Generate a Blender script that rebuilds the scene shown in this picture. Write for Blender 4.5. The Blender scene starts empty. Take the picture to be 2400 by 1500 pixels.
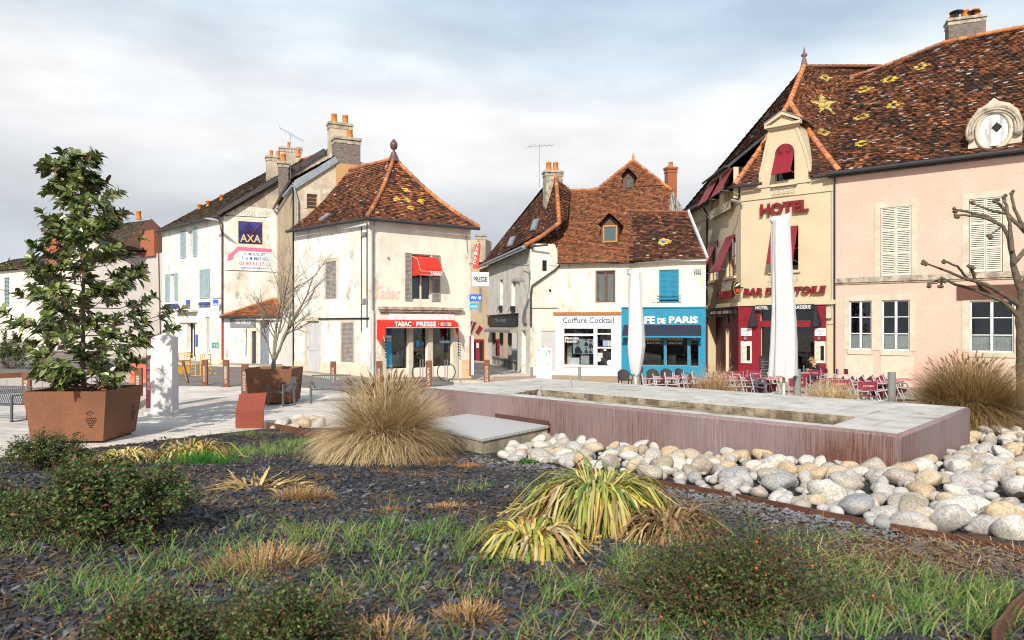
import bpy, math, random
import numpy as np
from mathutils import Vector, Matrix
random.seed(11)
RNG = np.random.default_rng(7)
scn = bpy.context.scene
COL = scn.collection
R = math.radians
# ---------------------------------------------------------------- camera
F, H, HY = 1700.0, 2.45, 765.0        # focal length in photo pixels, eye height, horizon row
cam_d = bpy.data.cameras.new('camera'); cam = bpy.data.objects.new('camera', cam_d); COL.objects.link(cam)
cam.location = (0, 0, H); cam.rotation_euler = (R(90), 0, 0)
cam_d.sensor_width = 36; cam_d.lens = 36*F/2400
cam_d.shift_y = (HY-750)/2400
cam_d.clip_start = .1; cam_d.clip_end = 3000
cam_d.dof.use_dof = True; cam_d.dof.focus_distance = 19; cam_d.dof.aperture_fstop = 2.6
scn.camera = cam
# ---------------------------------------------------------------- light
SUN_EL, SUN_AZ = R(33), R(192)       # azimuth measured from +Y towards +X
sv = Vector((math.sin(SUN_AZ)*math.cos(SUN_EL), math.cos(SUN_AZ)*math.cos(SUN_EL), math.sin(SUN_EL)))
sd = bpy.data.lights.new('sun', 'SUN'); sd.energy = 5.0; sd.angle = R(.6); sd.color = (1, .93, .83)
sun = bpy.data.objects.new('sun', sd); COL.objects.link(sun)
sun.rotation_euler = sv.to_track_quat('Z', 'Y').to_euler(); sun.location = (0, 0, 60)
w = bpy.data.worlds.new('World'); scn.world = w; w.use_nodes = True
nt = w.node_tree; nt.nodes.clear()
def N(tree, t, **kw):
    n = tree.nodes.new(t)
    for k, v in kw.items(): setattr(n, k, v)
    return n
def ramp(tree, pts, fac, interp='LINEAR'):
    n = tree.nodes.new('ShaderNodeValToRGB'); e = n.color_ramp.elements; n.color_ramp.interpolation = interp
    while len(e) < len(pts): e.new(.5)
    for i, (p, c) in enumerate(pts):
        e[i].position = p; e[i].color = (*c[:3], 1) if not isinstance(c, (int, float)) else (c, c, c, 1)
    tree.links.new(fac, n.inputs[0]); return n.outputs[0]
sky = N(nt, 'ShaderNodeTexSky', sky_type='NISHITA', sun_disc=False, sun_elevation=SUN_EL, sun_rotation=SUN_AZ)
sky.dust_density = 2.0; sky.air_density = 1.0
bg1 = N(nt, 'ShaderNodeBackground'); bg1.inputs[1].default_value = .11
nt.links.new(sky.outputs[0], bg1.inputs[0])
tc = N(nt, 'ShaderNodeTexCoord'); sep = N(nt, 'ShaderNodeSeparateXYZ'); nt.links.new(tc.outputs['Generated'], sep.inputs[0])
mp = N(nt, 'ShaderNodeMapping'); mp.inputs['Scale'].default_value = (1.1, 1.1, 3.6); mp.inputs['Location'].default_value = (.35, .2, .15)
nt.links.new(tc.outputs['Generated'], mp.inputs[0])
ns = N(nt, 'ShaderNodeTexNoise'); ns.inputs['Scale'].default_value = 1.9; ns.inputs['Detail'].default_value = 7; ns.inputs['Roughness'].default_value = .52
nt.links.new(mp.outputs[0], ns.inputs['Vector'])
# cloud brightness: darker belly band low over the roofs, bright middle
def mth(tree, op, a, b=None, clamp=False):
    n = tree.nodes.new('ShaderNodeMath'); n.operation = op; n.use_clamp = clamp
    for i, v in enumerate((a, b)):
        if v is None: continue
        if isinstance(v, (int, float)): n.inputs[i].default_value = v
        else: tree.links.new(v, n.inputs[i])
    return n.outputs[0]
zz = sep.outputs[2]; xx = sep.outputs[0]
elev = mth(nt, 'ADD', zz, mth(nt, 'MULTIPLY', mth(nt, 'SUBTRACT', ns.outputs[0], .5), .17))
elev = mth(nt, 'ADD', elev, mth(nt, 'MULTIPLY', xx, .05))
belly = ramp(nt, [(0.0, (.75, .79, .85)), (.06, (.63, .67, .73)), (.12, (.54, .57, .62)), (.18, (.74, .755, .78)), (.235, (.90, .90, .90)), (.29, (.92, .93, .94)), (.345, (.78, .87, .93)), (.45, (.66, .80, .92)), (1, (.60, .76, .93))], elev)
ns2 = N(nt, 'ShaderNodeTexNoise'); ns2.inputs['Scale'].default_value = 5; ns2.inputs['Detail'].default_value = 8
nt.links.new(mp.outputs[0], ns2.inputs['Vector'])
var = ramp(nt, [(.3, .86), (.7, 1.08)], ns2.outputs[0])
mx = N(nt, 'ShaderNodeMix', data_type='RGBA', blend_type='MULTIPLY'); mx.inputs[0].default_value = 1
nt.links.new(belly, mx.inputs[6]); nt.links.new(var, mx.inputs[7])
bg2 = N(nt, 'ShaderNodeBackground'); bg2.inputs[1].default_value = 1.02; nt.links.new(mx.outputs[2], bg2.inputs[0])
thin = mth(nt, 'ADD', mth(nt, 'MULTIPLY', zz, 1.7), mth(nt, 'MULTIPLY', mth(nt, 'SUBTRACT', ns.outputs[0], .5), 1.3))
msk = ramp(nt, [(.45, 1.0), (.85, .62)], thin)
ms = N(nt, 'ShaderNodeMixShader'); nt.links.new(msk, ms.inputs[0]); nt.links.new(bg1.outputs[0], ms.inputs[1]); nt.links.new(bg2.outputs[0], ms.inputs[2])
wo = N(nt, 'ShaderNodeOutputWorld'); nt.links.new(ms.outputs[0], wo.inputs[0])
scn.view_settings.view_transform = 'Standard'; scn.view_settings.look = 'None'; scn.view_settings.exposure = .12; scn.view_settings.gamma = 1
scn.cycles.max_bounces = 6; scn.cycles.transparent_max_bounces = 12; scn.cycles.use_denoising = True; scn.cycles.filter_width = 1.15

# ---------------------------------------------------------------- helpers
def S(r, g, b):
    f = lambda v: (v/255/12.92) if v/255 <= .04045 else ((v/255+.055)/1.055)**2.4
    return (f(r), f(g), f(b))
def sm(t): t = max(0, min(1, t)); return t*t*(3-2*t)
def gz(x, y):                                     # paved ground: falls away gently towards the cafes
    return -.45*sm((x+9)/11)*sm((y-22)/15)
def PX(px, py, Y): return Vector(((px-1200)/F*Y, Y, H+(HY-py)/F*Y))
def G(px, py):                                    # photo pixel -> point on the paved ground
    z = 0
    for _ in range(12):
        Y = (H-z)*F/(py-HY); x = (px-1200)/F*Y; z = gz(x, Y)
    return Vector((x, Y, z))
def GX(px, Y): x = (px-1200)/F*Y; return Vector((x, Y, gz(x, Y)))
ORG = {}
MATS = {}
def bmat(name, col, col2=None, rough=.8, scale=3.0, bump=.0, bscale=40, metal=0, spec=.35, lo=.35, hi=.7, stretch=(1, 1, 1), col3=None, s3=.6, t3=(.62, .72), coat=0, detail=5):
    """procedural material: two colours through noise, optional third in sparse patches, noise bump"""
    if name in MATS: return MATS[name]
    m = bpy.data.materials.new(name); m.use_nodes = True; t = m.node_tree; b = t.nodes['Principled BSDF']
    b.inputs['Roughness'].default_value = rough; b.inputs['Metallic'].default_value = metal; b.inputs['Specular IOR Level'].default_value = spec
    b.inputs['Coat Weight'].default_value = coat
    g = N(t, 'ShaderNodeNewGeometry'); mp = N(t, 'ShaderNodeMapping'); mp.inputs['Scale'].default_value = stretch
    tcc = N(t, 'ShaderNodeTexCoord'); t.links.new(tcc.outputs['Object'], mp.inputs[0])
    n1 = N(t, 'ShaderNodeTexNoise'); n1.inputs['Scale'].default_value = scale; n1.inputs['Detail'].default_value = detail; n1.inputs['Roughness'].default_value = .62
    t.links.new(mp.outputs[0], n1.inputs['Vector'])
    c2 = col2 or tuple(c*.82 for c in col)
    o = ramp(t, [(lo, c2), (hi, col)], n1.outputs[0])
    if col3:
        n3 = N(t, 'ShaderNodeTexNoise'); n3.inputs['Scale'].default_value = s3; n3.inputs['Detail'].default_value = 8; n3.inputs['Roughness'].default_value = .7
        t.links.new(mp.outputs[0], n3.inputs['Vector'])
        f = ramp(t, [(t3[0], 0.0), (t3[1], 1.0)], n3.outputs[0])
        mx = N(t, 'ShaderNodeMix', data_type='RGBA'); t.links.new(f, mx.inputs[0]); t.links.new(o, mx.inputs[6]); mx.inputs[7].default_value = (*col3, 1); o = mx.outputs[2]
    t.links.new(o, b.inputs['Base Color'])
    if bump:
        n2 = N(t, 'ShaderNodeTexNoise'); n2.inputs['Scale'].default_value = bscale; n2.inputs['Detail'].default_value = 3; t.links.new(mp.outputs[0], n2.inputs['Vector'])
        bp = N(t, 'ShaderNodeBump'); bp.inputs['Strength'].default_value = 1; bp.inputs['Distance'].default_value = bump
        t.links.new(n2.outputs[0], bp.inputs['Height']); t.links.new(bp.outputs[0], b.inputs['Normal'])
    MATS[name] = m; return m
def vmat(name, rough=.6, trans=.0, spec=.3, noise=.0):
    """material that takes its colour from the mesh's own colour attribute (one colour per leaf, tile or stone)"""
    if name in MATS: return MATS[name]
    m = bpy.data.materials.new(name); m.use_nodes = True; t = m.node_tree; b = t.nodes['Principled BSDF']
    b.inputs['Roughness'].default_value = rough; b.inputs['Specular IOR Level'].default_value = spec
    a = N(t, 'ShaderNodeAttribute', attribute_name='Col'); o = a.outputs[0]
    if noise:
        n1 = N(t, 'ShaderNodeTexNoise'); n1.inputs['Scale'].default_value = 30; n1.inputs['Detail'].default_value = 4
        tcc = N(t, 'ShaderNodeTexCoord'); t.links.new(tcc.outputs['Object'], n1.inputs['Vector'])
        f = ramp(t, [(.3, 1-noise), (.7, 1+noise)], n1.outputs[0])
        mx = N(t, 'ShaderNodeMix', data_type='RGBA', blend_type='MULTIPLY'); mx.inputs[0].default_value = 1
        t.links.new(o, mx.inputs[6]); t.links.new(f, mx.inputs[7]); o = mx.outputs[2]
    t.links.new(o, b.inputs['Base Color'])
    if trans:
        tr = N(t, 'ShaderNodeBsdfTranslucent'); t.links.new(o, tr.inputs[0]); mxs = N(t, 'ShaderNodeMixShader'); mxs.inputs[0].default_value = trans
        t.links.new(b.outputs[0], mxs.inputs[1]); t.links.new(tr.outputs[0], mxs.inputs[2]); t.links.new(mxs.outputs[0], t.nodes['Material Output'].inputs[0])
    MATS[name] = m; return m
def glassmat():
    m = bpy.data.materials.new('window_glass'); m.use_nodes = True; t = m.node_tree; t.nodes.remove(t.nodes['Principled BSDF'])
    tr = N(t, 'ShaderNodeBsdfTransparent'); tr.inputs[0].default_value = (.82, .86, .86, 1)
    gl = N(t, 'ShaderNodeBsdfGlossy'); gl.inputs['Roughness'].default_value = .03
    fr = N(t, 'ShaderNodeFresnel'); fr.inputs[0].default_value = 1.5
    f = mth(t, 'ADD', mth(t, 'MULTIPLY', fr.outputs[0], 1.0), .005, True)
    mx = N(t, 'ShaderNodeMixShader'); t.links.new(f, mx.inputs[0]); t.links.new(tr.outputs[0], mx.inputs[1]); t.links.new(gl.outputs[0], mx.inputs[2])
    t.links.new(mx.outputs[0], t.nodes['Material Output'].inputs[0]); return m

def tag(o, label=None, cat=None, group=None, kind=None):
    if label: o['label'] = label
    if cat: o['category'] = cat
    if group: o['group'] = group
    if kind: o['kind'] = kind
    return o
def root(name, loc, label, cat, group=None):
    o = bpy.data.objects.new(name, None); COL.objects.link(o); o.location = loc; o.empty_display_size = .3
    tag(o, label, cat, group); ORG[o.name] = Vector(loc); return o
class MB:
    """collects faces in world (or local) coordinates and links them as one mesh object"""
    def __init__(s): s.v = []; s.f = []; s.m = []; s.sm = []; s.c = []; s.cur = 0; s.col = None
    def add(s, vs, fs, smooth=False, mi=None):
        b = len(s.v); s.v += [tuple(v) for v in vs]
        for f in fs: s.f.append([b+i for i in f]); s.m.append(s.cur if mi is None else mi); s.sm.append(smooth); s.c.append(s.col)
    def hexa(s, p): s.add(p, [(0, 3, 2, 1), (4, 5, 6, 7), (0, 1, 5, 4), (1, 2, 6, 5), (2, 3, 7, 6), (3, 0, 4, 7)])
    def box(s, a, b): # axis aligned
        x0, y0, z0 = a; x1, y1, z1 = b
        s.hexa([(x0, y0, z0), (x1, y0, z0), (x1, y1, z0), (x0, y1, z0), (x0, y0, z1), (x1, y0, z1), (x1, y1, z1), (x0, y1, z1)])
    def wbox(s, W, u0, u1, z0, z1, w0, w1):
        P = W.P; s.hexa([P(u0, z0, w0), P(u1, z0, w0), P(u1, z0, w1), P(u0, z0, w1), P(u0, z1, w0), P(u1, z1, w0), P(u1, z1, w1), P(u0, z1, w1)])
    def bar(s, a, b, wd, hg=None, up=(0, 0, 1)):
        a = Vector(a); b = Vector(b); d = (b-a).normalized(); up = Vector(up)
        if abs(d.dot(up)) > .98: up = Vector((0, 1, 0))
        x = d.cross(up).normalized()*wd/2; y = x.cross(d).normalized()*(hg or wd)/2
        s.hexa([a-x-y, a+x-y, a+x+y, a-x+y, b-x-y, b+x-y, b+x+y, b-x+y])
    def tube(s, pts, r, n=7, cap=True, smooth=True):
        pts = [Vector(p) for p in pts]; rs = r if isinstance(r, (list, tuple)) else [r]*len(pts)
        vs = []; fs = []; prev = None
        for i, p in enumerate(pts):
            d = (pts[min(i+1, len(pts)-1)]-pts[max(i-1, 0)]).normalized()
            if prev is None: u = d.cross(Vector((0, 0, 1)) if abs(d.z) < .95 else Vector((1, 0, 0))).normalized()
            else: u = (prev-d*prev.dot(d)).normalized()
            prev = u; v = d.cross(u)
            for k in range(n): a = 2*math.pi*k/n; vs.append(p+(u*math.cos(a)+v*math.sin(a))*rs[i])
        for i in range(len(pts)-1):
            for k in range(n): k2 = (k+1) % n; fs.append((i*n+k, i*n+k2, (i+1)*n+k2, (i+1)*n+k))
        s.add(vs, fs, smooth)
        if cap: s.add(vs[:n], [tuple(range(n-1, -1, -1))]); s.add(vs[-n:], [tuple(range(n))])
    def lathe(s, c, prof, n=16, smooth=True):       # prof: (r, z) list
        c = Vector(c); vs = []; fs = []
        for r_, z in prof:
            for k in range(n): a = 2*math.pi*k/n; vs.append(c+Vector((r_*math.cos(a), r_*math.sin(a), z)))
        for i in range(len(prof)-1):
            for k in range(n): k2 = (k+1) % n; fs.append((i*n+k, i*n+k2, (i+1)*n+k2, (i+1)*n+k))
        s.add(vs, fs, smooth)
        if prof[-1][0] > .002: s.add(vs[-n:], [tuple(range(n))])
        if prof[0][0] > .002: s.add(vs[:n], [tuple(range(n-1, -1, -1))])
    def prism(s, pts, d):                           # polygon (list of points) extruded along d
        pts = [Vector(p) for p in pts]; d = Vector(d); n = len(pts)
        s.add(pts+[p+d for p in pts], [tuple(range(n-1, -1, -1)), tuple(range(n, 2*n))]+[(i, (i+1) % n, n+(i+1) % n, n+i) for i in range(n)])
    def build(s, name, mats, parent=None, loc=None, kind=None, mirror=False):
        me = bpy.data.meshes.new(name); org = ORG[parent.name] if parent is not None else Vector(loc or (0, 0, 0))
        me.from_pydata([(v[0]-org[0], v[1]-org[1], v[2]-org[2]) for v in s.v], [], s.f)
        mats = mats if isinstance(mats, (list, tuple)) else [mats]
        for m in mats: me.materials.append(m)
        me.polygons.foreach_set('material_index', s.m); me.polygons.foreach_set('use_smooth', s.sm)
        if any(c is not None for c in s.c):
            ca = me.color_attributes.new('Col', 'FLOAT_COLOR', 'CORNER'); arr = []
            for f, c in zip(s.f, s.c): arr += list((*(c or (.3, .3, .3)), 1))*len(f)
            ca.data.foreach_set('color', arr)
        o = bpy.data.objects.new(name, me); COL.objects.link(o); ORG[o.name] = org
        if parent is not None: o.parent = parent
        else: o.location = org
        if kind: o['kind'] = kind
        return o
def npmesh(name, V, Fq, C, mat, parent=None, loc=(0, 0, 0), smooth=False, kind=None):
    """big mesh straight from numpy: V (n,3), Fq (m,4) quads, C (m,3) colours per face"""
    org = ORG[parent.name] if parent is not None else Vector(loc)
    V = np.asarray(V, dtype=np.float32)-np.array(org, dtype=np.float32); Fq = np.asarray(Fq, dtype=np.int32); k = Fq.shape[1]
    me = bpy.data.meshes.new(name); me.vertices.add(len(V)); me.vertices.foreach_set('co', V.ravel())
    me.loops.add(Fq.size); me.loops.foreach_set('vertex_index', Fq.ravel())
    me.polygons.add(len(Fq)); me.polygons.foreach_set('loop_start', np.arange(0, Fq.size, k, dtype=np.int32)); me.polygons.foreach_set('loop_total', np.full(len(Fq), k, dtype=np.int32))
    me.polygons.foreach_set('use_smooth', np.full(len(Fq), smooth))
    me.update(calc_edges=True); me.materials.append(mat)
    ca = me.color_attributes.new('Col', 'FLOAT_COLOR', 'CORNER')
    cc = np.ones((len(Fq), k, 4), dtype=np.float32); cc[:, :, :3] = np.asarray(C, dtype=np.float32)[:, None, :]; ca.data.foreach_set('color', cc.ravel())
    o = bpy.data.objects.new(name, me); COL.objects.link(o); ORG[o.name] = org
    if parent is not None: o.parent = parent
    else: o.location = org
    if kind: o['kind'] = kind
    return o
class Wall:
    """vertical plane through p0 (left end as seen) and p1; u metres along it, w outwards"""
    def __init__(s, p0, p1):
        s.p0 = Vector((p0[0], p0[1], 0)); s.p1 = Vector((p1[0], p1[1], 0)); s.d = (s.p1-s.p0); s.L = s.d.length; s.d.normalize()
        s.n = Vector((s.d.y, -s.d.x, 0))
    def P(s, u, z, w=0): return s.p0+s.d*u+s.n*w+Vector((0, 0, z))
    def hit(s, px, py, w=0):
        rx = (px-1200)/F; q = s.p0+s.n*w      # x = rx*Y
        u = (rx*q.y-q.x)/(s.d.x-rx*s.d.y); Y = q.y+u*s.d.y
        return u, H+(HY-py)/F*Y
    def U(s, px, w=0): return s.hit(px, 765, w)[0]
    def rect(s, x0, y0, x1, y1, w=0):               # photo rectangle -> u0,u1,z0,z1 (mid height of each side)
        xm = (x0+x1)/2
        a, b = sorted((y0, y1)); return s.U(x0, w), s.U(x1, w), s.hit(xm, b, w)[1], s.hit(xm, a, w)[1]
def wall_mesh(mb, W, z0, z1, holes, u0=0, u1=None, depth=.28, room=True, w=0, thick=.4):
    """wall face with real openings, reveals and a dark room box behind each; holes = (u0,u1,z0,z1)"""
    u1 = W.L if u1 is None else u1
    us = sorted({u0, u1, *[h[0] for h in holes], *[h[1] for h in holes]}); zs = sorted({z0, z1, *[h[2] for h in holes], *[h[3] for h in holes]})
    us = [u for u in us if u0-1e-6 <= u <= u1+1e-6]; zs = [z for z in zs if z0-1e-6 <= z <= z1+1e-6]
    for i in range(len(us)-1):
        for j in range(len(zs)-1):
            uc, zc = (us[i]+us[i+1])/2, (zs[j]+zs[j+1])/2
            if any(h[0] < uc < h[1] and h[2] < zc < h[3] for h in holes): continue
            mb.add([W.P(us[i], zs[j], w), W.P(us[i+1], zs[j], w), W.P(us[i+1], zs[j+1], w), W.P(us[i], zs[j+1], w)], [(0, 1, 2, 3)])
    for h in holes:
        a, b, c, d = h[:4]; dp = h[4] if len(h) > 4 else depth
        P = W.P
        mb.add([P(a, c, w), P(b, c, w), P(b, d, w), P(a, d, w), P(a, c, w-dp), P(b, c, w-dp), P(b, d, w-dp), P(a, d, w-dp)], [(0, 4, 5, 1), (1, 5, 6, 2), (2, 6, 7, 3), (3, 7, 4, 0)])
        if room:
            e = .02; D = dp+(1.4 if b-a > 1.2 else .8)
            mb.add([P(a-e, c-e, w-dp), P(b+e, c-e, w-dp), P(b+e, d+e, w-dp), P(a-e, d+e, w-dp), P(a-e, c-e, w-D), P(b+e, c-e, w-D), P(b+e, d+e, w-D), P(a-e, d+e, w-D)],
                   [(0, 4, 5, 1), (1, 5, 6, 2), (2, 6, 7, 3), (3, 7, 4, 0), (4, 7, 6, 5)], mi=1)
_fc = {}
def text_pts(txt, bold=0.0, res=2, shear=0.0, space=1.0):
    key = (txt, bold, res, shear, space)
    if key in _fc: return _fc[key]
    cu = bpy.data.curves.new('t', 'FONT'); cu.body = txt; cu.resolution_u = res; cu.offset = bold; cu.shear = shear; cu.extrude = .5; cu.space_character = space
    o = bpy.data.objects.new('t', cu); me = o.to_mesh()
    vs = np.array([v.co[:] for v in me.vertices]); fs = [tuple(p.vertices) for p in me.polygons]; o.to_mesh_clear(); bpy.data.objects.remove(o); bpy.data.curves.remove(cu)
    mn, mxx = vs.min(0), vs.max(0); vs = (vs-mn)/np.maximum(mxx-mn, 1e-6); _fc[key] = (vs, fs); return _fc[key]
def text(mb, txt, o, ux, uy, un, bold=0., shear=0., res=2, mi=None, space=1.0):
    """text fitted into the box o + ux (width) + uy (height), extruded along un"""
    vs, fs = text_pts(txt, bold, res, shear, space); o, ux, uy, un = map(Vector, (o, ux, uy, un))
    mb.add([o+ux*float(v[0])+uy*float(v[1])+un*float(v[2]) for v in vs], fs, mi=mi)
def wtext(mb, W, txt, x0, y0, x1, y1, ext=.02, w=.003, bold=0., shear=0., mi=None, space=1.0, yl=None):
    """text on a wall between photo columns x0..x1; y0 (top) y1 (bottom) at the middle"""
    u0, u1, z0, z1 = W.rect(x0, y0, x1, y1, w); text(mb, txt, W.P(u0, z0, w), W.d*(u1-u0), (0, 0, z1-z0), W.n*ext, bold, shear, mi=mi, space=space)
# ---------------------------------------------------------------- roofs
TILE_COLS = {
 'rust': [((.25, .085, .035), 5), ((.17, .060, .030), 5), ((.10, .042, .024), 5), ((.05, .028, .020), 4), ((.36, .135, .05), 1.5), ((.40, .34, .26), .25)],
 'dark': [((.18, .062, .028), 3), ((.12, .044, .024), 5), ((.065, .030, .020), 6), ((.035, .020, .015), 5), ((.32, .12, .05), .9), ((.36, .32, .28), .22)],
 'old': [((.23, .082, .034), 4), ((.15, .056, .028), 4), ((.080, .036, .022), 5), ((.036, .022, .016), 4), ((.40, .15, .06), 1.4), ((.44, .38, .34), .7)],
 'warm': [((.28, .10, .042), 6), ((.23, .085, .037), 6), ((.16, .064, .032), 4), ((.11, .05, .03), 2), ((.26, .15, .08), .8)],
 'mossy': [((.10, .065, .035), 5), ((.07, .05, .03), 5), ((.14, .08, .045), 3), ((.05, .04, .02), 4)],
 'new': [((.42, .15, .055), 5), ((.34, .12, .045), 5), ((.26, .09, .04), 3)]}
def roof_plane(mb, poly, zmap=None, rowh=.125, tw=.18, pal='rust', lift=.032, seed=0, patch=None, under=True):
    """one planar roof face laid with rows of separate, individually coloured tiles (real steps between rows)"""
    rng = np.random.default_rng(seed+5); P = [Vector(p) for p in poly]; nrm = Vector((0, 0, 0))
    for i in range(len(P)): nrm += (P[i]-P[0]).cross(P[(i+1) % len(P)]-P[0])
    nrm.normalize()
    if nrm.z < 0: nrm = -nrm
    a = Vector((0, 0, 1)).cross(nrm).normalized(); b = nrm.cross(a).normalized(); o = P[0]
    q = [((p-o).dot(a), (p-o).dot(b)) for p in P]; vmin = min(t[1] for t in q); vmax = max(t[1] for t in q)
    cols = [c for c, _ in TILE_COLS[pal]]; wt = np.array([w_ for _, w_ in TILE_COLS[pal]]); wt = wt/wt.sum()
    def xs(v):
        r = []
        for i in range(len(q)):
            (x0, y0), (x1, y1) = q[i], q[(i+1) % len(q)]
            if (y0 <= v < y1) or (y1 <= v < y0): r.append(x0+(x1-x0)*(v-y0)/(y1-y0))
        return sorted(r)
    zm = zmap or (lambda p: p)
    nr = max(1, int((vmax-vmin)/rowh)); rh = (vmax-vmin)/nr
    ph1, ph2 = rng.random(2)*6
    for r_ in range(nr):
        v0 = vmin+r_*rh; v1 = v0+rh*1.02; lo = xs(v0+rh*.08); hi = xs(min(v0+rh*.92, vmax-1e-4)); n = min(len(lo), len(hi))//2
        for k in range(n):
            l0, l1, h0, h1 = lo[2*k], lo[2*k+1], hi[2*k], hi[2*k+1]
            if max(l1-l0, h1-h0) < .02: continue
            nt_ = max(1, int(max(l1-l0, h1-h0)/tw)); off = rng.random()*.4
            i = 0
            while i < nt_:
                j = min(nt_, i+1)
                t0, t1 = (max(0, i+off*(i > 0)))/nt_, min(1, (j+(off if j < nt_ else 0))/nt_)
                uc = l0+(l1-l0)*t0
                age = math.sin(uc*.9+ph1)*math.cos(v0*1.3+ph2)+.6*math.sin(uc*2.3+v0*1.9+ph2)
                wl = wt.copy()
                if pal in ('rust', 'dark', 'warm', 'old'):
                    wl = wl*np.array([1+.5*age, 1+.25*age, 1-.2*age, 1-.55*age, 1+.5*age, 1.0][:len(wl)]).clip(.05); wl /= wl.sum()
                c = np.array(cols[rng.choice(len(cols), p=wl)])*(1+rng.normal()*.13)
                lf = lift*(1+rng.normal()*.28)+.004
                A = o+a*(l0+(l1-l0)*t0)+b*v0+nrm*lf; B = o+a*(l0+(l1-l0)*t1)+b*v0+nrm*lf
                C_ = o+a*(h0+(h1-h0)*t1)+b*v1+nrm*.002; D = o+a*(h0+(h1-h0)*t0)+b*v1+nrm*.002
                if patch:
                    cc = patch(zm((A+B+C_+D)/4))
                    if cc is not None: c = np.array(cc)*(1+rng.normal()*.08)
                mb.col = tuple(float(x) for x in c.clip(.004, .9))
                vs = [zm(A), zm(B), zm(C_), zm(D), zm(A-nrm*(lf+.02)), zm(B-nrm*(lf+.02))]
                mb.add(vs, [(0, 1, 2, 3)]); mb.col = tuple(x*.28 for x in mb.col); mb.add([vs[4], vs[5], vs[1], vs[0]], [(0, 1, 2, 3)])  # tile butts darker: mossy ends, plus shade between rows painted into the colour
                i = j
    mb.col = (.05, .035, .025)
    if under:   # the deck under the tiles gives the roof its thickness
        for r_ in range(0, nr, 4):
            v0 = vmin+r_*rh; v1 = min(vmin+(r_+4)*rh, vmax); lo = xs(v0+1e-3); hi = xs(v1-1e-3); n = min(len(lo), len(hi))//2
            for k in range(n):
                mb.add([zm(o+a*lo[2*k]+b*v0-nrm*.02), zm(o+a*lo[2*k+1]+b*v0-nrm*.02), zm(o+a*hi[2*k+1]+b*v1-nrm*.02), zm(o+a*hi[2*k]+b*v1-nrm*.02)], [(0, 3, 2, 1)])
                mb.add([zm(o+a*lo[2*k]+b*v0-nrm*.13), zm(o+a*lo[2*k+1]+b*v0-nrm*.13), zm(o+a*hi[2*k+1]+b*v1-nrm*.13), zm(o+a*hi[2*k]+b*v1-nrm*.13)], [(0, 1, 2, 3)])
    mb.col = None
def ridge(mb, pts, r=.11, seg=.36, cols=((.42, .155, .055), (.33, .125, .05), (.48, .19, .07), (.27, .11, .055)), seed=1):
    """overlapping half-round ridge tiles along a polyline"""
    rng = random.Random(seed)
    for a, b in zip(pts[:-1], pts[1:]):
        a = Vector(a); b = Vector(b); L = (b-a).length; n = max(1, int(L/seg))
        for i in range(n):
            p = a.lerp(b, i/n); q = a.lerp(b, (i+1.12)/n); c = rng.choice(cols); k = 1+rng.uniform(-.15, .15); mb.col = tuple(x*k for x in c)
            up = Vector((0, 0, rng.uniform(0, .015)))
            mb.tube([p+up, q+up], [r*1.18, r*.86], n=8)
    mb.col = None
def bell(zm0, zr, amt=.10):
    """bell-cast: the roof sags between eave height zm0 and ridge height zr"""
    def f(p):
        s = (p[2]-zm0)/(zr-zm0); return Vector((p[0], p[1], p[2]-amt*(zr-zm0)*math.sin(math.pi*max(0, min(1, s)))))
    return f
def plane_hit(p0, n, px, py):
    p0 = Vector(p0); n = Vector(n); d = Vector(((px-1200)/F, 1, (HY-py)/F)); c = Vector((0, 0, H)); t = (p0-c).dot(n)/d.dot(n); return c+d*t
# ---------------------------------------------------------------- materials
WHITE = bmat('white_render', (.73, .70, .635), (.56, .52, .45), .9, 1.3, .006, 26, col3=(.32, .28, .23), s3=1.4, t3=(.56, .72), stretch=(1, 1, .6), lo=.3, hi=.55)
CREAM = bmat('cream_render', (.71, .655, .56), (.56, .50, .41), .9, 1.1, .006, 26, col3=(.32, .265, .205), s3=1.4, t3=(.56, .72), stretch=(1, 1, .5), lo=.3, hi=.55)
STAINW = bmat('stained_white_render', (.73, .70, .64), (.53, .485, .415), .9, 1.0, .008, 22, col3=(.22, .195, .16), s3=1.6, t3=(.545, .70), stretch=(1, 1, .55), lo=.3, hi=.58)
GREIGE = bmat('weathered_render', (.52, .44, .33), (.26, .22, .17), .95, .9, .015, 18, col3=(.62, .54, .42), s3=2.0, t3=(.55, .65), lo=.34, hi=.64, stretch=(1, 1, .7))
BEIGE = bmat('beige_render', (.56, .465, .315), (.505, .415, .28), .88, .7, .002, 40)
BEIGE2 = bmat('brown_beige_render', (.50, .40, .27), (.36, .28, .19), .9, .8, .006, 30, stretch=(1, 1, .35))
PINK = bmat('pink_roughcast', (.655, .445, .36), (.585, .39, .315), .92, .8, .03, 13, col3=(.58, .36, .27), s3=.7, t3=(.62, .75), detail=6)
STONE = bmat('pale_limestone', (.60, .54, .43), (.46, .40, .31), .85, 2.2, .008, 30, col3=(.25, .22, .18), s3=2.5, t3=(.63, .78))
DSTONE = bmat('dirty_limestone', (.46, .40, .31), (.22, .19, .15), .9, 3.2, .02, 20, lo=.38, hi=.6)
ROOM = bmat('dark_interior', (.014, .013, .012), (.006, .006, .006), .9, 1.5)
SHOPI = bmat('shop_interior', (.06, .052, .045), (.014, .013, .012), .9, 2.5)
GLASS = glassmat(); TILE = vmat('roof_tiles', .85, noise=.18)
ZINC = bmat('zinc', (.36, .40, .44), (.26, .29, .32), .45, 4, metal=.5)
GUTTER = bmat('dark_gutter', (.055, .055, .06), (.035, .035, .04), .5, 3, metal=.2)
PIPE = bmat('grey_pipe', (.22, .22, .23), None, .5, 3)
BPIPE = bmat('brown_pipe', (.10, .055, .045), None, .5, 3)
BLUEG = bmat('blue_grey_paint', (.36, .47, .48), (.29, .38, .40), .7, 8)
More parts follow.
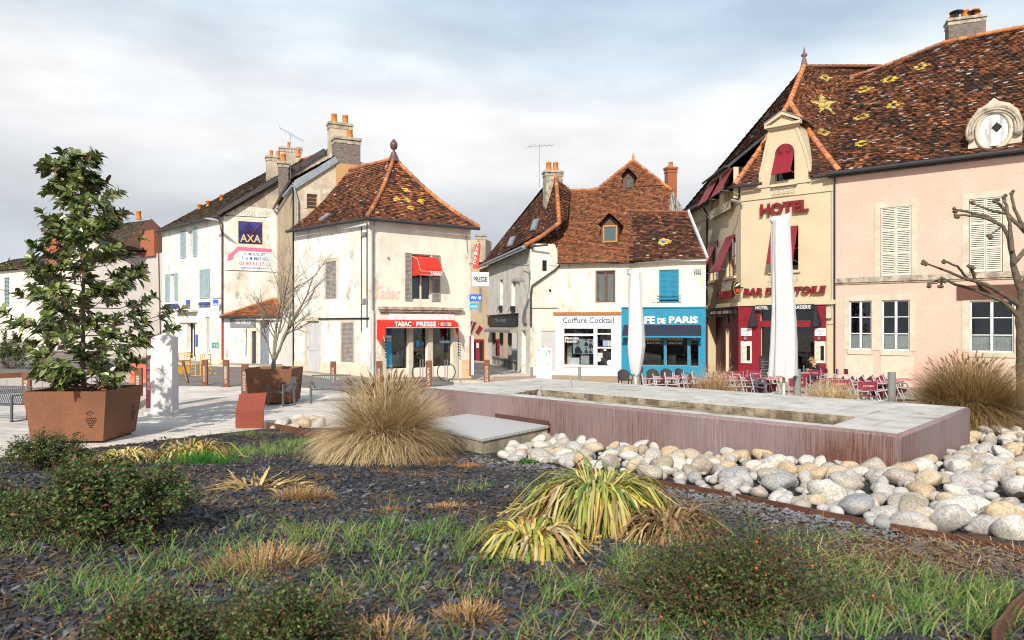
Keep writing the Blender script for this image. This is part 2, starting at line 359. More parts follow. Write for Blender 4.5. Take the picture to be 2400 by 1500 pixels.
GREYW = bmat('weathered_grey_wood', (.33, .30, .27), (.20, .18, .165), .85, 9, .003, 60, stretch=(1, 1, .3))
PALEW = bmat('pale_cream_paint', (.62, .595, .51), (.52, .49, .41), .7, 6)
WFR = bmat('white_window_paint', (.74, .75, .76), None, .5, 5)
WOODF = bmat('brown_window_wood', (.17, .08, .035), (.10, .045, .02), .6, 9, stretch=(1, 1, .3))
ORW = bmat('varnished_orange_wood', (.50, .22, .045), (.38, .15, .03), .45, 9)
CURT = bmat('net_curtain', (.34, .34, .33), (.20, .20, .20), .95, 8, stretch=(3, 3, .2))
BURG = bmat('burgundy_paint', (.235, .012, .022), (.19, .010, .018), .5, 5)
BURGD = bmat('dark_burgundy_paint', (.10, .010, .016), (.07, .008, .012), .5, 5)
REDL = bmat('burgundy_letter', (.21, .012, .018), None, .45, 5)
DARKF = bmat('dark_slate_fabric', (.022, .025, .030), None, .9, 5)
BLUE = bmat('cafe_blue_paint', (.012, .225, .37), (.010, .19, .31), .55, 3)
SHOPW = bmat('shop_white_paint', (.74, .74, .76), (.66, .66, .68), .6, 3)
SHOPG = bmat('taupe_paint', (.26, .235, .22), None, .6, 4)
BLK = bmat('black_paint', (.010, .010, .011), None, .5, 4)
WLET = bmat('white_letter', (.82, .82, .80), None, .5, 4)
RED = bmat('red_awning_cloth', (.60, .035, .020), (.50, .026, .016), .75, 5, .003, 30)
SIGNW = bmat('white_sign', (.80, .80, .80), None, .4, 4)
SIGNB = bmat('blue_sign', (.02, .13, .62), None, .4, 4)
CYAN = bmat('cyan_sign', (.02, .35, .66), None, .4, 4)
NAVY = bmat('navy_panel', (.045, .045, .30), (.018, .016, .06), .6, .9, lo=.40, hi=.62)
GOLDL = bmat('pale_gold_letter', (.70, .52, .30), None, .5)
ROSE = bmat('faded_rose_paint', (.78, .16, .30), None, .8)
ROSE2 = bmat('faded_red_script', (.72, .38, .30), (.70, .52, .42), .8, 6)
NAVYL = bmat('navy_letter', (.05, .09, .30), None, .8); REDT = bmat('red_letter', (.72, .06, .12), None, .8)
FADEL = bmat('faded_letter', (.56, .51, .44), None, .9)
SCORCH = bmat('sooty_patch', (.58, .47, .29), (.70, .63, .50), .9, 3)
CLAY = bmat('clay_pot', (.62, .22, .05), (.50, .16, .035), .8, 6, col3=(.2, .1, .05), s3=5, t3=(.6, .7))
BRICKC = bmat('sooty_brick', (.24, .20, .17), (.11, .09, .08), .95, 5, .02, 20, stretch=(1, 1, 3), col3=(.55, .5, .42), s3=12, t3=(.66, .72))
ORBR = bmat('orange_brick', (.55, .24, .08), (.42, .30, .18), .9, 6, .02, 18, stretch=(1, 1, 4))
REDBR = bmat('red_brick', (.40, .13, .06), (.28, .09, .045), .9, 8, .015, 25, stretch=(1, 1, 3))
PALEG = bmat('pale_grey_paint', (.50, .51, .53), (.42, .42, .43), .8, 3, stretch=(1, 1, .3))
PEACH = bmat('peach_plinth', (.72, .46, .33), (.66, .55, .43), .9, 2)
STEEL = bmat('steel', (.45, .47, .48), None, .35, 4, metal=.8)
TEAL = bmat('teal_curtain', (.02, .30, .30), (.01, .16, .17), .8, 4, stretch=(2, 2, .3))
GRN = bmat('green_sign', (.03, .30, .22), None, .5)
BKRAFT = bmat('brown_card', (.50, .38, .22), None, .9, 5)

# ---------------------------------------------------------------- building pieces
def louvre(parent, W, u0, u1, z0, z1, w, m, leaves=2, bands=1, name='shutter', sw=.055, pitch=.062):
    for k in range(leaves):
        a = u0+(u1-u0)*k/leaves+.006; b = u0+(u1-u0)*(k+1)/leaves-.006; mb = MB(); t = .035
        mb.wbox(W, a, a+sw, z0, z1, w, w+t); mb.wbox(W, b-sw, b, z0, z1, w, w+t)
        zs = [z0+(z1-z0)*i/bands for i in range(bands+1)]
        for i, z in enumerate(zs):
            zz0 = max(z0, z-.04) if i else z0; mb.wbox(W, a+sw, b-sw, zz0, min(z1, zz0+.085) if i < bands else z1, w+.002, w+t-.002)
        n = int((z1-z0)/pitch)
        for i in range(1, n):
            z = z0+i*pitch; P = W.P
            mb.add([P(a+sw, z-.012, w+t-.006), P(b-sw, z-.012, w+t-.006), P(b-sw, z+.042, w+.004), P(a+sw, z+.042, w+.004)], [(0, 1, 2, 3)])
        mb.cur = 1; mb.wbox(W, a+sw*.6, b-sw*.6, z0+.02, z1-.02, w-.004, w-.001)  # black sheet behind the slats paints in the shade of the gaps
        mb.build(name, [m, BLK], parent)
def window(parent, W, r, m=None, recess=.18, cols=2, rows=3, curtain=None, fr=.055, sill=None, cz=1.0):
    u0, u1, z0, z1 = r; m = m or WFR; w = -recess; mb = MB()
    mb.wbox(W, u0, u0+fr, z0, z1, w, w+.05); mb.wbox(W, u1-fr, u1, z0, z1, w, w+.05); mb.wbox(W, u0+fr, u1-fr, z0, z0+fr, w, w+.05); mb.wbox(W, u0+fr, u1-fr, z1-fr, z1, w, w+.05)
    for k in range(1, cols): c = u0+(u1-u0)*k/cols; mb.wbox(W, c-fr*.75, c+fr*.75, z0+fr, z1-fr, w+.004, w+.056)
    for k in range(1, rows): c = z0+(z1-z0)*k/rows; mb.wbox(W, u0+fr, u1-fr, c-.018, c+.018, w+.008, w+.046)
    f = mb.build('window', m, parent)
    g = MB(); g.wbox(W, u0+.02, u1-.02, z0+.02, z1-.02, w+.018, w+.026); g.build('pane', GLASS, f)
    if curtain:
        g = MB(); n = 14
        for k in range(cols):
            a = u0+(u1-u0)*k/cols+fr; b = u0+(u1-u0)*(k+1)/cols-fr; zt = z0+(z1-z0)*cz; vs = []; fs = []
            for i in range(n+1):
                u = a+(b-a)*i/n; ww = w-.05+.02*math.sin(i*2.1+k); vs += [W.P(u, z0+.03, ww), W.P(u, zt-.03, ww)]
            g.add(vs, [(2*i, 2*i+2, 2*i+3, 2*i+1) for i in range(n)], True)
        g.build('curtain', curtain, f)
    if sill:
        g = MB(); g.wbox(W, u0-.08, u1+.08, z0-.10, z0-.003, -.02, .10); g.build('sill', sill, parent)
    return f
def surround(parent, W, r, wd=.16, pr=.025, m=None, top=.2, name='window_surround'):
    u0, u1, z0, z1 = r; mb = MB(); mb.wbox(W, u0-wd, u0-.002, z0, z1+top, -.05, pr); mb.wbox(W, u1+.002, u1+wd, z0, z1+top, -.05, pr); mb.wbox(W, u0-.002, u1+.002, z1+.002, z1+top, -.05, pr); return mb.build(name, m or STONE, parent)
def hung(parent, W, u0, u1, zt, L, ang, w=.03, m=None, nb=4):
    """shutter hinged at the lintel and pushed out at the bottom"""
    mb = MB(); s, c = math.sin(ang), math.cos(ang); P = W.P
    for k in range(nb):
        a = u0+(u1-u0)*k/nb+.004; b = u0+(u1-u0)*(k+1)/nb-.004; t = .03
        mb.hexa([P(a, zt-L*c, w+L*s), P(b, zt-L*c, w+L*s), P(b, zt-L*c+t*s, w+L*s+t*c), P(a, zt-L*c+t*s, w+L*s+t*c), P(a, zt, w), P(b, zt, w), P(b, zt+t*s, w+t*c), P(a, zt+t*s, w+t*c)])
    e = .012
    mb.hexa([P(u0, zt-L*c, w+L*s-e), P(u1, zt-L*c, w+L*s-e), P(u1, zt-L*c, w+L*s-.002), P(u0, zt-L*c, w+L*s-.002), P(u0, zt, w-e), P(u1, zt, w-e), P(u1, zt, w-.002), P(u0, zt, w-.002)])
    sh = mb.build('shutter', m or BURG, parent)
    g = MB(); g.tube([P(u1-.03, zt-L*c+.15, w+L*s-.08), P(u1-.02, zt-L*c+.05, -.1)], .012); g.build('stay', STEEL, sh)
def gutter(parent, a, b, r=.075, m=None, name='gutter'):
    mb = MB(); mb.tube([a, b], r, 8); return mb.build(name, m or GUTTER, parent)
def pipe(parent, pts, r=.05, m=None, name='drainpipe'):
    mb = MB(); mb.tube(pts, r, 8); return mb.build(name, m or PIPE, parent)
def pot(parent, c, r=.13, h=.42, m=None, name='chimney_pot'):
    mb = MB(); mb.lathe(c, [(r*1.15, 0), (r*1.1, h*.1), (r*.85, h*.85), (r*.98, h*.88), (r*.98, h), (r*.7, h), (r*.65, h*.8)], 12); return mb.build(name, m or CLAY, parent)
def chimney(parent, c, sx, sy, z0, z1, m, pots=(), ang=0, cap=DSTONE, pm=None, ph=.42, pr=.13):
    mb = MB(); ca, sa = math.cos(ang), math.sin(ang)
    def bx(hx, hy, a, b): mb.hexa([(c[0]+x*ca-y*sa, c[1]+x*sa+y*ca, z) for z in (a, b) for x, y in ((-hx, -hy), (hx, -hy), (hx, hy), (-hx, hy))])
    bx(sx/2, sy/2, z0, z1); o = mb.build('chimney', m, parent)
    mb = MB(); bx(sx/2+.07, sy/2+.07, z1+.002, z1+.14); bx(sx/2+.03, sy/2+.03, z1-.22, z1-.06); mb.build('chimney_cap', cap, o)
    for dx in pots: pot(o, (c[0]+dx*ca, c[1]+dx*sa, z1+.14), pr, ph, pm)
    return o
def ngon_wall(mb, W, pts, w=0): mb.add([W.P(u, z, w) for u, z in pts], [tuple(range(len(pts)))])
def dist_rect(c, a, b, hw):                       # helper for tile patterns: coordinates of p in a plane frame
    return lambda p: ((Vector(p)-c).dot(a), (Vector(p)-c).dot(b))
YEL = (.62, .44, .09)
def rings(centres, a, b, rx=.36, ry=.30, col=YEL, hole=.38):
    def f(p):
        for c in centres:
            d = Vector(p)-c; x, y = abs(d.dot(a))/rx, abs(d.dot(b))/ry
            if x+y < 1 and x+y > hole: return col
        return None
    return f

# ================================================================ HOUSE A (bank and insurance, far left)
A0, A1 = (-25.8, 53.5), (-18.4, 46.3)
hA = root('townhouse', (-22, 50, 0), 'three storey white corner house with blue shutters and a painted insurance advert on its gable', 'house')
Wf = Wall(A0, A1); gd = Vector((.894, .447, 0)); Wg = Wall(A1, (A1[0]+.894*13, A1[1]+.447*13)); zE = 9.75
rW1, rW2, rW3 = Wf.rect(439, 537, 453, 601), Wf.rect(399, 642, 411, 704), Wf.rect(469, 631, 492, 699)
rD, rN1, rN2 = Wf.rect(438, 757, 457, 840), Wf.rect(402, 744, 410, 800), Wf.rect(481, 742, 491, 829)
mb = MB(); wall_mesh(mb, Wf, -.3, zE, [rW1, rW2, rW3, rD, rN1, rN2])
mb.add([Wf.P(0, -.3), Wf.P(0, zE), Wf.P(0, zE, -9), Wf.P(0, -.3, -9)], [(0, 1, 2, 3)])
mb.build('front_wall', [WHITE, ROOM], hA)
pk = 6.4; zP = 14.3
mb = MB(); ngon_wall(mb, Wg, [(0, -.3), (13, -.3), (13, zE), (pk*2, zE), (pk, zP), (0, zE)]); mb.build('gable_wall', GREIGE, hA)
# rendered white lower area of the gable
mb = MB(); uR = Wg.U(650); zt1 = Wg.hit(645, 492)[1]
ngon_wall(mb, Wg, [(0, -.3), (uR+1, -.3), (uR+1, zt1), (1.0, zt1+.12), (0, zE)], .012); mb.build('gable_render', STAINW, hA)
for r, sh in ((rW1, [(424, 436), (453, 463)]), (rW2, [(388, 398), (410.5, 418)])):
    window(hA, Wf, r, WFR, .2, 2, 3, CURT)
    for a, b in sh: louvre(hA, Wf, Wf.U(a), Wf.U(b), r[2]-.05, r[3]+.02, .02, BLUEG, 1, 1)
mid = (rW3[0]+rW3[1])/2
louvre(hA, Wf, rW3[0], rW3[1], rW3[2], rW3[3], .015, BLUEG, 2, 1)
window(hA, Wf, rN1, WFR, .15, 1, 2); window(hA, Wf, rN2, PALEG, .15, 1, 3)
d = window(hA, Wf, rD, WFR, .45, 2, 1, fr=.09); d.name = 'door'
mb = MB(); mb.wbox(Wf, Wf.U(418), Wf.U(464), *Wf.rect(418, 732, 464, 727)[2:], 0, .35); mb.wbox(Wf, Wf.U(422), Wf.U(462), *Wf.rect(422, 757, 462, 754)[2:], 0, .12); mb.build('door_ledge', STONE, hA)
g = MB(); ux = Wf.rect(386, 712, 417, 721); g.wbox(Wf, ux[0], ux[1], ux[2]-.08, ux[2]-.03, 0, .05); wtext(g, Wf, 'ASSURANCE', 386, 712, 417, 721, .06, .05, .02); g.build('wall_letters', NAVYL, hA)
g = MB(); ux = Wf.rect(467, 708, 492, 717); g.wbox(Wf, ux[0], ux[1], ux[2]-.08, ux[2]-.03, 0, .05); wtext(g, Wf, 'BANQUE', 467, 708, 492, 717, .06, .05, .02); g.build('wall_letters', NAVYL, hA)
def axa_logo(parent, W, r, w, name='logo_sign', bg=SIGNB, stroke=WLET, t=.04):
    g = MB(); g.wbox(W, *r, w, w+t); o = g.build(name, bg, parent); u0, u1, z0, z1 = r; du, dz = u1-u0, z1-z0
    q = MB(); q.bar(W.P(u0+du*.5, z0+dz*.38, w+t+.01), W.P(u0+du*.96, z0+dz*.97, w+t+.01), min(du, dz)*.07, .015); q.build('logo_slash', REDT, o)
    q = MB(); text(q, 'AXA', W.P(u0+du*.08, z0+dz*.08, w+t+.002), W.d*du*.84, (0, 0, dz*.34), W.n*.012, .01); q.build('logo_letters', stroke, o); return o
r = Wf.rect(437, 703, 446, 723); axa_logo(hA, Wf, r, .01)
hs = Wall((Wf.P(Wf.U(511), 0, .0)+Wf.n*.9).xy, Wf.P(Wf.U(511), 0, .05).xy)
g = MB(); g.wbox(Wf, Wf.U(385), Wf.U(395), *Wf.rect(385, 771, 395, 754)[2:], 0, .12); g.build('notice_box', SIGNW, hA)
g = MB(); rr = Wf.rect(459, 784, 464.5, 812); g.wbox(Wf, *rr, .01, .04); o = g.build('door_plate', SIGNB, hA)
g = MB(); rr = Wf.rect(496.5, 803, 512, 815); g.wbox(Wf, *rr, .01, .03); o = g.build('wall_plate', GRN, hA)
q = MB(); text(q, '1+2', Wf.P(rr[0]+.05, rr[2]+.06, .031), Wf.d*(rr[1]-rr[0]-.1), (0, 0, rr[3]-rr[2]-.12), Wf.n*.005, .01); q.build('plate_symbols', WLET, o)
# hanging blue sign
pc = plane_hit(Wf.P(Wf.U(522), 0, .8), Wf.n, 499, 709)
hw = Wall((PX(499, 765, 46.2)).xy, (PX(512, 765, 46.2)).xy); r = hw.rect(499.5, 702, 512, 716); axa_logo(hA, hw, r, 0, 'hanging_sign')
g = MB(); g.tube([hw.P(r[0], r[3]+.08), Wf.P(Wf.L-.1, r[3]+.08, 0)], .025); g.build('sign_bracket', BLK, hA)
# gable advert
g = MB(); r = Wg.rect(529, 505, 645, 636); sq = Wg.rect(552, 512, 622, 580); g.wbox(Wg, sq[0], sq[1], sq[2], sq[3], .014, .018); g.build('soot_stain', SCORCH, hA)
sq = Wg.rect(558.5, 519.5, 615, 572); axa_logo(hA, Wg, sq, .02, 'painted_panel', NAVY, GOLDL, .004)
g = MB(); uz = lambda x, y: Wg.hit(x, y)
P_ = lambda x, y, w_=.022: Wg.P(*uz(x, y), w_)
g.prism([P_(557, 578), P_(636, 583.5), P_(636, 591.5), P_(560, 587)], Wg.n*.004); g.prism([P_(556.8, 578), P_(559.8, 587.2), P_(545, 602), P_(539, 596.5)], Wg.n*.004); g.prism([P_(536, 593), P_(549, 606), P_(533, 612)], Wg.n*.005)
g.build('painted_arrow', ROSE, hA)
g = MB(); g.prism([P_(562, 590.5, .019), P_(634, 594, .019), P_(634, 634, .019), P_(562, 632, .019)], Wg.n*.002); g.build('white_patch', SIGNW, hA)
for s_, x0, y0, x1, y1, m_ in (('G. MOUQUET', 572, 592.5, 623, 600.5, NAVYL), ('P. et M. MATHIEU', 567, 602, 631, 610.5, NAVYL), ('03 80 61 17 22', 561, 613.5, 634, 622.5, REDT), ('agence.3m@axa.fr', 564, 625, 631, 632, NAVYL), ('TOUS VINS', 562, 495, 632, 506, FADEL)):
    g = MB(); wtext(g, Wg, s_, x0, y0, x1, y1, .004, .024, .008); g.build('painted_words', m_, hA)
g = MB(); g.tube([P_(528, 633, .02), P_(648, 638, .02)], .02); g.tube([P_(526, 505, .02), P_(626, 510, .02)], .02); g.build('wall_cable', BLK, hA)
# roof
mb = MB(); e = Wf.n*.35; rd = Wf.d*-1
zr = zP
a = Wf.P(Wf.L+.3, zE-.25)+e; b = Wf.P(-.3, zE-.25)+e
c = Wg.P(pk, zr)-gd*0+Vector((.2, .1, 0)); dd = c-Wf.d*8.2
roof_plane(mb, [a, b, dd, c], pal='mossy', seed=3, rowh=.2, tw=.25)
c2 = Wg.P(pk*2+.3, zE-.2); roof_plane(mb, [c, dd, c2-Wf.d*8.2, c2], pal='mossy', seed=4, rowh=.4, tw=.5)
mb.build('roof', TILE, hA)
mb = MB(); mb.bar(Wg.P(-.35, zE-.2, .12), Wg.P(pk, zr+.05, .12), .06, .34); mb.bar(Wg.P(pk, zr+.05, .12), Wg.P(pk*2, zE, .12), .06, .34); mb.build('bargeboard', bmat('dark_board', (.07, .06, .06), None, .7), hA)
mb = MB(); ridge(mb, [dd, c], .12); mb.build('ridge_tiles', TILE, hA)
gutter(hA, Wf.P(-.3, zE-.33, .42), Wf.P(Wf.L+.2, zE-.33, .42))
pipe(hA, [Wf.P(Wf.L-.05, zE-.4, .35), Wf.P(Wf.L-.03, zE-.8, .08), Wf.P(Wf.L-.03, 2.6, .08)], .06, BPIPE); pipe(hA, [Wf.P(Wf.L-.03, 2.6, .08), Wf.P(Wf.L-.03, 0, .08)], .065, bmat('rust_pipe', (.36, .07, .03), None, .6))
pipe(hA, [Wf.P(.05, zE-.4, .3), Wf.P(.05, 0, .1)], .05, BPIPE)
rp = lambda px, py: plane_hit(a, (a-b).cross(c-b), px, py)
for px_, py_ in ((520, 460), (488, 474), (468, 482)):
    p = rp(px_, py_+8); mb = MB(); mb.lathe(p, [(.16, -.1), (.13, .25), (.2, .27), (.2, .33), (.02, .4)], 10); mb.build('roof_vent', CLAY, hA)
chimney(hA, (PX(641, 0, 50.5).x, 50.5), .95, .7, 11, H+(765-372)*50.5/F, GREIGE, (-.15, .3), .4)
chimney(hA, (PX(664, 0, 46.9).x, 46.9), .62, .6, 10, H+(765-386)*46.9/F, BRICKC, (0,), .3, ph=.55, pr=.18)
chimney(hA, (PX(681, 0, 52).x, 52), 1.5, .8, 12, H+(765-352)*52/F, GREIGE, (-.1,), .3)
pot(hA, (PX(699, 0, 51).x, 51, H+(765-368)*51/F), .16, .5)
# street lamp on the corner
lampA = root('street_lamp', Wf.P(Wf.L-.1, 8.3, .05), 'long flat grey street lamp on the front corner of the white three storey house', 'street lamp')
def cobra(parent, p0, p1, hd):
    g = MB(); g.tube([p0, Vector(p0).lerp(Vector(p1), .5)+Vector((0, 0, .12)), p1], .035); g.build('bracket', PIPE, parent)
    g = MB(); p1 = Vector(p1); hd = Vector(hd); d_ = (hd-p1).normalized(); s_ = d_.cross(Vector((0, 0, 1))).normalized()
    for k in range(6):
        pass
    vs = []; prof = [(0, .04, .03), (.15, .12, .07), (.5, .17, .1), (.85, .13, .07), (1, .03, .02)]
    for t, wd, hh in prof:
        c_ = p1.lerp(hd, t)
        for k in range(10): an = 2*math.pi*k/10; vs.append(c_+s_*wd*math.cos(an)+Vector((0, 0, hh*math.sin(an)*(1 if math.sin(an) > 0 else .5))))
    g.add(vs, [(i*10+k, i*10+(k+1) % 10, (i+1)*10+(k+1) % 10, (i+1)*10+k) for i in range(4) for k in range(10)], True); g.build('lamp_head', bmat('lamp_grey', (.36, .37, .38), None, .4), parent)
pa = Wf.P(Wf.L-.1, 8.35, .08); cobra(lampA, pa, plane_hit(Wf.P(0, 0, .9), Wf.n, 512, 517), plane_hit(Wf.P(0, 0, 1.2), Wf.n, 480, 512))

# vestibule annex
va = root('annex', (-16.5, 46.2, 0), 'low white annex with a small orange tiled roof and a grey painted sign board', 'annex')
V0, V1 = (-18.35, 46.25), (-14.5, 45.4); Wv = Wall(V0, V1); zv = 3.05
rVd, rVg = Wv.rect(590.5, 776, 600.5, 857), Wv.rect(610, 750, 631, 857)
mb = MB(); wall_mesh(mb, Wv, -.3, zv, [rVd, rVg]); mb.add([Wv.P(Wv.L, -.3), Wv.P(Wv.L, zv), Wv.P(Wv.L, zv, -2.5), Wv.P(Wv.L, -.3, -2.5)], [(3, 2, 1, 0)]); mb.build('wall', [STAINW, ROOM], va)
surround(va, Wv, rVd, .14, .02, STONE, .2, 'door_surround')
g = MB(); g.wbox(Wv, *rVd, -.22, -.16); o = g.build('door', bmat('dark_grey_door', (.05, .055, .065), None, .5), va)
g = MB(); g.wbox(Wv, rVg[0], rVg[1], rVg[2], rVg[3]-.5, -.2, -.14)
for k in range(2):
    for j in range(3): a_, b_ = rVg[0]+.08+k*(rVg[1]-rVg[0]-.08)/2, rVg[0]+(k+1)*(rVg[1]-rVg[0]-.08)/2; g.wbox(Wv, a_, b_, .15+j*.85, .85+j*.85, -.14, -.125)
o = g.build('door', bmat('blue_grey_door', (.20, .22, .26), None, .6), va); g = MB(); g.wbox(Wv, rVg[0], rVg[1], rVg[3]-.46, rVg[3]-.05, -.18, -.15); g.build('transom_pane', GLASS, o)
g = MB(); rr = Wv.rect(540, 745, 600, 768); g.wbox(Wv, *rr, .01, .05); o = g.build('sign_board', bmat('grey_sign_board', (.22, .23, .25), None, .7), va)
q = MB(); wtext(q, Wv, 'VESTIBULE', 551, 749, 588, 759, .015, .052, .012); q.build('sign_letters', WLET, o)
mb = MB(); n_ = Wv.n
ra = Wv.P(-.05, zv+.02, .35); rb = Wv.P(Wv.L+.25, zv+.05, .35); rc = PX(644, 700, 47.6)
roof_plane(mb, [ra, rb, rc], pal='new', seed=9); mb.build('roof', TILE, va)
mb = MB(); ridge(mb, [ra, rc], .09); ridge(mb, [rb, rc], .09); mb.build('ridge_tiles', TILE, va)
gutter(va, ra+Vector((0, -.05, -.05)), rb+Vector((.0, -.05, -.05)), .06)
pipe(va, [P_ for P_ in (Wv.P(Wv.U(578), 2.3, .04), Wv.P(Wv.U(577), .6, .04))], .02, BLK, 'cable_duct')

# ================================================================ HOUSE B (narrow beige house with big chimney)
B0, L0, K0, R0 = (-15.4, 47.6), (-11.55, 38.5), (-6.7, 34.1), (-2.13, 37.3)
hB = root('narrow_house', (-12, 42, 0), 'narrow weathered beige house with zinc roof edge and tall blackened chimney between two white houses', 'house')
Wb = Wall(B0, L0); Wr = Wall(L0, (L0[0]+.9*5.2, L0[1]+.44*5.2))
mb = MB(); wall_mesh(mb, Wb, 3.4, 10.2, [])
mb.build('side_wall', BEIGE2, hB)
mb = MB(); wall_mesh(mb, Wb, -.3, 3.4, []); mb.build('lower_wall', WHITE, hB)
rBw = Wr.rect(719, 455, 744, 490)
mb = MB(); wall_mesh(mb, Wr, 5, 9.9, [rBw]); ngon_wall(mb, Wr, [(0, 9.9), (5.2, 9.9), (5.2, 10.6), (3.9, 11.5), (2.3, 11.75), (0, 10.2)]); mb.build('gable_wall', [GREIGE, ROOM], hB)
window(hB, Wr, rBw, ORW, .12, 1, 4, CURT); surround(hB, Wr, rBw, .17, .03, STONE, .22)
mb = MB()
for k in range(9):   # segmental arch over the window
    a_ = math.pi*(k+.5)/9; pass
zf = lambda x, y: plane_hit(Wr.P(0, 0, .1), Wr.n, x, y)
mb.bar(zf(689, 436), zf(789, 373), .10, .34); mb.bar(zf(661, 449)+Vector((-.3, 1.5, 0)), zf(689, 436), .3, .12); mb.build('zinc_edge', ZINC, hB)
rA = Wb.P(0, 10.3, .2); rB_ = Wb.P(Wb.L, 10.25, .2)
mb = MB(); q3 = Wr.P(2.4, 11.9, 0); roof_plane(mb, [rA, rB_, q3, q3+Vector((-3.9, 9, 0))], pal='dark', seed=12); mb.build('roof', TILE, hB)
gutter(hB, Wb.P(0, 10.15, .25), Wb.P(Wb.L, 10.15, .25))
pipe(hB, [zf(690, 440), zf(693, 455), zf(698, 470), zf(698, 535)], .055, ZINC)
pipe(hB, [Wb.P(Wb.L-.1, 10, .05), Wb.P(Wb.L-.1, 0, .05)], .04, BLK)
cu = Wr.U(815); cc = Wr.P(cu, 0, -.35)
mb = MB(); mb.wbox(Wr, Wr.U(787), Wr.U(846), 9.0, Wr.hit(815, 385)[1], -.7, .06); mb.build('chimney_base', ORBR, hB)
chimney(hB, cc.xy, Wr.U(846)-Wr.U(787), .8, Wr.hit(815, 385)[1], Wr.hit(815, 328)[1], BRICKC, (.2,), math.atan2(.44, .9), ph=.5, pr=.17)
cc2 = Wr.P(Wr.U(809), 0, -1.3); chimney(hB, cc2.xy, 1.25, .6, 10, H+(765-296)*(cc2.y)/F, GREIGE, (-.32, .30), math.atan2(.44, .9), ph=.5, pr=.17)
def antenna(label, c, ztop, zbot, rods, boom, group=None):
    t = root('tv_antenna', (c[0], c[1], zbot), label, 'antenna', group); g = MB(); g.tube([(c[0], c[1], zbot), (c[0], c[1], ztop)], .025); g.build('mast', STEEL, t)
    g = MB(); a_ = Vector((c[0], c[1], ztop-.05)); bd = Vector(boom); g.tube([a_-bd*.45, a_+bd*.55], .014); pr_ = bd.cross(Vector((0, 0, 1))).normalized()
    for i in range(rods): q_ = a_-bd*.45+bd*(i/(rods-1)); L_ = .75-.35*i/rods; g.tube([q_-pr_*L_, q_+pr_*L_], .009, 4)
    g.build('aerial', STEEL, t); g = MB(); g.tube([(c[0]-.35, c[1], ztop-1.3), (c[0]+.5, c[1]-.1, ztop-1.15)], .012)
    for i in range(7): x_ = c[0]-.3+i*.12; g.tube([(x_, c[1]-.05, ztop-1.42), (x_, c[1]+.05, ztop-1.02)], .008, 4)
    g.build('aerial', STEEL, t); return t
antenna('tall television antenna beside the clay pots of the left hand roofs', (PX(681, 0, 47).x, 47), H+(765-312)*47/F, H+(765-432)*47/F, 9, (1.4, .3, -.75))
# ================================================================ TOBACCONIST'S HOUSE
hT = root('corner_shop_house', (-6.8, 36.5, 0), 'white corner house with steep pyramid tiled roof above the red tobacco shop awning', 'house')
WL, WR = Wall(L0, K0), Wall(K0, R0); zT = 7.45
r1, r2, r3 = WL.rect(762.6, 613, 788, 701), WL.rect(719, 752, 748, 877), WL.rect(800.6, 756, 829, 849)
mb = MB(); wall_mesh(mb, WL, -.6, zT, [r1, r2, r3]); mb.build('side_wall', [STAINW, ROOM], hT)
rw = WR.rect(965.5, 596, 1010.5, 703)
s1, s2, s3 = WR.rect(905, 768, 957, 864), WR.rect(968, 768, 1002.5, 862), WR.rect(1014, 768, 1060, 858)
mb = MB(); wall_mesh(mb, WR, -.6, zT, [rw, (*s1, .3), (*s2, .35), (*s3, .3)])
mb.build('front_wall', [CREAM, SHOPI], hT)
Rb = Vector((*R0, 0)); bk = Vector((-.74, .67, 0))*6.5; Wside = Wall(R0, (Rb+bk).xy)
mb = MB(); mb.add([Vector((*R0, -.6)), Vector((*R0, zT)), Rb+bk+Vector((0, 0, zT)), Rb+bk+Vector((0, 0, -.6))], [(0, 3, 2, 1)]); mb.build('lane_wall', CREAM, hT)
# roof
ap = PX(923, 372, 37.2); K = Vector((*K0, zT)); Lc = Vector((*L0, zT)); Rc = Vector((*R0, zT))
out = .38
Ke = K+(WL.n+WR.n)*out*.75; Le = Lc+WL.n*out; Re = Rc+WR.n*out+WR.d*.25
for p in (Ke, Le, Re): p.z = zT+.05
back = Vector((-8.9, 39.8, ap.z)); zm = bell(zT+.05, ap.z, .085)
fc = plane_hit(Ke, (Re-Ke).cross(ap-Ke), 955, 455); fa = WR.d; fb = ((ap+Vector((0, 0, 0)))-(Ke+Re)/2).normalized()
cs = [plane_hit(Ke, (Re-Ke).cross(ap-Ke), x, y) for x, y in ((951, 432), (927, 452), (955, 456), (985, 457), (963, 476))]
mb = MB()
roof_plane(mb, [Ke, Re, ap], zm, seed=21, pal='rust', patch=rings([zm(c_) for c_ in cs], fa, fb, .24, .21, (.60, .38, .06), -1))
roof_plane(mb, [Le, Ke, ap, back], zm, seed=22, pal='rust')
Rbk = Re+bk; roof_plane(mb, [Re, Rbk, back, ap], zm, seed=23, pal='dark', rowh=.3, tw=.4)
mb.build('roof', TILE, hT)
def hipline(a, b, zf, n=14): return [zf(Vector(a).lerp(Vector(b), i/n))+Vector((0, 0, .05)) for i in range(n+1)]
mb = MB(); ridge(mb, hipline(Ke, ap, zm), .10, .3, seed=3); ridge(mb, hipline(Re, ap, zm), .10, .3, seed=4); ridge(mb, [back, ap], .1); mb.build('ridge_tiles', TILE, hT)
mb = MB(); mb.lathe(ap+Vector((0, 0, -.15)), [(.3, 0), (.22, .25), (.13, .42), (.15, .46), (.07, .5), (.06, .6), (.15, .66), (.2, .8), (.19, .92), (.1, 1.08), (.02, 1.16)], 14); mb.build('finial', bmat('glazed_finial', (.13, .06, .055), None, .35), hT)
gutter(hT, Ke+Vector((0, -.08, -.06)), Re+Vector((.05, -.08, -.06)), .085); gutter(hT, Le+Vector((-.05, -.08, -.06)), Ke+Vector((0, -.08, -.06)), .085)
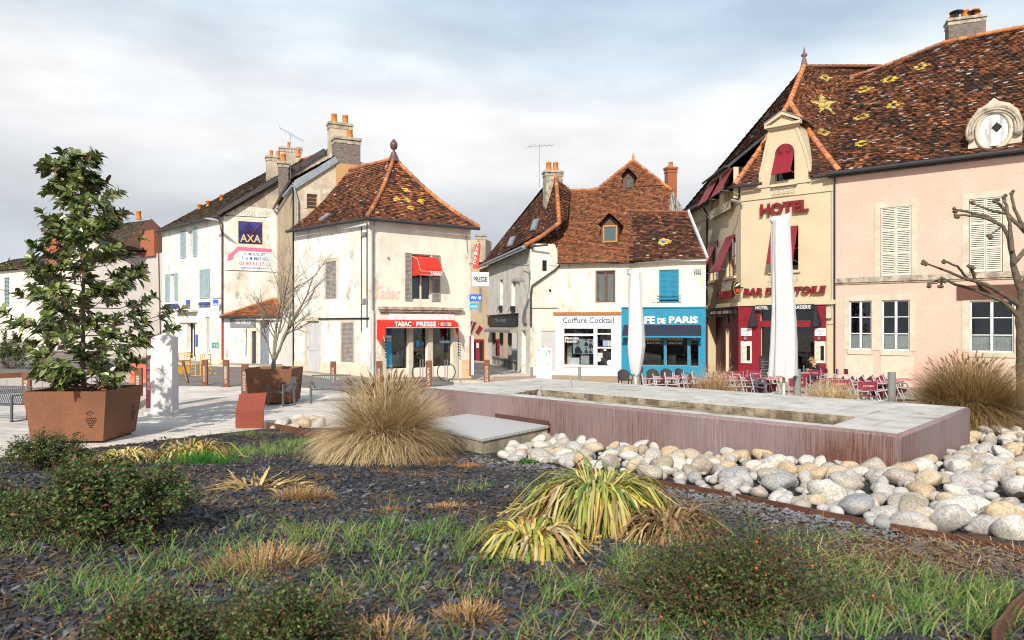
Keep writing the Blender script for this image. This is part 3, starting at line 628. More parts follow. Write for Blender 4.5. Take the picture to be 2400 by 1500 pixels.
mb = MB(); sk = lambda x, y: plane_hit(Le, (Ke-Le).cross(ap-Le), x, y)+Vector((0, -.05, .0))
q = [zm(sk(749, 513)), zm(sk(757, 514)), zm(sk(777, 494)), zm(sk(768, 494))]; mb.prism([p+Vector((-.03, -.1, .06)) for p in q], (.02, .05, -.08)); mb.build('skylight', ZINC, hT)
# side wall features
louvre(hT, WL, *r1[:2], r1[2], r1[3], -.05, GREYW, 2, 2); surround(hT, WL, r1, .13, .015, STONE, .16)
g = MB(); g.wbox(WL, *r2, -.2, -.14); [g.wbox(WL, r2[0]+(r2[1]-r2[0])*k/2-.02, r2[0]+(r2[1]-r2[0])*k/2+.02, r2[2], r2[3], -.14, -.12) for k in (0, 1, 2)]; g.wbox(WL, r2[0], r2[1], 1.2, 1.28, -.14, -.12)
o = g.build('double_door', PALEG, hT); surround(hT, WL, r2, .15, .02, STONE, .2, 'door_surround')
louvre(hT, WL, *r3[:2], r3[2], r3[3], -.03, GREYW, 2, 2); surround(hT, WL, r3, .12, .015, STONE, .12)
g = MB(); u_a, u_b = 0, WL.L; g.wbox(WL, r2[1]+.16, WL.L-.15, -.5, .62, .004, .03); g.wbox(WL, 0, r2[0]-.16, -.5, .62, .004, .03); g.build('plinth', PEACH, hT)
g = MB(); g.wbox(WL, r2[1]-.0, WL.L, *sorted(WL.rect(760, 748, 846, 745)[2:]), .002, .08); g.tube([WL.P(WL.L-.6, 7.2, .03), WL.P(WL.L-.6, 2.2, .03)], .02, 5); g.build('wall_cable', BLK, hT)
g = MB(); rr = WL.rect(849, 700, 858, 712); g.wbox(WL, *rr, 0, .08); rr = WL.rect(850, 545, 860, 553); g.wbox(WL, *rr, 0, .1); g.build('junction_box', PIPE, hT)
g = MB(); rr = WL.rect(762, 832, 772, 854); g.wbox(WL, *rr, .0, .02); g.build('meter_door', SIGNW, hT)
# drain pipe at the corner
cn = (WL.n+WR.n).normalized(); kp = Vector((*K0, 0))
pipe(hT, [kp+WR.d*.12+WR.n*.3+Vector((0, 0, zT-.1)), kp+WR.d*.12+WR.n*.1+Vector((0, 0, zT-.5)), kp+WR.d*.12+WR.n*.1+Vector((0, 0, 3.2))], .05); pipe(hT, [kp+WR.d*.12+WR.n*.1+Vector((0, 0, 3.2)), kp+WR.d*.12+WR.n*.1+Vector((0, 0, -.3))], .06, PALEG)
pipe(hT, [kp+WL.d*-.12+WL.n*.06+Vector((0, 0, zT-.1)), kp+WL.d*-.12+WL.n*.06+Vector((0, 0, 2.4))], .022, BLK, 'cable')
# upper window with its little awning
window(hT, WR, rw, PALEW, .16, 2, 1, bmat('lace_curtain', (.30, .29, .28), (.07, .07, .07), .9, 22), cz=.85); surround(hT, WR, rw, .16, .02, CREAM, .18)
louvre(hT, WR, *[WR.U(x) for x in (948.5, 965)], rw[2]-.05, rw[3]+.03, .02, GREYW, 1, 2); louvre(hT, WR, *[WR.U(x) for x in (1011, 1031)], rw[2]-.05, rw[3]-.0, .02, GREYW, 1, 2)
def awning(parent, W, u0, u1, zt, zb, proj, flap, m, name='awning', hood=0):
    g = MB(); P = W.P; n = 8; vs = []; fs = []
    prof = [(0, zt)]+[(proj*math.sin(math.pi/2*(i/n)) if hood else proj*i/n, zb+(zt-zb)*(math.cos(math.pi/2*i/n) if hood else 1-i/n)) for i in range(1, n+1)]
    prof += [(proj+.01, zb-flap)]
    for w_, z_ in prof: vs += [P(u0, z_, w_+.01), P(u1, z_, w_+.01)]
    k = len(prof); fs = [(2*i, 2*i+1, 2*i+3, 2*i+2) for i in range(k-1)]
    g.add(vs, fs)
    for u_ in (u0, u1): g.add([P(u_, z_, w_+.01) for w_, z_ in prof]+[P(u_, zb-flap, .01)], [tuple(range(k+1))])
    g.add([P(u0, z_-.012, max(0, w_-.008)) for w_, z_ in prof[:-1]], [])
    return g.build(name, m, parent)
ra_ = WR.rect(966, 602, 1021, 648); zA, zB = ra_[3], ra_[2]
aw = awning(hT, WR, ra_[0], ra_[1]-.12, zA, zB+.22, .85, .22, RED, 'window_awning', 1)
g = MB(); text(g, 'TABAC', WR.P(ra_[0]+.5, zB+.03, .875), WR.d*.72, (0, 0, .15), WR.n*.012, .03); g.build('awning_letters', WLET, aw)
g = MB(); g.wbox(WR, ra_[0]+.01, ra_[1]-.13, zB+.185, zB+.2, .868, .876); g.wbox(WR, ra_[0]+.01, ra_[1]-.13, zB, zB+.015, .868, .876)
for u_ in (ra_[0], ra_[1]-.12): g.tube([WR.P(u_, zA, .02), WR.P(u_, zB+.22+(zA-zB-.22)*.75, .56), WR.P(u_, zB+.22, .87)], .012, 5)
g.build('awning_piping', WLET, aw)
g = MB(); rr = WR.rect(886, 720, 1081, 734); zc, zd = rr[2], rr[3]; g.wbox(WR, rr[0], rr[1], zd-.13, zd, 0, .24); g.wbox(WR, rr[0]+.05, rr[1]-.05, zc+.06, zd-.132, 0, .16); g.wbox(WR, rr[0]+.08, rr[1]-.08, zc-.02, zc+.058, 0, .08); g.build('cornice', DSTONE, hT)
g = MB(); rr = WR.rect(911, 736, 1064, 754); g.wbox(WR, *rr, .01, .05); sb = g.build('fascia_board', SIGNW, hT)
g = MB(); zc = (rr[2]+rr[3])/2
for px_ in (928, 946, 1037, 1053):
    c_ = WR.P(WR.U(px_), zc, .055)
    for q_ in (.10, .03):
        g.tube([c_+WR.d*q_*math.cos(a_)+Vector((0, 0, q_*math.sin(a_))) for a_ in [2*math.pi*i/14 for i in range(15)]], .005, 4, False)
g.build('fascia_rings', PIPE, sb)
# stone piers, ledges
g = MB()
for a_, b_ in ((893, 904.5), (957.6, 967.4), (1003, 1013.4), (1060.6, 1073)):
    ua, ub = WR.U(a_), WR.U(b_); g.wbox(WR, ua, ub, -.3, s1[3]+.15, .002, .06)
g.build('shop_piers', STONE, hT)
g = MB(); g.wbox(WR, WR.U(1081), WR.L-.002, -.6, .75, .004, .03); g.build('plinth', bmat('ochre_plinth', (.70, .48, .28), None, .9), hT)
ff = MB(); ff.wbox(WR, s1[0], s1[1], s1[2], s1[3], -.2, -.19); ff.build('shop_window', GLASS, hT)
ff = MB(); ff.wbox(WR, s3[0], s3[1], s3[2], s3[3], -.2, -.19); ff.build('shop_window', GLASS, hT)
ff = MB(); ff.wbox(WR, s2[0], s2[1], s2[2], s2[3], -.3, -.29); gd_ = ff.build('glass_door', GLASS, hT)
ff = MB(); ff.wbox(WR, s2[0], s2[0]+.05, s2[2], s2[3], -.32, -.26); ff.wbox(WR, s2[1]-.05, s2[1], s2[2], s2[3], -.32, -.26); ff.wbox(WR, s2[0]+.05, s2[1]-.05, s2[2], s2[2]+.12, -.32, -.26); ff.build('door_frame', BLK, gd_)
# window stickers and display
def quad(parent, W, x0, y0, x1, y1, w, m, name, t=.01):
    g = MB(); g.wbox(W, *W.rect(x0, y0, x1, y1, w), w, w+t); return g.build(name, m, parent)
o = quad(hT, WR, 905.5, 772, 917.5, 860, -.17, CYAN, 'window_poster'); quad(o, WR, 906, 787, 917, 791.5, -.155, SIGNW, 'poster_band'); quad(o, WR, 906, 794, 917, 799, -.155, bmat('pink_print', (.75, .35, .50), None, .6), 'poster_band'); quad(o, WR, 905.5, 768.5, 917.5, 785, -.155, bmat('navy_print', (.02, .06, .30), None, .6), 'poster_band')
quad(hT, WR, 919, 832, 940, 859, -.75, SIGNW, 'display_stand'); o = quad(hT, WR, 941, 821, 954, 860, -.6, bmat('pale_blue_print', (.55, .66, .76), (.85, .85, .85), .7, 14), 'display_stand')
quad(hT, WR, 928, 824, 937, 832, -.8, BKRAFT, 'cardboard_box')
g = MB(); g.tube([WR.P(WR.U(937, -.8), s1[2]+1.2, -.8), WR.P(WR.U(937, -.8), s1[3]-.5, -.8)], .04); g.tube([WR.P(WR.U(942, -.8), s1[2]+1.0, -.8), WR.P(WR.U(942, -.8), s1[3]-.1, -.8)], .04); g.build('display_pole', WLET, hT)
quad(hT, WR, 974.5, 798, 984, 812, -.27, CYAN, 'door_sticker'); quad(hT, WR, 987, 801, 993, 808, -.27, CYAN, 'door_sticker')
g = MB()
for i in range(13):
    a_ = math.pi*(.05+.9*i/12); c_ = plane_hit(WR.P(0, 0, -.27), WR.n, 986-14*math.cos(a_), 805-18*math.sin(a_)); rr_ = .02+.02*(i % 3 == 0); g.lathe(c_, [(.001, -rr_), (rr_, 0), (.001, rr_)], 6)
g.build('door_garland', bmat('green_bead', (.10, .55, .20), None, .5), gd_)
for (x, y) in ((976, 820), (987, 820), (978, 830), (988, 832), (980, 838), (985, 838)): quad(hT, WR, x-3, y-3, x+3, y+3, -.55, bmat('round_items', (.55, .5, .42), (.3, .25, .2), .7, 9), 'display_item', .06)
o = quad(hT, WR, 1029.5, 797.5, 1057, 804.5, -.18, CYAN, 'window_banner'); g = MB(); wtext(g, WR, 'LE BIEN PUBLIC', 1031, 799, 1055.5, 803.3, .004, -.167, .02); g.build('banner_letters', WLET, o)
quad(hT, WR, 1014.5, 825, 1052, 855, -.35, BKRAFT, 'cardboard_panel'); quad(hT, WR, 1015, 805, 1049, 824, -.6, bmat('newspapers', (.75, .75, .75), (.22, .22, .24), .8, 11), 'newspaper_rack'); quad(hT, WR, 1019, 818, 1037, 824, -.42, bmat('yellow_print', (.75, .50, .06), None, .7), 'newspaper_rack'); quad(hT, WR, 1042, 815, 1050, 823, -.42, SIGNB, 'newspaper_rack')
# red shop awning with ragged ends
rr = WR.rect(904, 756, 1074, 768.5, .75); u0_, u1_ = rr[0], rr[1]
g = MB(); P = WR.P; zt_, zb_ = rr[3]+.12, rr[2]
vs = [P(u0_-.12, zt_+.02, .06), P(u1_+.12, zt_+.02, .06), P(u1_, zt_-.12, .75), P(u0_, zt_-.12, .75), P(u1_+.02, zb_, .79), P(u0_-.02, zb_, .79)]
g.add(vs, [(0, 1, 2, 3), (3, 2, 4, 5)]); g.add([P(u0_-.12, zt_+.02, .06), P(u0_, zt_-.12, .75), P(u0_-.02, zb_-.35, .70), P(u0_-.12, zb_-.75, .45), P(u0_-.16, zb_-.5, .1)], [(0, 1, 2, 3, 4)]); g.add([P(u1_+.12, zt_+.02, .06), P(u1_, zt_-.12, .75), P(u1_+.06, zb_-.55, .72), P(u1_+.18, zb_-.3, .3)], [(0, 1, 2, 3)])
aw = g.build('shop_awning', RED, hT)
g = MB()
for s_, a_, b_ in (('TABAC', 925, 964), ('PRESSE', 976, 1022)): ua, ub = WR.U(a_, .79), WR.U(b_, .79); text(g, s_, P(ua, zb_+.07, .79), WR.d*(ub-ua), (0, 0, .235), WR.n*.012, .035)
for x_ in (969.5, 1028): c_ = P(WR.U(x_, .79), zb_+.19, .79); g.lathe(c_, [(.001, -.03), (.03, 0), (.001, .03)], 8)
g.tube([P(u0_, zb_+.005, .80), P(u1_, zb_+.005, .80)], .012, 4); g.tube([P(u0_-.02, zt_, .3), P(u0_-.05, zb_-.6, .72)], .012, 4); g.build('awning_letters', WLET, aw)
for i, c_ in enumerate(((.85, .85, .85), (.85, .35, .08), (.08, .40, .75), (.85, .6, .1), (.80, .80, .80))):
    g = MB(); cen = P(WR.U(1036+i*4.6, .8), zb_+.17, .80); g.tube([cen+WR.d*.055*math.cos(t_)+Vector((0, 0, .07*math.sin(t_))) for t_ in [6.283*k/10 for k in range(11)]], .022, 5, False); g.build('awning_badge', bmat('badge_colour_%d' % i, c_, None, .5), aw)
for px_ in (900, 1070):
    g = MB()
    for k in range(7): g.lathe(WR.P(WR.U(px_), s1[3]-.55-.14*k, .2), [(.001, -.05), (.035, -.03), (.04, .02), (.001, .05)], 6)
    g.build('hanging_chain', BLK, hT)
g = MB(); wtext(g, WR, 'Tabac', 878, 672, 939, 702, .006, .002, .022, .45); g.build('script_letters', ROSE2, hT)
g = MB(); g.lathe(WR.P(WR.U(909), 5.72, .06), [(.001, -.07), (.07, 0), (.001, .07)], 8); g.tube([WR.P(WR.U(1092), 7.1, .05), WR.P(WR.U(1095), 6.2, .05)], .02); g.build('wall_bracket', PIPE, hT)
g = MB(); g.tube([WR.P(WR.U(1018), 2.2, .02), WR.P(.2, 6.6, .02)], .0) if 0 else None
# signs on the lane corner: each is a thing of its own
Wn = Wall((R0[0]-.02, R0[1]), (R0[0]+3, R0[1]))      # plane facing the square, at the corner
def sign(name, label, W, r, t, m, words=None, lm=WLET, bold=.02, cat='sign', extra=None, w=0):
    s_ = root(name, W.P((r[0]+r[1])/2, r[2], w), label, cat); g = MB(); g.wbox(W, *r, w, w+t); o = g.build('panel', m, s_)
    if words:
        q = MB(); du, dz = r[1]-r[0], r[3]-r[2]; text(q, words, W.P(r[0]+du*.1, r[2]+dz*.3, w+t+.001), W.d*du*.8, (0, 0, dz*.4), W.n*.01, bold); q.build('letters', lm, o)
    return s_
# vertical TABAC lozenge
s_ = root('shop_sign', PX(1114, 630, 36.9), 'tall red lozenge sign with white letters reading TABAC on the lane corner', 'sign')
g = MB(); pts = [(1108, 628), (1120, 630), (1125, 575), (1122, 565), (1116, 566), (1111, 590)]; g.prism([PX(x, y, 36.9) for x, y in pts], (.02, .22, 0)); o = g.build('panel', bmat('red_sign', (.72, .06, .03), None, .4), s_)
g = MB()
for i, ch in enumerate('TABAC'):
    y1 = 577+i*10.6; x1 = 1119.5-i*1.9; text(g, ch, PX(x1-3.4, y1, 36.88), (PX(x1+3.4, 0, 36.88)-PX(x1-3.4, 0, 36.88)), (0, 0, .19), (0, -.015, 0), .03)
g.build('letters', WLET, o); g = MB(); g.tube([PX(1100, 617, 37.2), PX(1111, 617, 37)], .03); g.build('bracket', PIPE, s_)
sign('shop_sign', 'white lit box sign reading PRESSE jutting from the lane corner', Wn, Wn.rect(1106.5, 639, 1146, 671), .25, SIGNW, 'PRESSE', BLK, .03)
s_ = sign('shop_sign', 'blue lottery sign with white letters below the white PRESSE sign', Wn, Wn.rect(1101, 690, 1130, 706), .12, SIGNB)
g = MB(); r = Wn.rect(1104, 695, 1117, 702, .12); text(g, 'FDJ', Wn.P(r[0], r[2], .122), Wn.d*(r[1]-r[0]), (0, 0, r[3]-r[2]), Wn.n*.01, .03, .25); o = [c for c in s_.children][0]; g.build('letters', WLET, o)
g = MB()
for a_ in (.8, 2.4, 4.0, 5.5): c_ = Wn.P(r[1]+.16+.05*math.cos(a_), (r[2]+r[3])/2+.05*math.sin(a_), .13); g.tube([c_+Vector((.035*math.cos(t), 0, .035*math.sin(t))) for t in [6.28*k/8 for k in range(9)]], .012, 4, False)
g.build('clover_mark', WLET, o)
sign('shop_sign', 'tilted small blue newspaper sign under the lottery sign', Wn, Wn.rect(1101, 711, 1121, 725), .1, CYAN, 'Le Bien Public', WLET, .01)
# lane shop with red awnings
sA = root('side_awning', (-1.6, 39, 2.8), 'sloping red striped awning over the lane side of the tobacco shop', 'awning')
def slab(parent, pts, Ys, t, m, name): g = MB(); g.prism([PX(x, y, Y) for (x, y), Y in zip(pts, Ys)], (0, .05, -.03)); return g.build(name, m, parent)
o = slab(sA, [(1100, 751), (1118, 756), (1104, 792), (1099, 800)], [39, 39.5, 38, 37.6], .05, RED, 'awning_cloth'); o2 = slab(sA, [(1124, 762), (1133, 771), (1122, 786), (1114, 778)], [41, 41.5, 40, 39.8], .05, RED, 'awning_cloth')
g = MB(); g.bar(PX(1117, 757, 39.3), PX(1102, 794, 37.9), .05, .06); g.bar(PX(1109, 754, 39.0), PX(1100, 780, 37.7), .05, .06); g.bar(PX(1132, 772, 41.3), PX(1121.5, 787, 39.9), .05, .06); g.build('awning_stripe', WLET, o)
pl = root('sign_panel', GX(1106, 36), 'tall narrow white edged red panel on two short legs at the lane mouth', 'sign'); 
g = MB(); a_ = GX(1104, 36); b_ = GX(1110, 36); g.hexa([a_+Vector((0, 0, .35)), b_+Vector((0, 0, .35)), b_+Vector((0, .12, .35)), a_+Vector((0, .12, .35)), a_+Vector((0, 0, 2.3)), b_+Vector((0, 0, 2.3)), b_+Vector((0, .12, 2.3)), a_+Vector((0, .12, 2.3))]); g.build('panel', SIGNW, pl)
g = MB(); c_ = GX(1102.5, 36); g.box((c_.x-.05, c_.y, c_.z+.3), (c_.x+.03, c_.y+.1, c_.z+2.3)); g.build('red_edge', BURG, pl)
for k in (0, 1): g = MB(); p = a_.lerp(b_, .2+.6*k); g.tube([p+Vector((0, .06, 0)), p+Vector((0, .06, .4))], .03); g.build('leg', STEEL, pl)
# ================================================================ LANE, far house
hP = root('lane_house', (-2, 58, 0), 'beige house with rubble chimney at the end of the narrow lane', 'house')
Wp = Wall((-4.6, 58), (-1.0, 57)); rp1 = Wp.rect(1123, 674, 1130, 733)
mb = MB(); wall_mesh(mb, Wp, -1, 7.6, [rp1]); mb.build('wall', [BEIGE2, ROOM], hP); louvre(hP, Wp, *rp1, -.03, GREYW, 2, 1)
mb = MB(); mb.wbox(Wp, Wp.U(1096), Wp.U(1139), 7.6, Wp.hit(1120, 562)[1], -1.5, -.05); mb.build('upper_wall', GREIGE, hP)
chimney(hP, Wp.P(Wp.U(1129), 0, .2).xy, .75, .6, 7.5, Wp.hit(1129, 556)[1], GREIGE, ()); 
mb = MB(); a_ = PX(1136, 583, 60); roof_plane(mb, [PX(1136, 622, 58), PX(1166, 622, 58), PX(1160, 590, 60), PX(1138, 582, 60)], pal='new', seed=31); mb.build('roof', TILE, hP)
r = Wp.rect(1099, 795, 1135, 862); g = MB(); g.wbox(Wp, r[0]-.1, r[1], -1, r[3], 0, .1); sf = g.build('shop_front', BURG, hP)
for x0, x1 in ((1108, 1115), (1124, 1131)): rr = Wp.rect(x0, 800, x1, 858, .1); g = MB(); g.wbox(Wp, rr[0], rr[1], rr[2], rr[3], .101, .12); g.build('shop_pane', BLK, sf)
rr = Wp.rect(1117, 804, 1122, 815, .1); g = MB(); g.wbox(Wp, *rr, .101, .13); g.build('poster', SIGNW, sf)

# ================================================================ HOUSE C (dress shop)
Q0, D0, D1 = (1.09, 43.0), (2.71, 43.5), (10.95, 41.0)
hC = root('dress_shop_house', (0, 47, -.4), 'white house with very steep dark roof over the black fronted dress shop', 'house')
Wc = Wall((-1.88, 56), Q0); Wc2 = Wall(Q0, D0); zC = 7.2
n1, n2 = Wc.rect(1171.5, 655, 1178, 728), Wc.rect(1199, 660, 1208, 730)
sh, nd = Wc.rect(1154, 776, 1213, 872), Wc.rect(1222.5, 774, 1232, 876)
mb = MB(); wall_mesh(mb, Wc, -1.2, zC, [(*n1, .25), (*n2, .25), (*sh, .3), (*nd, .3)], room=True)
mb.build('lane_wall', [WHITE, SHOPI], hC)
for r in (n1, n2):
    g = MB(); g.wbox(Wc, *r, -.25, -.2); o = g.build('blind_niche', SIGNW, hC); g = MB(); g.wbox(Wc, r[0]+.1, r[1], r[2], r[2]+.35, -.1, .12); g.tube([Wc.P(r[0]+.2, r[2]+.3, .12), Wc.P(r[0]+.2, r[2]-.05, .3)], .02); g.build('spotlight', BLK, hC)
g = MB(); g.wbox(Wc, *nd, -.3, -.25); g.build('door', CREAM, hC)
g = MB(); rr = Wc.rect(1148, 740, 1215, 763); g.wbox(Wc, *rr, 0, .18); g.wbox(Wc, rr[0]+.3, rr[1]+.1, rr[3]+.02, rr[3]+.1, 0, .3); fb = g.build('fascia_board', BLK, hC)
g = MB(); du, dz = rr[1]-rr[0], rr[3]-rr[2]; text(g, 'Mon Ange', Wc.P(rr[0]+du*.3, rr[2]+dz*.2, .182), Wc.d*du*.4, (0, 0, dz*.6), Wc.n*.01, 0, .3); g.build('fascia_letters', bmat('dull_grey_letter', (.20, .24, .24), None, .5), fb)
rr = Wc.rect(1150, 766, 1214, 776); awning(hC, Wc, rr[0], rr[1], rr[3], rr[2]+.1, .5, .2, bmat('grey_awning_cloth', (.30, .27, .24), None, .9), 'shop_awning')
g = MB(); u0, u1, z0, z1 = sh
zk = z0+.85
g.wbox(Wc, u0, u1, z0, z0+.1, -.15, .03)
for k in range(7): a_ = u0+(u1-u0)*k/6; g.wbox(Wc, a_-.06, a_+.06, z0+.1, z1 if k in (0, 2, 4, 6) else zk, -.15, .02)
g.wbox(Wc, u0, u1, zk, zk+.1, -.15, .04); g.wbox(Wc, u0, u1, z0+.1, zk, -.13, -.06); sf = g.build('shop_front', SHOPG, hC)
g = MB(); g.wbox(Wc, u0, u1, zk+.1, z1, -.12, -.11); g.build('shop_pane', GLASS, sf)
for a_, b_ in ((.08, .28), (.36, .62), (.70, .92)):
    g = MB(); n = 10; vs = []
    for i in range(n+1): u = u0+(u1-u0)*(a_+(b_-a_)*i/n); ww = -.4+.05*math.sin(i*1.9); vs += [Wc.P(u, zk, ww), Wc.P(u, z1-.1, ww)]
    g.add(vs, [(2*i, 2*i+2, 2*i+3, 2*i+1) for i in range(n)], True); g.build('curtain', TEAL if a_ > .3 else CURT, sf)
g = MB(); g.wbox(Wc, u0-.2, u0+1.2, z0-.5, z0-.02, 0, .5); g.wbox(Wc, u0+1.4, u1+.3, z0-.5, z0-.08, 0, .45); g.build('stone_step', STONE, hC)
cw2d, cw2w = Wc2.rect(1269.5, 775, 1302, 872), Wc2.rect(1271, 610, 1281, 635)
mb = MB(); wall_mesh(mb, Wc2, -1, 6.2, [(*cw2d, .12)]); 
mb.build('front_wall', [CREAM, ROOM], hC)
mb = MB(); zt = Wc2.hit(1290, 572)[1]; wall_mesh(mb, Wc2, 6.2, zt, [(*cw2w, .2)] if cw2w[2] > 6.2 else [], 0, Wc2.U(1300)); 
ue = Wc2.U(1300); ngon_wall(mb, Wc2, [(ue, 6.2), (Wc2.L+.05, 6.2), (Wc2.L+.0, 6.5), (ue+.12, zt-.25), (ue, zt)]); mb.build('upper_wall', [CREAM, ROOM], hC)
if cw2w[2] <= 6.2: g = MB(); g.wbox(Wc2, *cw2w, .002, .02); g.build('small_window', ROOM, hC)
g = MB(); g.wbox(Wc2, *cw2d, -.12, -.07)
for k in range(2):
    for j in range(4): a_ = cw2d[0]+.08+k*(cw2d[1]-cw2d[0])/2; g.wbox(Wc2, a_, a_+(cw2d[1]-cw2d[0])/2-.14, cw2d[2]+.12+j*.58, cw2d[2]+.6+j*.58, -.07, -.05)
g.build('door', PALEG, hC)
pipe(hC, [Wc2.P(*Wc2.hit(1312, 622, .1), .1), Wc2.P(*Wc2.hit(1300, 633, .1), .1), Wc2.P(*Wc2.hit(1247, 670, .1), .1), Wc2.P(*Wc2.hit(1244, 690, .1), .1), Wc2.P(*Wc2.hit(1244, 765, .1), .1)], .06, GUTTER)
g = MB(); g.lathe(Wc2.P(*Wc2.hit(1289, 681), .02), [(.001, -.11), (.09, 0), (.001, .11)], 10); g.build('vent_hole', BLK, hC)
g = MB(); g.wbox(Wc, *Wc.rect(1228, 745, 1236, 758), 0, .12); g.build('letter_box', SHOPG, hC)
g = MB(); g.tube([Wc2.P(*Wc2.hit(1245, 722, .03), .03), Wc2.P(*Wc2.hit(1310, 722, .03), .03)], .03, 5); g.tube([Wc.P(*Wc.hit(1165, 619, .03), .03), Wc.P(*Wc.hit(1240, 621, .03), .03), Wc2.P(*Wc2.hit(1310, 623, .1), .1)], .012, 4); g.build('wall_cable', PIPE, hC)
# roofs of C
ea = Wc.P(-1.2, zC, .4); eb = Wc.P(Wc.L+.2, zC, .4); P3c = PX(1311, 523, 43.7); top = PX(1303, 412, 46.8); btop = PX(1288, 420, 50.5); nC = (P3c-ea).cross(top-ea)
hC_ = lambda x, y: plane_hit(ea, nC, x, y)
mbr = MB()
roof_plane(mbr, [ea, eb, P3c], None, seed=33, pal='dark'); roof_plane(mbr, [ea, P3c, top], None, seed=35, pal='dark'); roof_plane(mbr, [ea, top, btop], None, seed=36, pal='dark')
e2a = Wc2.P(-.1, 7.15, .3); e2b = Wc2.P(Wc2.L-.3, 7.15, .3)
nC2 = (e2b-e2a).cross(-Wc2.n+Vector((0, 0, 1.5))); h2 = lambda x, y: plane_hit(e2a, nC2, x, y)
roof_plane(mbr, [eb+Vector((0, -.02, 0)), PX(1284, 574, 42.8), PX(1318, 607, 43.1), PX(1324, 520, 44.8), P3c], None, seed=34, pal='dark'); roof_plane(mbr, [P3c, PX(1324, 520, 44.8), PX(1336, 443, 47.2), PX(1306, 428, 46.6)], None, seed=37, pal='dark')
mbr.build('roof', TILE, hC)
mb = MB(); ridge(mb, [eb, eb.lerp(P3c, .5)+Vector((0, 0, -.1)), P3c, P3c.lerp(top, .5), top], .13, .34, seed=8); mb.build('ridge_tiles', TILE, hC)
gutter(hC, ea+Vector((-.06, -.05, -.05)), eb+Vector((-.06, -.05, -.05)), .1, ZINC); gutter(hC, e2a, PX(1284, 574, 42.7), .06)
for (x, y, w_, h_) in ((1200, 569, 12, 22), (1255, 530, 13, 26)):
    q = [hC_(x-w_/2-4, y+h_/2), hC_(x+w_/2-4, y+h_/2-3), hC_(x+w_/2+5, y-h_/2-3), hC_(x-w_/2+5, y-h_/2)]; mb = MB(); mb.prism([p+Vector((-.1, -.06, .07)) for p in q], (.05, .05, -.08)); o = mb.build('skylight', ZINC, hC)
    c_ = sum(q, Vector())/4; mb = MB(); mb.prism([c_.lerp(p, .72)+Vector((-.115, -.07, .09)) for p in q], (.01, .01, -.02)); mb.build('pane', bmat('sky_glass', (.20, .26, .30), None, .12, spec=.8), o)
chimney(hC, (PX(1296, 0, top.y+.3).x, top.y+.3), 1.15, .8, top.z-2.2, H+(765-405)*(top.y)/F, DSTONE, (-.28, .18), .2, ph=.6, pr=.18)
antenna('television antenna strapped to the mossy chimney above the dress shop', (PX(1264, 0, top.y).x, top.y), H+(765-340)*top.y/F, H+(765-438)*top.y/F, 6, (1.6, .5, .2))
# wall lamp between C walls
wl = root('street_lamp', Wc2.P(.1, 5.2, .1), 'funnel shaped street lamp on a bent arm at the dress shop corner', 'street lamp')
Yl = 41.8; g = MB(); g.tube([PX(1240, 640, 42.9), PX(1228, 635, Yl), PX(1220, 640, Yl), PX(1219, 655, Yl)], .05); g.bar(PX(1241, 632, 42.9), PX(1241, 650, 42.9), .1, .08); g.build('arm', bmat('khaki_metal', (.30, .28, .22), None, .5), wl)
g = MB(); g.lathe(PX(1213, 685, Yl), [(.03, 0), (.05, .1), (.17, .58)], 10); g.build('glass_cone', bmat('milky_glass', (.50, .49, .44), None, .3), wl); g = MB(); g.lathe(PX(1213, 660, Yl), [(.42, .02), (.25, .16), (.02, .2)], 12); g.build('hood', SHOPG, wl)

# ================================================================ HOUSE D (hairdresser)
hD = root('hairdresser_house', (5, 42.3, -.45), 'cream house with rust tiled roof and two small dormers above the white hairdresser front', 'house')
WD = Wall(D0, D1); zD = 6.26; uDE = WD.U(1457)
rd1 = WD.rect(1398, 636, 1440, 709); hs_, hd_, ht_ = WD.rect(1322, 770, 1391.5, 855), WD.rect(1400, 784, 1433, 857), WD.rect(1400, 771, 1433, 781)
mb = MB(); wall_mesh(mb, WD, -1, zD, [rd1, (*hs_, .2), (*hd_, .2), (*ht_, .2)], 0, uDE); mb.build('front_wall', [CREAM, SHOPI], hD)
window(hD, WD, rd1, WOODF, .14, 2, 1, CURT, fr=.08); surround(hD, WD, rd1, .06, .01, WOODF, .06); 
g = MB(); rr = WD.rect(1303, 738, 1456, 884)
u0, u1 = rr[0], rr[1]; us = sorted({u0, hs_[0], hs_[1], hd_[0], hd_[1], u1})
zz_ = lambda y, x=1380: WD.hit(x, y)[1]
t = .07
g.wbox(WD, u0, u1, hs_[3]+.003, rr[3], .003, t)                              # fascia
g.wbox(WD, u0, hs_[0]-.003, -1, hs_[3], .003, t); g.wbox(WD, hs_[1]+.003, hd_[0]-.003, -1, hs_[3], .003, t); g.wbox(WD, hd_[1]+.003, u1, -1, hs_[3], .003, t)
g.wbox(WD, hs_[0]-.003, hs_[1]+.003, -1, hs_[2]-.003, .003, t-.01); g.wbox(WD, hd_[0]-.003, hd_[1]+.003, -1, hd_[2]-.003, .003, t-.02)
g.wbox(WD, hd_[0]-.003, hd_[1]+.003, hd_[3]+.003, ht_[2]-.003, .003, t-.02)
z_tr = zz_(784.5); g.wbox(WD, hs_[0], hs_[1], z_tr-.07, z_tr+.06, -.1, .02)
z_d = zz_(815, 1416); g.wbox(WD, hd_[0], hd_[1], z_d-.04, z_d+.04, -.14, .02)
for a_, b_ in ((u0+.1, hs_[0]-.12), (hd_[1]+.2, u1-.1)):
    for z0_, z1_ in ((-.35, .1), (.25, 2.6)): g.wbox(WD, a_, b_, z0_, z1_, t+.001, t+.012)
g.wbox(WD, u0, u1, rr[3]-.62, rr[3]-.6, t+.001, t+.02); g.wbox(WD, hs_[0]-.15, hs_[1]+.1, hs_[2]-.14, hs_[2]-.09, t-.008, t+.05)
sf = g.build('shop_front', SHOPW, hD)
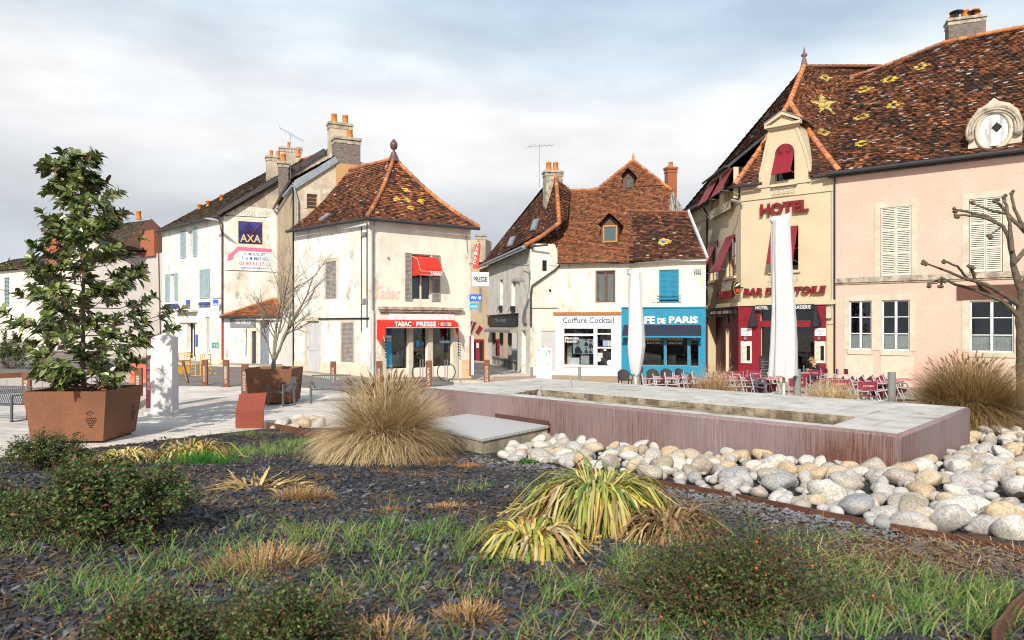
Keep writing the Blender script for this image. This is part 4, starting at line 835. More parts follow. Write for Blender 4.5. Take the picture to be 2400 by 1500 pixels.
g = MB(); g.wbox(WD, hs_[0], hs_[1], hs_[2], hs_[3], -.12, -.11); g.wbox(WD, ht_[0], ht_[1], ht_[2], ht_[3], -.12, -.11); g.build('shop_pane', GLASS, sf)
g = MB(); g.wbox(WD, hd_[0], hd_[1], hd_[2], hd_[3], -.12, -.11); g.build('door_pane', GLASS, sf); g = MB(); g.tube([WD.P(hd_[0]-.06, 1.0, t+.03), WD.P(hd_[0]-.06, .75, t+.03)], .015, 5); g.build('door_handle', STEEL, sf)
g = MB(); wtext(g, WD, 'Coiffure Cocktail', 1319, 743.5, 1439, 757, .02, t+.002, .008); g.build('shop_letters', bmat('dark_grey_letter', (.06, .065, .08), None, .5), sf)
g = MB(); wtext(g, WD, 'Masculin', 1324, 789, 1356, 795.5, .004, -.1, .012); wtext(g, WD, 'Féminin', 1324, 796.5, 1353, 803, .004, -.1, .012); g.build('window_letters', WLET, sf)
g = MB(); g.wbox(WD, u0-.15, u1, rr[3]+.003, rr[3]+.17, 0, .16); g.build('timber_beam', bmat('orange_timber', (.42, .17, .05), (.26, .12, .05), .8, 5, stretch=(1, 1, 4)), hD)
# window poster of hair models: a plain pale sheet with dark haired figures
po = quad(sf, WD, 1343, 794.5, 1391, 829, -.3, bmat('pale_blue_poster', (.42, .50, .54), None, .8), 'window_poster')
g = MB(); g2 = MB(); ph_ = -.285
for cx, cy, sc in ((1355, 828, 1.0), (1374, 811, .55), (1385, 815, .62), (1374, 828, .5), (1384, 828, .42)):
    def p_(x, y, w_): return WD.P(*WD.hit(cx+x*sc, cy+y*sc, w_), w_)
    g.prism([p_(x, y, ph_) for x, y in ((-8, 0), (-7, -11), (-3, -17), (4, -14), (9, -4), (10, 0))], WD.n*.004)
    g2.prism([p_(3.6*math.cos(a_), -21+4.6*math.sin(a_), ph_) for a_ in [6.283*k/10 for k in range(10)]], WD.n*.005)
    g.prism([p_(-1+4.6*math.cos(a_), -26+3.2*math.sin(a_), ph_+.006) for a_ in [6.283*k/10 for k in range(10)]], WD.n*.004)
g.build('printed_clothes', bmat('print_navy', (.03, .035, .06), None, .8), po); g2.build('printed_faces', bmat('print_skin', (.50, .30, .22), None, .8), po)
quad(sf, WD, 1323, 800, 1340, 855, -1.0, bmat('back_wall', (.42, .40, .37), None, .9), 'shop_partition'); quad(sf, WD, 1338, 838, 1360, 854, -.5, SIGNW, 'washing_unit', .3); o = quad(sf, WD, 1330, 836, 1338.5, 854, -.35, bmat('orange_print', (.8, .2, .1), (.8, .8, .8), .6, 18), 'window_card')
quad(sf, WD, 1363, 830, 1382, 853, -.7, bmat('pale_item', (.5, .52, .55), None, .6), 'display_item', .2)
quad(sf, WD, 1413, 798, 1423, 811.5, -.1, bmat('blue_card', (.25, .34, .45), None, .6), 'door_card'); quad(sf, WD, 1423.5, 798, 1432, 811.5, -.1, bmat('sunset_card', (.75, .30, .06), (.05, .45, .55), .6, 9), 'door_card'); quad(sf, WD, 1401, 827, 1412, 839, -.1, bmat('pale_card', (.7, .6, .55), None, .7), 'door_card'); quad(sf, WD, 1415, 817.5, 1421, 822, -.1, SIGNW, 'door_card')
for x, y, r_ in ((1404, 843, .11), (1428.5, 850, .16)):
    g = MB(); c_ = WD.P(*WD.hit(x, y, -.1), -.1); g.prism([c_+WD.d*r_*math.cos(a_)+Vector((0, 0, r_*math.sin(a_))) for a_ in [6.283*k/16 for k in range(16)]], WD.n*.01); g.build('round_sticker', SIGNW, sf)
# roof D
slD = 1.12; eD0 = WD.P(-.1, zD, .35); eD1 = WD.P(WD.L, zD, .35); nD = (eD1-eD0).cross(-WD.n+Vector((0, 0, slD)))
hd = lambda x, y: plane_hit(eD0, nD, x, y)
pD = [hd(1307, 618), hd(1487, 613.5), hd(1480, 500), hd(1566, 497), hd(1574, 441), hd(1484, 376), hd(1398, 441), hd(1314, 444), hd(1309, 500)]
mbr = MB(); roof_plane(mbr, pD, bell(zD, pD[5].z, .02), seed=41, pal='warm', rowh=.115, tw=.15); 
tp = pD[5]; bk_ = Vector((.29, .95, 0))*4
mbr.build('roof', TILE, hD)
mb = MB(); zmD = bell(zD, pD[5].z, .02); ridge(mb, [zmD(p) for p in (pD[7], pD[6], pD[5], pD[4])], .10, .34, seed=5); mb.build('ridge_tiles', TILE, hD)
mb = MB(); mb.lathe(zmD(tp)+Vector((0, 0, -.1)), [(.16, 0), (.1, .2), (.07, .3), (.11, .36), (.05, .42), (.03, .55), (.01, .7)], 10); mb.build('finial', CLAY, hD)
mb = MB(); a_, b_ = pD[4], pD[3]; mb.prism([zmD(b_)+Vector((0, .1, 0)), zmD(a_)+Vector((0, .1, .1)), zmD(a_)+Vector((2.0, 3.3, -1.8)), zmD(b_)+Vector((2.2, 3.3, 0))], (0, .1, 0)); mb.build('side_gable', bmat('peeling_render', (.62, .60, .55), (.16, .13, .10), .9, 2.5, lo=.4, hi=.55, stretch=(2, 2, .6)), hD)
chimney(hD, (PX(1572, 0, pD[4].y+1.5).x, pD[4].y+1.5), .62, .55, pD[4].z-1.5, H+(765-398)*(pD[4].y+1.5)/F, REDBR, (0,), .2, cap=REDBR, ph=.35, pr=.15)
def dormer(parent, x0, x1, ytop, ybot, yeave, plane, W, mw, mr, box, over=6):
    """small gabled roof dormer: cheeks, face, framed window and a two sided roof; x0..x1 face columns, ytop apex, yeave eaves row, ybot sill row"""
    c = plane((x0+x1)/2, ybot); Wd_ = Wall((c-W.d).xy, (c+W.d).xy); n = W.n
    ua, ub = Wd_.U(x0), Wd_.U(x1); xm = (x0+x1)/2; zb = Wd_.hit(xm, ybot)[1]; ze = Wd_.hit(xm, yeave)[1]; zt_ = Wd_.hit(xm, ytop)[1]; um = (ua+ub)/2; D = (zt_-zb)/slD+.4
    g = MB(); g.prism([Wd_.P(ua, zb-.1), Wd_.P(ub, zb-.1), Wd_.P(ub, ze), Wd_.P(um, zt_-.1), Wd_.P(ua, ze)], -n*D); o = g.build('dormer', mw, parent)
    bx = Wd_.rect(*box, .05); f = window(o, Wd_, (bx[0], bx[1], bx[2], bx[3]), mr, -.03, 1, 1, fr=.09)
    g = MB(); g.wbox(Wd_, bx[0]+.05, bx[1]-.05, bx[2]+.05, bx[3]-.05, .012, .02); g.build('window_reflection', bmat('sky_glass', (.20, .26, .30), None, .12, spec=.8), f)
    g = MB(); ov = .2
    for s_, uu in ((-1, ua), (1, ub)):
        dx = uu-um; a0 = Wd_.P(um+dx*1.28, ze-(zt_-ze)*.28+.02, ov); a1 = Wd_.P(um, zt_+.04, ov); roof_plane(g, [a0, a1, a1-n*(D+ov), a0-n*(D+ov)], pal='rust', seed=int(x0)+s_, rowh=.12)
    g.build('dormer_roof', TILE, o)
    return o
DW = bmat('dark_dormer_wood', (.14, .09, .065), (.09, .06, .045), .85, 6)
dormer(hD, 1409, 1449, 502, 569, 522, hd, WD, DW, ORW, (1413, 528, 1447, 568)); dormer(hD, 1460, 1485, 397, 442, 410, hd, WD, DW, DW, (1466, 414, 1481, 440))

# ================================================================ HOUSE E (blue cafe)
hE = root('blue_cafe_house', (9, 41.5, -.45), 'low cream house with a bright blue cafe front, white letters and one blue shuttered window', 'house')
re1 = WD.rect(1545, 632, 1591, 708)
cw = [WD.rect(1476, 788, 1556, 856), WD.rect(1562, 788, 1611, 856), WD.rect(1618, 792, 1637, 858)]
mb = MB(); wall_mesh(mb, WD, -1, zD, [re1]+[(*c_, .25) for c_ in cw], uDE, WD.L); mb.build('front_wall', [CREAM, ROOM], hE)
mb = MB(); e1 = WD.P(WD.L, 0); mb.add([e1+Vector((0, 0, -1)), e1+Vector((0, 0, zD)), e1+Vector((0, 6, zD)), e1+Vector((0, 6, -1))], [(0, 3, 2, 1)]); mb.build('end_wall', CREAM, hE)
surround(hE, WD, re1, .13, .03, bmat('pale_pink_stone', (.70, .60, .55), None, .9), .16)
g = MB()
for k in range(2):
    a_ = re1[0]+(re1[1]-re1[0])*k/2+.01; b_ = re1[0]+(re1[1]-re1[0])*(k+1)/2-.01; g.wbox(WD, a_, b_, re1[2]+.1, re1[3], -.07, -.04)
    for j in range(1, 24): z_ = re1[2]+.12+j*(re1[3]-re1[2]-.15)/24; g.wbox(WD, a_+.08, b_-.08, z_, z_+.035, -.04, -.02)
sb_ = g.build('shutter', BLUE, hE); g = MB()
for z_ in (re1[2]+.02, re1[2]+.2, re1[2]+.36): g.tube([WD.P(re1[0]-.12, z_, .07), WD.P(re1[1]+.12, z_, .07)], .02, 5)
g.build('window_rail', BLUE, hE)
u0, u1 = uDE+.003, WD.L; zt = WD.hit(1550, 722)[1]; zw = cw[0][3]; t = .09
g = MB(); g.wbox(WD, u0, u1, zw+.003, zt, .003, t); g.wbox(WD, u0, u1, zt+.003, zt+.07, .003, t+.06)
prev = u0
for c_ in cw: g.wbox(WD, prev, c_[0]-.003, -1, zw, .003, t); g.wbox(WD, c_[0]-.003, c_[1]+.003, -1, c_[2]-.003, .003, t-.02); prev = c_[1]+.003
g.wbox(WD, prev, u1, -1, zw, .003, t); g.wbox(WD, u0+.15, cw[0][0]-.1, -.3, .55, t+.001, t+.015); sf = g.build('cafe_front', BLUE, hE)
g = MB(); [g.wbox(WD, c_[0], c_[1], c_[2], c_[3], -.1, -.09) for c_ in cw]; g.build('cafe_pane', GLASS, sf)
g = MB(); wtext(g, WD, 'CAFE', 1475, 741.5, 1535, 759.5, .05, t+.002, .04); wtext(g, WD, 'DE', 1541, 745.5, 1560, 758.5, .05, t+.002, .04); wtext(g, WD, 'PARIS', 1568, 741.5, 1636, 758, .05, t+.002, .04); g.build('cafe_letters', WLET, sf)
ra_ = WD.rect(1463, 769, 1634, 790, .6); awning(hE, WD, ra_[0]-.1, ra_[1]+.2, ra_[3]+.25, ra_[2]+.12, .75, .1, bmat('navy_awning', (.02, .025, .045), None, .8), 'cafe_awning')
g = MB(); g.bar(WD.P(ra_[0]-.15, ra_[2]+.02, .78), WD.P(ra_[1]+.25, ra_[2]+.02, .78), .06, .09); g.build('awning_rail', BLUE, hE)
g = MB()
for x0, x1, y in ((1513, 1548, 792), (1565, 1601, 792)): wtext(g, WD, 'BRASSERIE', x0, y, x1, y+6, .004, -.085, .01); wtext(g, WD, 'BAR À VIN', x0+3, y+8, x1-3, y+14, .004, -.085, .01)
g.build('window_letters', bmat('cream_letter', (.70, .55, .38), None, .6), sf)
slE = 1.04; nE = (eD1-eD0).cross(-WD.n+Vector((0, 0, slE))); he = lambda x, y: plane_hit(eD0+Vector((0, -.05, .06)), nE, x, y)
pE = [he(1474, 612.5), he(1656, 607), he(1611, 497), he(1478, 494)]
zmE = bell(zD, pE[3].z, .04); ax_ = WD.d; up_ = ((pE[3]-pE[0])-ax_*((pE[3]-pE[0]).dot(ax_))).normalized(); cd = zmE(he(1557, 562))
def ptE(p):
    d_ = Vector(p)-cd; x, y = abs(d_.dot(ax_))/.42, abs(d_.dot(up_))/.40
    if x+y < .38: return (.05, .18, .42)
    if x+y < 1: return YEL
mb = MB(); roof_plane(mb, pE, zmE, seed=44, pal='dark', rowh=.12, patch=ptE)
mb.build('roof', TILE, hE); mb = MB(); ridge(mb, [pE[3], pE[2]], .08, cols=((.2, .08, .04), (.3, .1, .05))); mb.build('ridge_tiles', TILE, hE)
mb = MB(); mb.bar(pE[1]+Vector((.05, 0, .05)), pE[2]+Vector((.05, 0, .08)), .1, .16); mb.build('verge_board', SIGNW, hE)
mb = MB(); mb.wbox(WD, uDE-.1, WD.L+.1, zD-.12, zD-.02, .002, .32); mb.build('eaves_board', SIGNW, hE)
gutter(hD, WD.P(.1, zD-.05, .38), WD.P(uDE-.12, zD-.05, .38), .06, bmat('brown_gutter', (.10, .05, .03), None, .6))
g = MB()
for x_ in (1478, 1635):
    for k in range(4): rr = WD.rect(x_-8+k*4.6, 631, x_-5+k*4.6, 640, .1); g.wbox(WD, *rr, .05, .16)
g.build('floodlight_rail', PIPE, hE)
g = MB(); rr = WD.rect(1528, 700, 1536, 708); g.wbox(WD, *rr, 0, .05); g.build('alarm_box', bmat('red_trim', (.6, .05, .05), (.75, .75, .75), .6, 20), hE)
# ================================================================ HOTEL
hH = root('hotel', (14, 39, -.45), 'beige corner hotel with burgundy shutters, red letters and a yellow star on its roof', 'hotel')
HB, HC, HR = (12.1, 52.0), (12.5, 39.6), (16.2, 36.3)
WF, WH = Wall(HC, HR), Wall(HB, HC); zH = 10.1; zG = WF.hit(1840, 710)[1]
fw = WF.rect(1808, 531, 1871, 634)
archx = (1817, 1863)
aw_ = WF.rect(1817, 337, 1863, 430)
g1 = WF.rect(1783, 727, 1912, 752); g2 = WF.rect(1784, 766, 1808, 890); g3 = WF.rect(1866, 766, 1909, 890); g4 = WF.rect(1815, 766, 1860, 890)
for r in (g2, g3, g4): pass
g2, g3, g4 = [(r[0], r[1], -.5+.55, r[3]) for r in (g2, g3, g4)]
mb = MB(); wall_mesh(mb, WF, -1, zH, [fw, (*g1, .2), (*g2, .25), (*g3, .25), (*g4, .45)]); mb.build('front_wall', [BEIGE, ROOM], hH)
sw = [WH.rect(1665, 566, 1683, 657), WH.rect(1703, 552, 1724, 648)]
dw = WH.rect(1659, 742, 1698, 853); dw = (dw[0], dw[1], -1, dw[3]); dw2 = WH.rect(1701.5, 768, 1717, 853); dw2 = (dw2[0], dw2[1], -1, dw2[3]); dw3 = WH.rect(1700, 740, 1718, 758)
mb = MB(); wall_mesh(mb, WH, -1, zH, [*sw, (*dw, .6), (*dw2, .25), (*dw3, .25)]); mb.build('side_wall', [BEIGE, ROOM], hH)
# string courses
g = MB(); zs_ = WF.hit(1847, 458)[1]; g.wbox(WF, 0, WF.L, zs_-.035, zs_+.035, 0, .06); g.wbox(WF, 0, WF.L+.02, zG-.12, zG+.10, 0, .16); g.wbox(WH, 0, WH.L, zs_-.035, zs_+.035, 0, .06); g.wbox(WH, 0, WH.L, zG-.12, zG+.10, 0, .16); g.build('string_course', BEIGE, hH)
# windows with awning shutters
for W, r, L_, a_ in ((WF, fw, None, .34), (WH, sw[0], None, .42), (WH, sw[1], None, .42)):
    window(hH, W, r, WOODF, .2, 2, 2); L_ = (r[3]-r[2])*(.96 if W is WF else .98); hung(hH, W, r[0]+.02, r[1]-.02, r[3]-.02, L_*.93 if W is WF else L_, a_)
    g = MB(); g.wbox(W, r[0]-.12, r[1]+.12, r[2]-.14, r[2]-.003, -.02, .14); g.build('sill', BEIGE, hH)
    g = MB()
    for k in range(5): g.tube([W.P(r[0]+(r[1]-r[0])*k/4, r[2]-.55, .05), W.P(r[0]+(r[1]-r[0])*k/4, r[2]-.35, .3)], .012, 4)
    for dz_ in (-.35, -.5): g.tube([W.P(r[0]-.05, r[2]+dz_, .3), W.P(r[1]+.05, r[2]+dz_, .3)], .014, 4)
    g.build('flower_rack', PALEG, hH)
# dormer gable flush with the wall
fz = lambda x, y, w=0: WF.hit(x, y, w)
def fp(x, y, w=0): return WF.P(*WF.hit(x, y, w), w)
L_side = [(1770, 442), (1777, 418), (1785, 385), (1793, 345), (1803, 300)]; R_side = [(1868, 291), (1880, 322), (1890, 350), (1898, 375), (1902, 396), (1900, 424)]
dface = Wall((WF.P(0, 0, .06)).xy, (WF.P(WF.L, 0, .06)).xy)
cx_, rad = (aw_[0]+aw_[1])/2, (aw_[1]-aw_[0])/2
zspr = aw_[3]-rad
# face built as strips between outline and arched opening
def edge_u(side, z, x0):
    pts = [dface.hit(x, y) for x, y in side]; pts.sort(key=lambda t: t[1])
    for (ua, za), (ub, zb) in zip(pts[:-1], pts[1:]):
        if za <= z <= zb: return ua+(ub-ua)*(z-za)/(zb-za)
    return pts[0][0] if z < pts[0][1] else pts[-1][0]
ztopf = dface.hit(1836, 296)[1]; zbotf = dface.hit(1836, 434)[1]
levels = sorted(set([zbotf+(ztopf-zbotf)*i/16 for i in range(17)]+[aw_[2]]+[zspr+rad*math.sin(math.pi/2*k/8) for k in range(9)]))
def half(z):
    if z < aw_[2]-1e-6 or z > aw_[3]+1e-6: return None
    return rad if z <= zspr else math.sqrt(max(0, rad*rad-(z-zspr)**2))
mb = MB()
for za, zb in zip(levels[:-1], levels[1:]):
    zm_ = (za+zb)/2; la, lb, ra, rb = edge_u(L_side, za, 0), edge_u(L_side, zb, 0), edge_u(R_side, za, 0), edge_u(R_side, zb, 0)
    if half(zm_) is None: mb.add([dface.P(la, za), dface.P(ra, za), dface.P(rb, zb), dface.P(lb, zb)], [(0, 1, 2, 3)])
    else:
        ha, hb_ = half(min(za, aw_[3])) or 0, half(min(zb, aw_[3])) or 0
        mb.add([dface.P(la, za), dface.P(cx_-ha, za), dface.P(cx_-hb_, zb), dface.P(lb, zb)], [(0, 1, 2, 3)]); mb.add([dface.P(cx_+ha, za), dface.P(ra, za), dface.P(rb, zb), dface.P(cx_+hb_, zb)], [(0, 1, 2, 3)])
        mb.add([dface.P(cx_-ha, za), dface.P(cx_-ha, za, -.3), dface.P(cx_-hb_, zb, -.3), dface.P(cx_-hb_, zb)], [(0, 1, 2, 3)]); mb.add([dface.P(cx_+ha, za), dface.P(cx_+ha, za, -.3), dface.P(cx_+hb_, zb, -.3), dface.P(cx_+hb_, zb)], [(3, 2, 1, 0)])
    for s_, (p, q) in (((-1), (la, lb)), ((1), (ra, rb))):    # raised edge strip and cheeks
        mb.add([dface.P(p, za, .0), dface.P(q, zb, .0), dface.P(q, zb, -2.2), dface.P(p, za, -2.2)], [(0, 1, 2, 3)])
        a_, b_ = p-s_*.14, q-s_*.14; mb.hexa([dface.P(p, za, 0), dface.P(a_, za, 0), dface.P(a_, za, .04), dface.P(p, za, .04), dface.P(q, zb, 0), dface.P(b_, zb, 0), dface.P(b_, zb, .04), dface.P(q, zb, .04)])
gd2 = mb.build('gable_dormer', BEIGE, hH)
g = MB(); P = dface.P; a_, b_ = dface.U(1801), dface.U(1874); zp0 = dface.hit(1837, 297)[1]; zp1 = dface.hit(1837, 268)[1]; um = (a_+b_)/2
g.wbox(dface, a_-.12, b_+.12, zp0, zp0+.13, -.02, .28); g.wbox(dface, a_, b_, zp0-.1, zp0-.002, -.02, .14)
for s_, uu in ((-1, a_-.12), (1, b_+.12)): g.prism([P(uu, zp0+.132, 0), P(uu-s_*.0, zp0+.25, 0), P(um, zp1+.12, 0), P(um, zp1-.06, 0)], WF.n*.26)
g.prism([P(a_+.1, zp0+.14, 0), P(b_-.1, zp0+.14, 0), P(um, zp1-.05, 0)], WF.n*.08); g.build('pediment', BEIGE, gd2)
g = MB()
for s_, uu in ((-1, a_-.16), (1, b_+.16)): g.prism([P(uu, zp0+.26, .30), P(um, zp1+.13, .30), P(um, zp1+.16, .30), P(uu, zp0+.29, .30)], -WF.n*2.2)
g.build('pediment_cover', ZINC, gd2)
g = MB(); g.wbox(dface, aw_[0]-.05, aw_[1]+.05, aw_[2], aw_[3]+.05, -.95, -.30); g.cur = 0; g.build('dormer_room', ROOM, gd2)
g = MB(); g.wbox(dface, aw_[0]+.02, aw_[1]-.02, aw_[2]+.02, zspr-.1, -.28, -.26); g.build('dormer_pane', GLASS, gd2)
g = MB(); g.wbox(dface, aw_[0]-.15, aw_[1]+.15, aw_[2]-.14, aw_[2]-.003, -.02, .16); g.build('sill', BEIGE, gd2)
g = MB()
tym = [P(cx_+rad*.97*math.cos(t_), zspr-.12+rad*.97*math.sin(t_)+.12, .015) for t_ in [math.pi*k/12 for k in range(13)]]+[P(cx_-rad*.97, zspr-.14, .015), P(cx_+rad*.97, zspr-.14, .015)]
g.prism(tym, -WF.n*.05); o = g.build('arch_panel', BURG, gd2); g = MB()
for s_ in (-1, 1):
    cc_ = lambda t_: P(cx_+s_*(.22+.12*math.cos(t_)*(1 if math.sin(t_) < 0 else .6)), zspr+.2+.17*math.sin(t_), .03); g.tube([cc_(-2.6+k*.45)+WF.d*s_*.02*k*.2 for k in range(11)], .016, 5)
g.build('scroll_ironwork', BLK, o)
hung(gd2, dface, aw_[0]+.02, aw_[1]-.02, zspr-.1, (zspr-aw_[2])*.74, .46)
g = MB()
for k in range(5): g.tube([WF.P(aw_[0]+(aw_[1]-aw_[0])*k/4, aw_[2]-.55, .05), WF.P(aw_[0]+(aw_[1]-aw_[0])*k/4, aw_[2]-.3, .3)], .012, 4)
for dz_ in (-.3, -.48): g.tube([WF.P(aw_[0]-.05, aw_[2]+dz_, .3), WF.P(aw_[1]+.05, aw_[2]+dz_, .3)], .014, 4)
g.build('flower_rack', PALEG, hH)
# roof
A = Vector((17.0, 42.2, 17.6)); E1 = Vector((11.65, 51.6, zH)); E2 = Vector((12.1, 39.4, zH)); E3 = Vector((16.25, 36.0, zH)); R2 = Vector((21.5, 42.2, 17.6)); RL = Vector((19.5, 41.9, 16.9))
Sp = A.lerp(Vector((12.05, 36.0, zH)), .33); zmH = bell(zH, 17.6, .045)
n1_ = (E3-Vector((12, 36, zH))).cross(A-Vector((12, 36, zH))); stc = plane_hit(A, n1_, 1929, 229)
sx = Vector((1, 0, 0)); sy = (A-Vector((17, 36.0, zH))).normalized(); stc = zmH(stc)
oth = [zmH(plane_hit(A, n1_, x, y)) for x, y in ((1935, 175), (1932, 291))]; rg = rings(oth, sx, sy, .42, .34, (.55, .40, .12))
st5 = [(lambda d_: (d_.dot(sx), d_.dot(sy)/1.05))(zmH(plane_hit(A, n1_, x, y))-stc) for x, y in ((1892, 221), (1926, 205), (1962, 222), (1957, 248), (1922, 246))]; stp = []
for i_ in range(5): a_, b_ = st5[i_], st5[(i_+1) % 5]; cx0, cy0 = sum(t[0] for t in st5)/5, sum(t[1] for t in st5)/5; stp += [a_, (cx0+((a_[0]+b_[0])/2-cx0)*.47, cy0+((a_[1]+b_[1])/2-cy0)*.47)]
def star(p):
    d_ = Vector(p)-stc; x, y = d_.dot(sx), d_.dot(sy)/1.05
    ins = False
    for (xa, ya), (xb, yb) in zip(stp, stp[1:]+stp[:1]):
        if (ya > y) != (yb > y) and x < (xb-xa)*(y-ya)/(yb-ya)+xa: ins = not ins
    if ins: return (.60, .45, .15)
    return rg(p)
mb = MB()
roof_plane(mb, [A, Sp, E3, RL, R2], zmH, seed=51, pal='rust', patch=star, rowh=.10, tw=.11)
nch = (E3-E2).cross(Sp-E2); hc_ = lambda x, y: plane_hit(E2, nch, x, y); cL, cR = hc_(1802, 292), hc_(1872, 284); ex = (E3-E2)
def onE(px): rx = (px-1200)/F; t_ = (rx*E2.y-E2.x)/(ex.x-rx*ex.y); return E2+ex*t_
bL, bR = onE(1775), onE(1897)
roof_plane(mb, [E2, bL, cL, Sp], zmH, seed=52, pal='dark'); roof_plane(mb, [bR, E3, Sp, cR], zmH, seed=57, pal='dark'); roof_plane(mb, [cL, cR, Sp], zmH, seed=58, pal='dark')
roof_plane(mb, [E1, E2, Sp, A], zmH, seed=53, pal='dark')
roof_plane(mb, [R2, A, E1+Vector((5, 4, 0)), E1+Vector((14, 4, 0))], None, seed=54, pal='dark', rowh=.4, tw=.5)
roof_plane(mb, [A, E1, E1+Vector((5, 4, 0))], None, seed=55, pal='dark', rowh=.4, tw=.5)
roof_plane(mb, [Vector((11.87, 44.8, 11.35)), Vector((11.87, 40.2, 11.35)), Vector((14.3, 40.2, 13.35)), Vector((14.3, 44.8, 13.35))], None, seed=56, pal='dark')
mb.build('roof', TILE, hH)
mb = MB(); OC = ((.46, .17, .07), (.38, .15, .075), (.52, .20, .09)); ridge(mb, hipline(Sp, A, zmH, 10), .14, .34, OC, 5); ridge(mb, hipline(E3, Sp, zmH, 12), .14, .34, OC, 6); ridge(mb, hipline(E2, Sp, zmH, 12), .14, .34, OC, 7); ridge(mb, [A, R2], .1, .4, ((.2, .09, .05),), 8); mb.build('ridge_tiles', TILE, hH)
mb = MB(); mb.lathe(zmH(A)+Vector((0, 0, -.1)), [(.24, 0), (.16, .3), (.1, .55), (.07, .6), (.17, .68), (.18, .76), (.08, .86), (.05, 1.0), (.01, 1.25)], 12); mb.build('finial', bmat('grey_finial', (.16, .11, .10), None, .5), hH)
mb = MB(); mb.bar((11.9, 40.15, 11.28), (14.3, 40.15, 13.25), .06, .15); mb.build('bargeboard', GUTTER, hH)
mb = MB(); mb.add([(12.15, 40.3, zH), (12.15, 40.3, 11.35), (14.3, 40.3, 13.4), (14.3, 40.3, zH)], [(0, 3, 2, 1), (0, 1, 2, 3)]); mb.build('dormer_cheek', BEIGE, hH)
WU = Wall((12.15, 44.7), (12.15, 40.3)); uw = [WU.rect(1663, 436, 1686, 489), WU.rect(1697, 416, 1719, 470)]
mb = MB(); wall_mesh(mb, WU, 9.0, 11.35, [(r[0], r[1], max(9.3, r[2]), 11.2) for r in uw]); mb.build('dormer_wall', [BEIGE, ROOM], hH)
for r in uw: hung(hH, WU, r[0]+.02, r[1]-.02, 11.15, 1.55, .50)
g = MB(); 
for k in range(9): g.tube([WU.P(.1+k*.5, 9.0, .1), WU.P(.1+k*.5, 9.25, .35)], .012, 4)
for z_ in (9.05, 9.25): g.tube([WU.P(0, z_, .35), WU.P(4.3, z_, .35)], .016, 4)
g.build('flower_rack', PALEG, hH)
g = MB(); g.tube([(11.55, 51.6, zH-.02), (11.7, 44.9, zH-.02)], .09); g.tube([(11.8, 44.85, 11.3), (11.8, 40.1, 11.3)], .07); g.tube([(11.9, 39.9, zH-.05), E2+Vector((-.05, -.08, -.06))], .08); g.build('gutter', GUTTER, hH)
z_r = WF.U(1770); gutter(hH, E2+Vector((0, -.08, -.08)), E2.lerp(E3, .27)+Vector((0, -.08, -.08)), .08); gutter(hH, E2.lerp(E3, .76)+Vector((0, -.08, -.08)), E3+Vector((.05, -.08, -.08)), .08)
pipe(hH, [WH.P(WH.U(1660), 9.9, .3), WH.P(WH.U(1660), 9.5, .08), WH.P(WH.U(1660), zG+.1, .08)], .06, BLK)
pipe(hH, [WF.P(WF.L-.02, zH-.2, .1), WF.P(WF.L-.02, 0, .1)], .04, BLK)
pipe(hH, [WF.P(WF.L-.16, zs_, .06), WF.P(WF.L-.16, 3.2, .06)], .03, PALEG, 'conduit')
# letters
def letters(parent, W, s, x0, yt, x1, yb, m, ext=.12, w=.10, bold=.035, shear=.0, name='wall_letters'):
    g = MB(); wtext(g, W, s, x0, yt, x1, yb, ext, w, bold, shear); return g.build(name, m, parent)
letters(hH, WF, 'HOTEL', 1783, 473, 1896, 501, REDL); letters(hH, WF, "BAR DE L'ETOILE", 1743, 672, 1937, 690, REDL, shear=.18); letters(hH, WH, 'BRASSERIE', 1682, 682, 1722, 699, REDL)
rs = root('round_sign', WF.P(.1, 4.5, .6), 'round black and gold beer sign jutting from the beige hotel corner', 'sign')
c_ = PX(1727, 675, 39.1); ax = Vector((.55, -.83, 0)); u_ = Vector((.83, .55, 0))
def disc(r0, r1, th, off, m, nm): g = MB(); g.prism([c_+u_*r0*math.cos(a_)+Vector((0, 0, r1*math.sin(a_)))+ax*off for a_ in [6.283*k/24 for k in range(24)]], ax*th); return g.build(nm, m, rs)
disc(.30, .40, -.14, .0, BLK, 'disc'); disc(.27, .37, .012, .002, bmat('gold_rim', (.70, .45, .08), None, .4), 'rim'); disc(.24, .335, .012, .015, BLK, 'face'); g = MB(); g.prism([c_+u_*x+Vector((0, 0, y))+ax*.03 for x, y in ((-.18, .05), (.15, .16), (.2, .26), (-.05, .22))], ax*.006); g.build('emblem', WLET, rs); g = MB(); g.prism([c_+u_*x+Vector((0, 0, y))+ax*.03 for x, y in ((-.1, -.24), (.16, -.2), (.18, -.02), (-.14, -.06))], ax*.006); g.build('emblem', bmat('red_sign', (.72, .06, .03), None, .4), rs)
g = MB(); g.tube([c_+Vector((.2, .05, .05)), WF.P(.12, c_.z+.05, 0)], .03); g.build('bracket', BLK, rs)
# ground floor front in burgundy
g = MB(); t = .08; u0, u1 = WF.U(1732), WF.U(1937); P = WF.P; zt = zG-.13
xs_ = [u0, g2[0]-.003]; g.wbox(WF, u0, g2[0]-.003, -1, g1[2]-.003, .003, t); g.wbox(WF, u0, g1[0]-.003, g1[2], zt, .003, t); g.wbox(WF, g1[1]+.003, u1, g1[2], zt, .003, t); g.wbox(WF, g3[1]+.003, u1, -1, g1[2]-.003, .003, t)
g.wbox(WF, g1[0]-.003, g1[1]+.003, g1[3]+.003, zt, .003, t); g.wbox(WF, g2[0]-.003, g3[1]+.003, g2[3]+.003, g1[2]-.003, .003, t)
g.wbox(WF, g2[0], g2[1], -1, g2[2]-.003, .003, t); g.wbox(WF, g3[0], g3[1], -1, g3[2]-.003, .003, t); g.wbox(WF, g2[1], g4[0], -1, g2[3], .003, t); g.wbox(WF, g4[1], g3[0], -1, g2[3], .003, t)
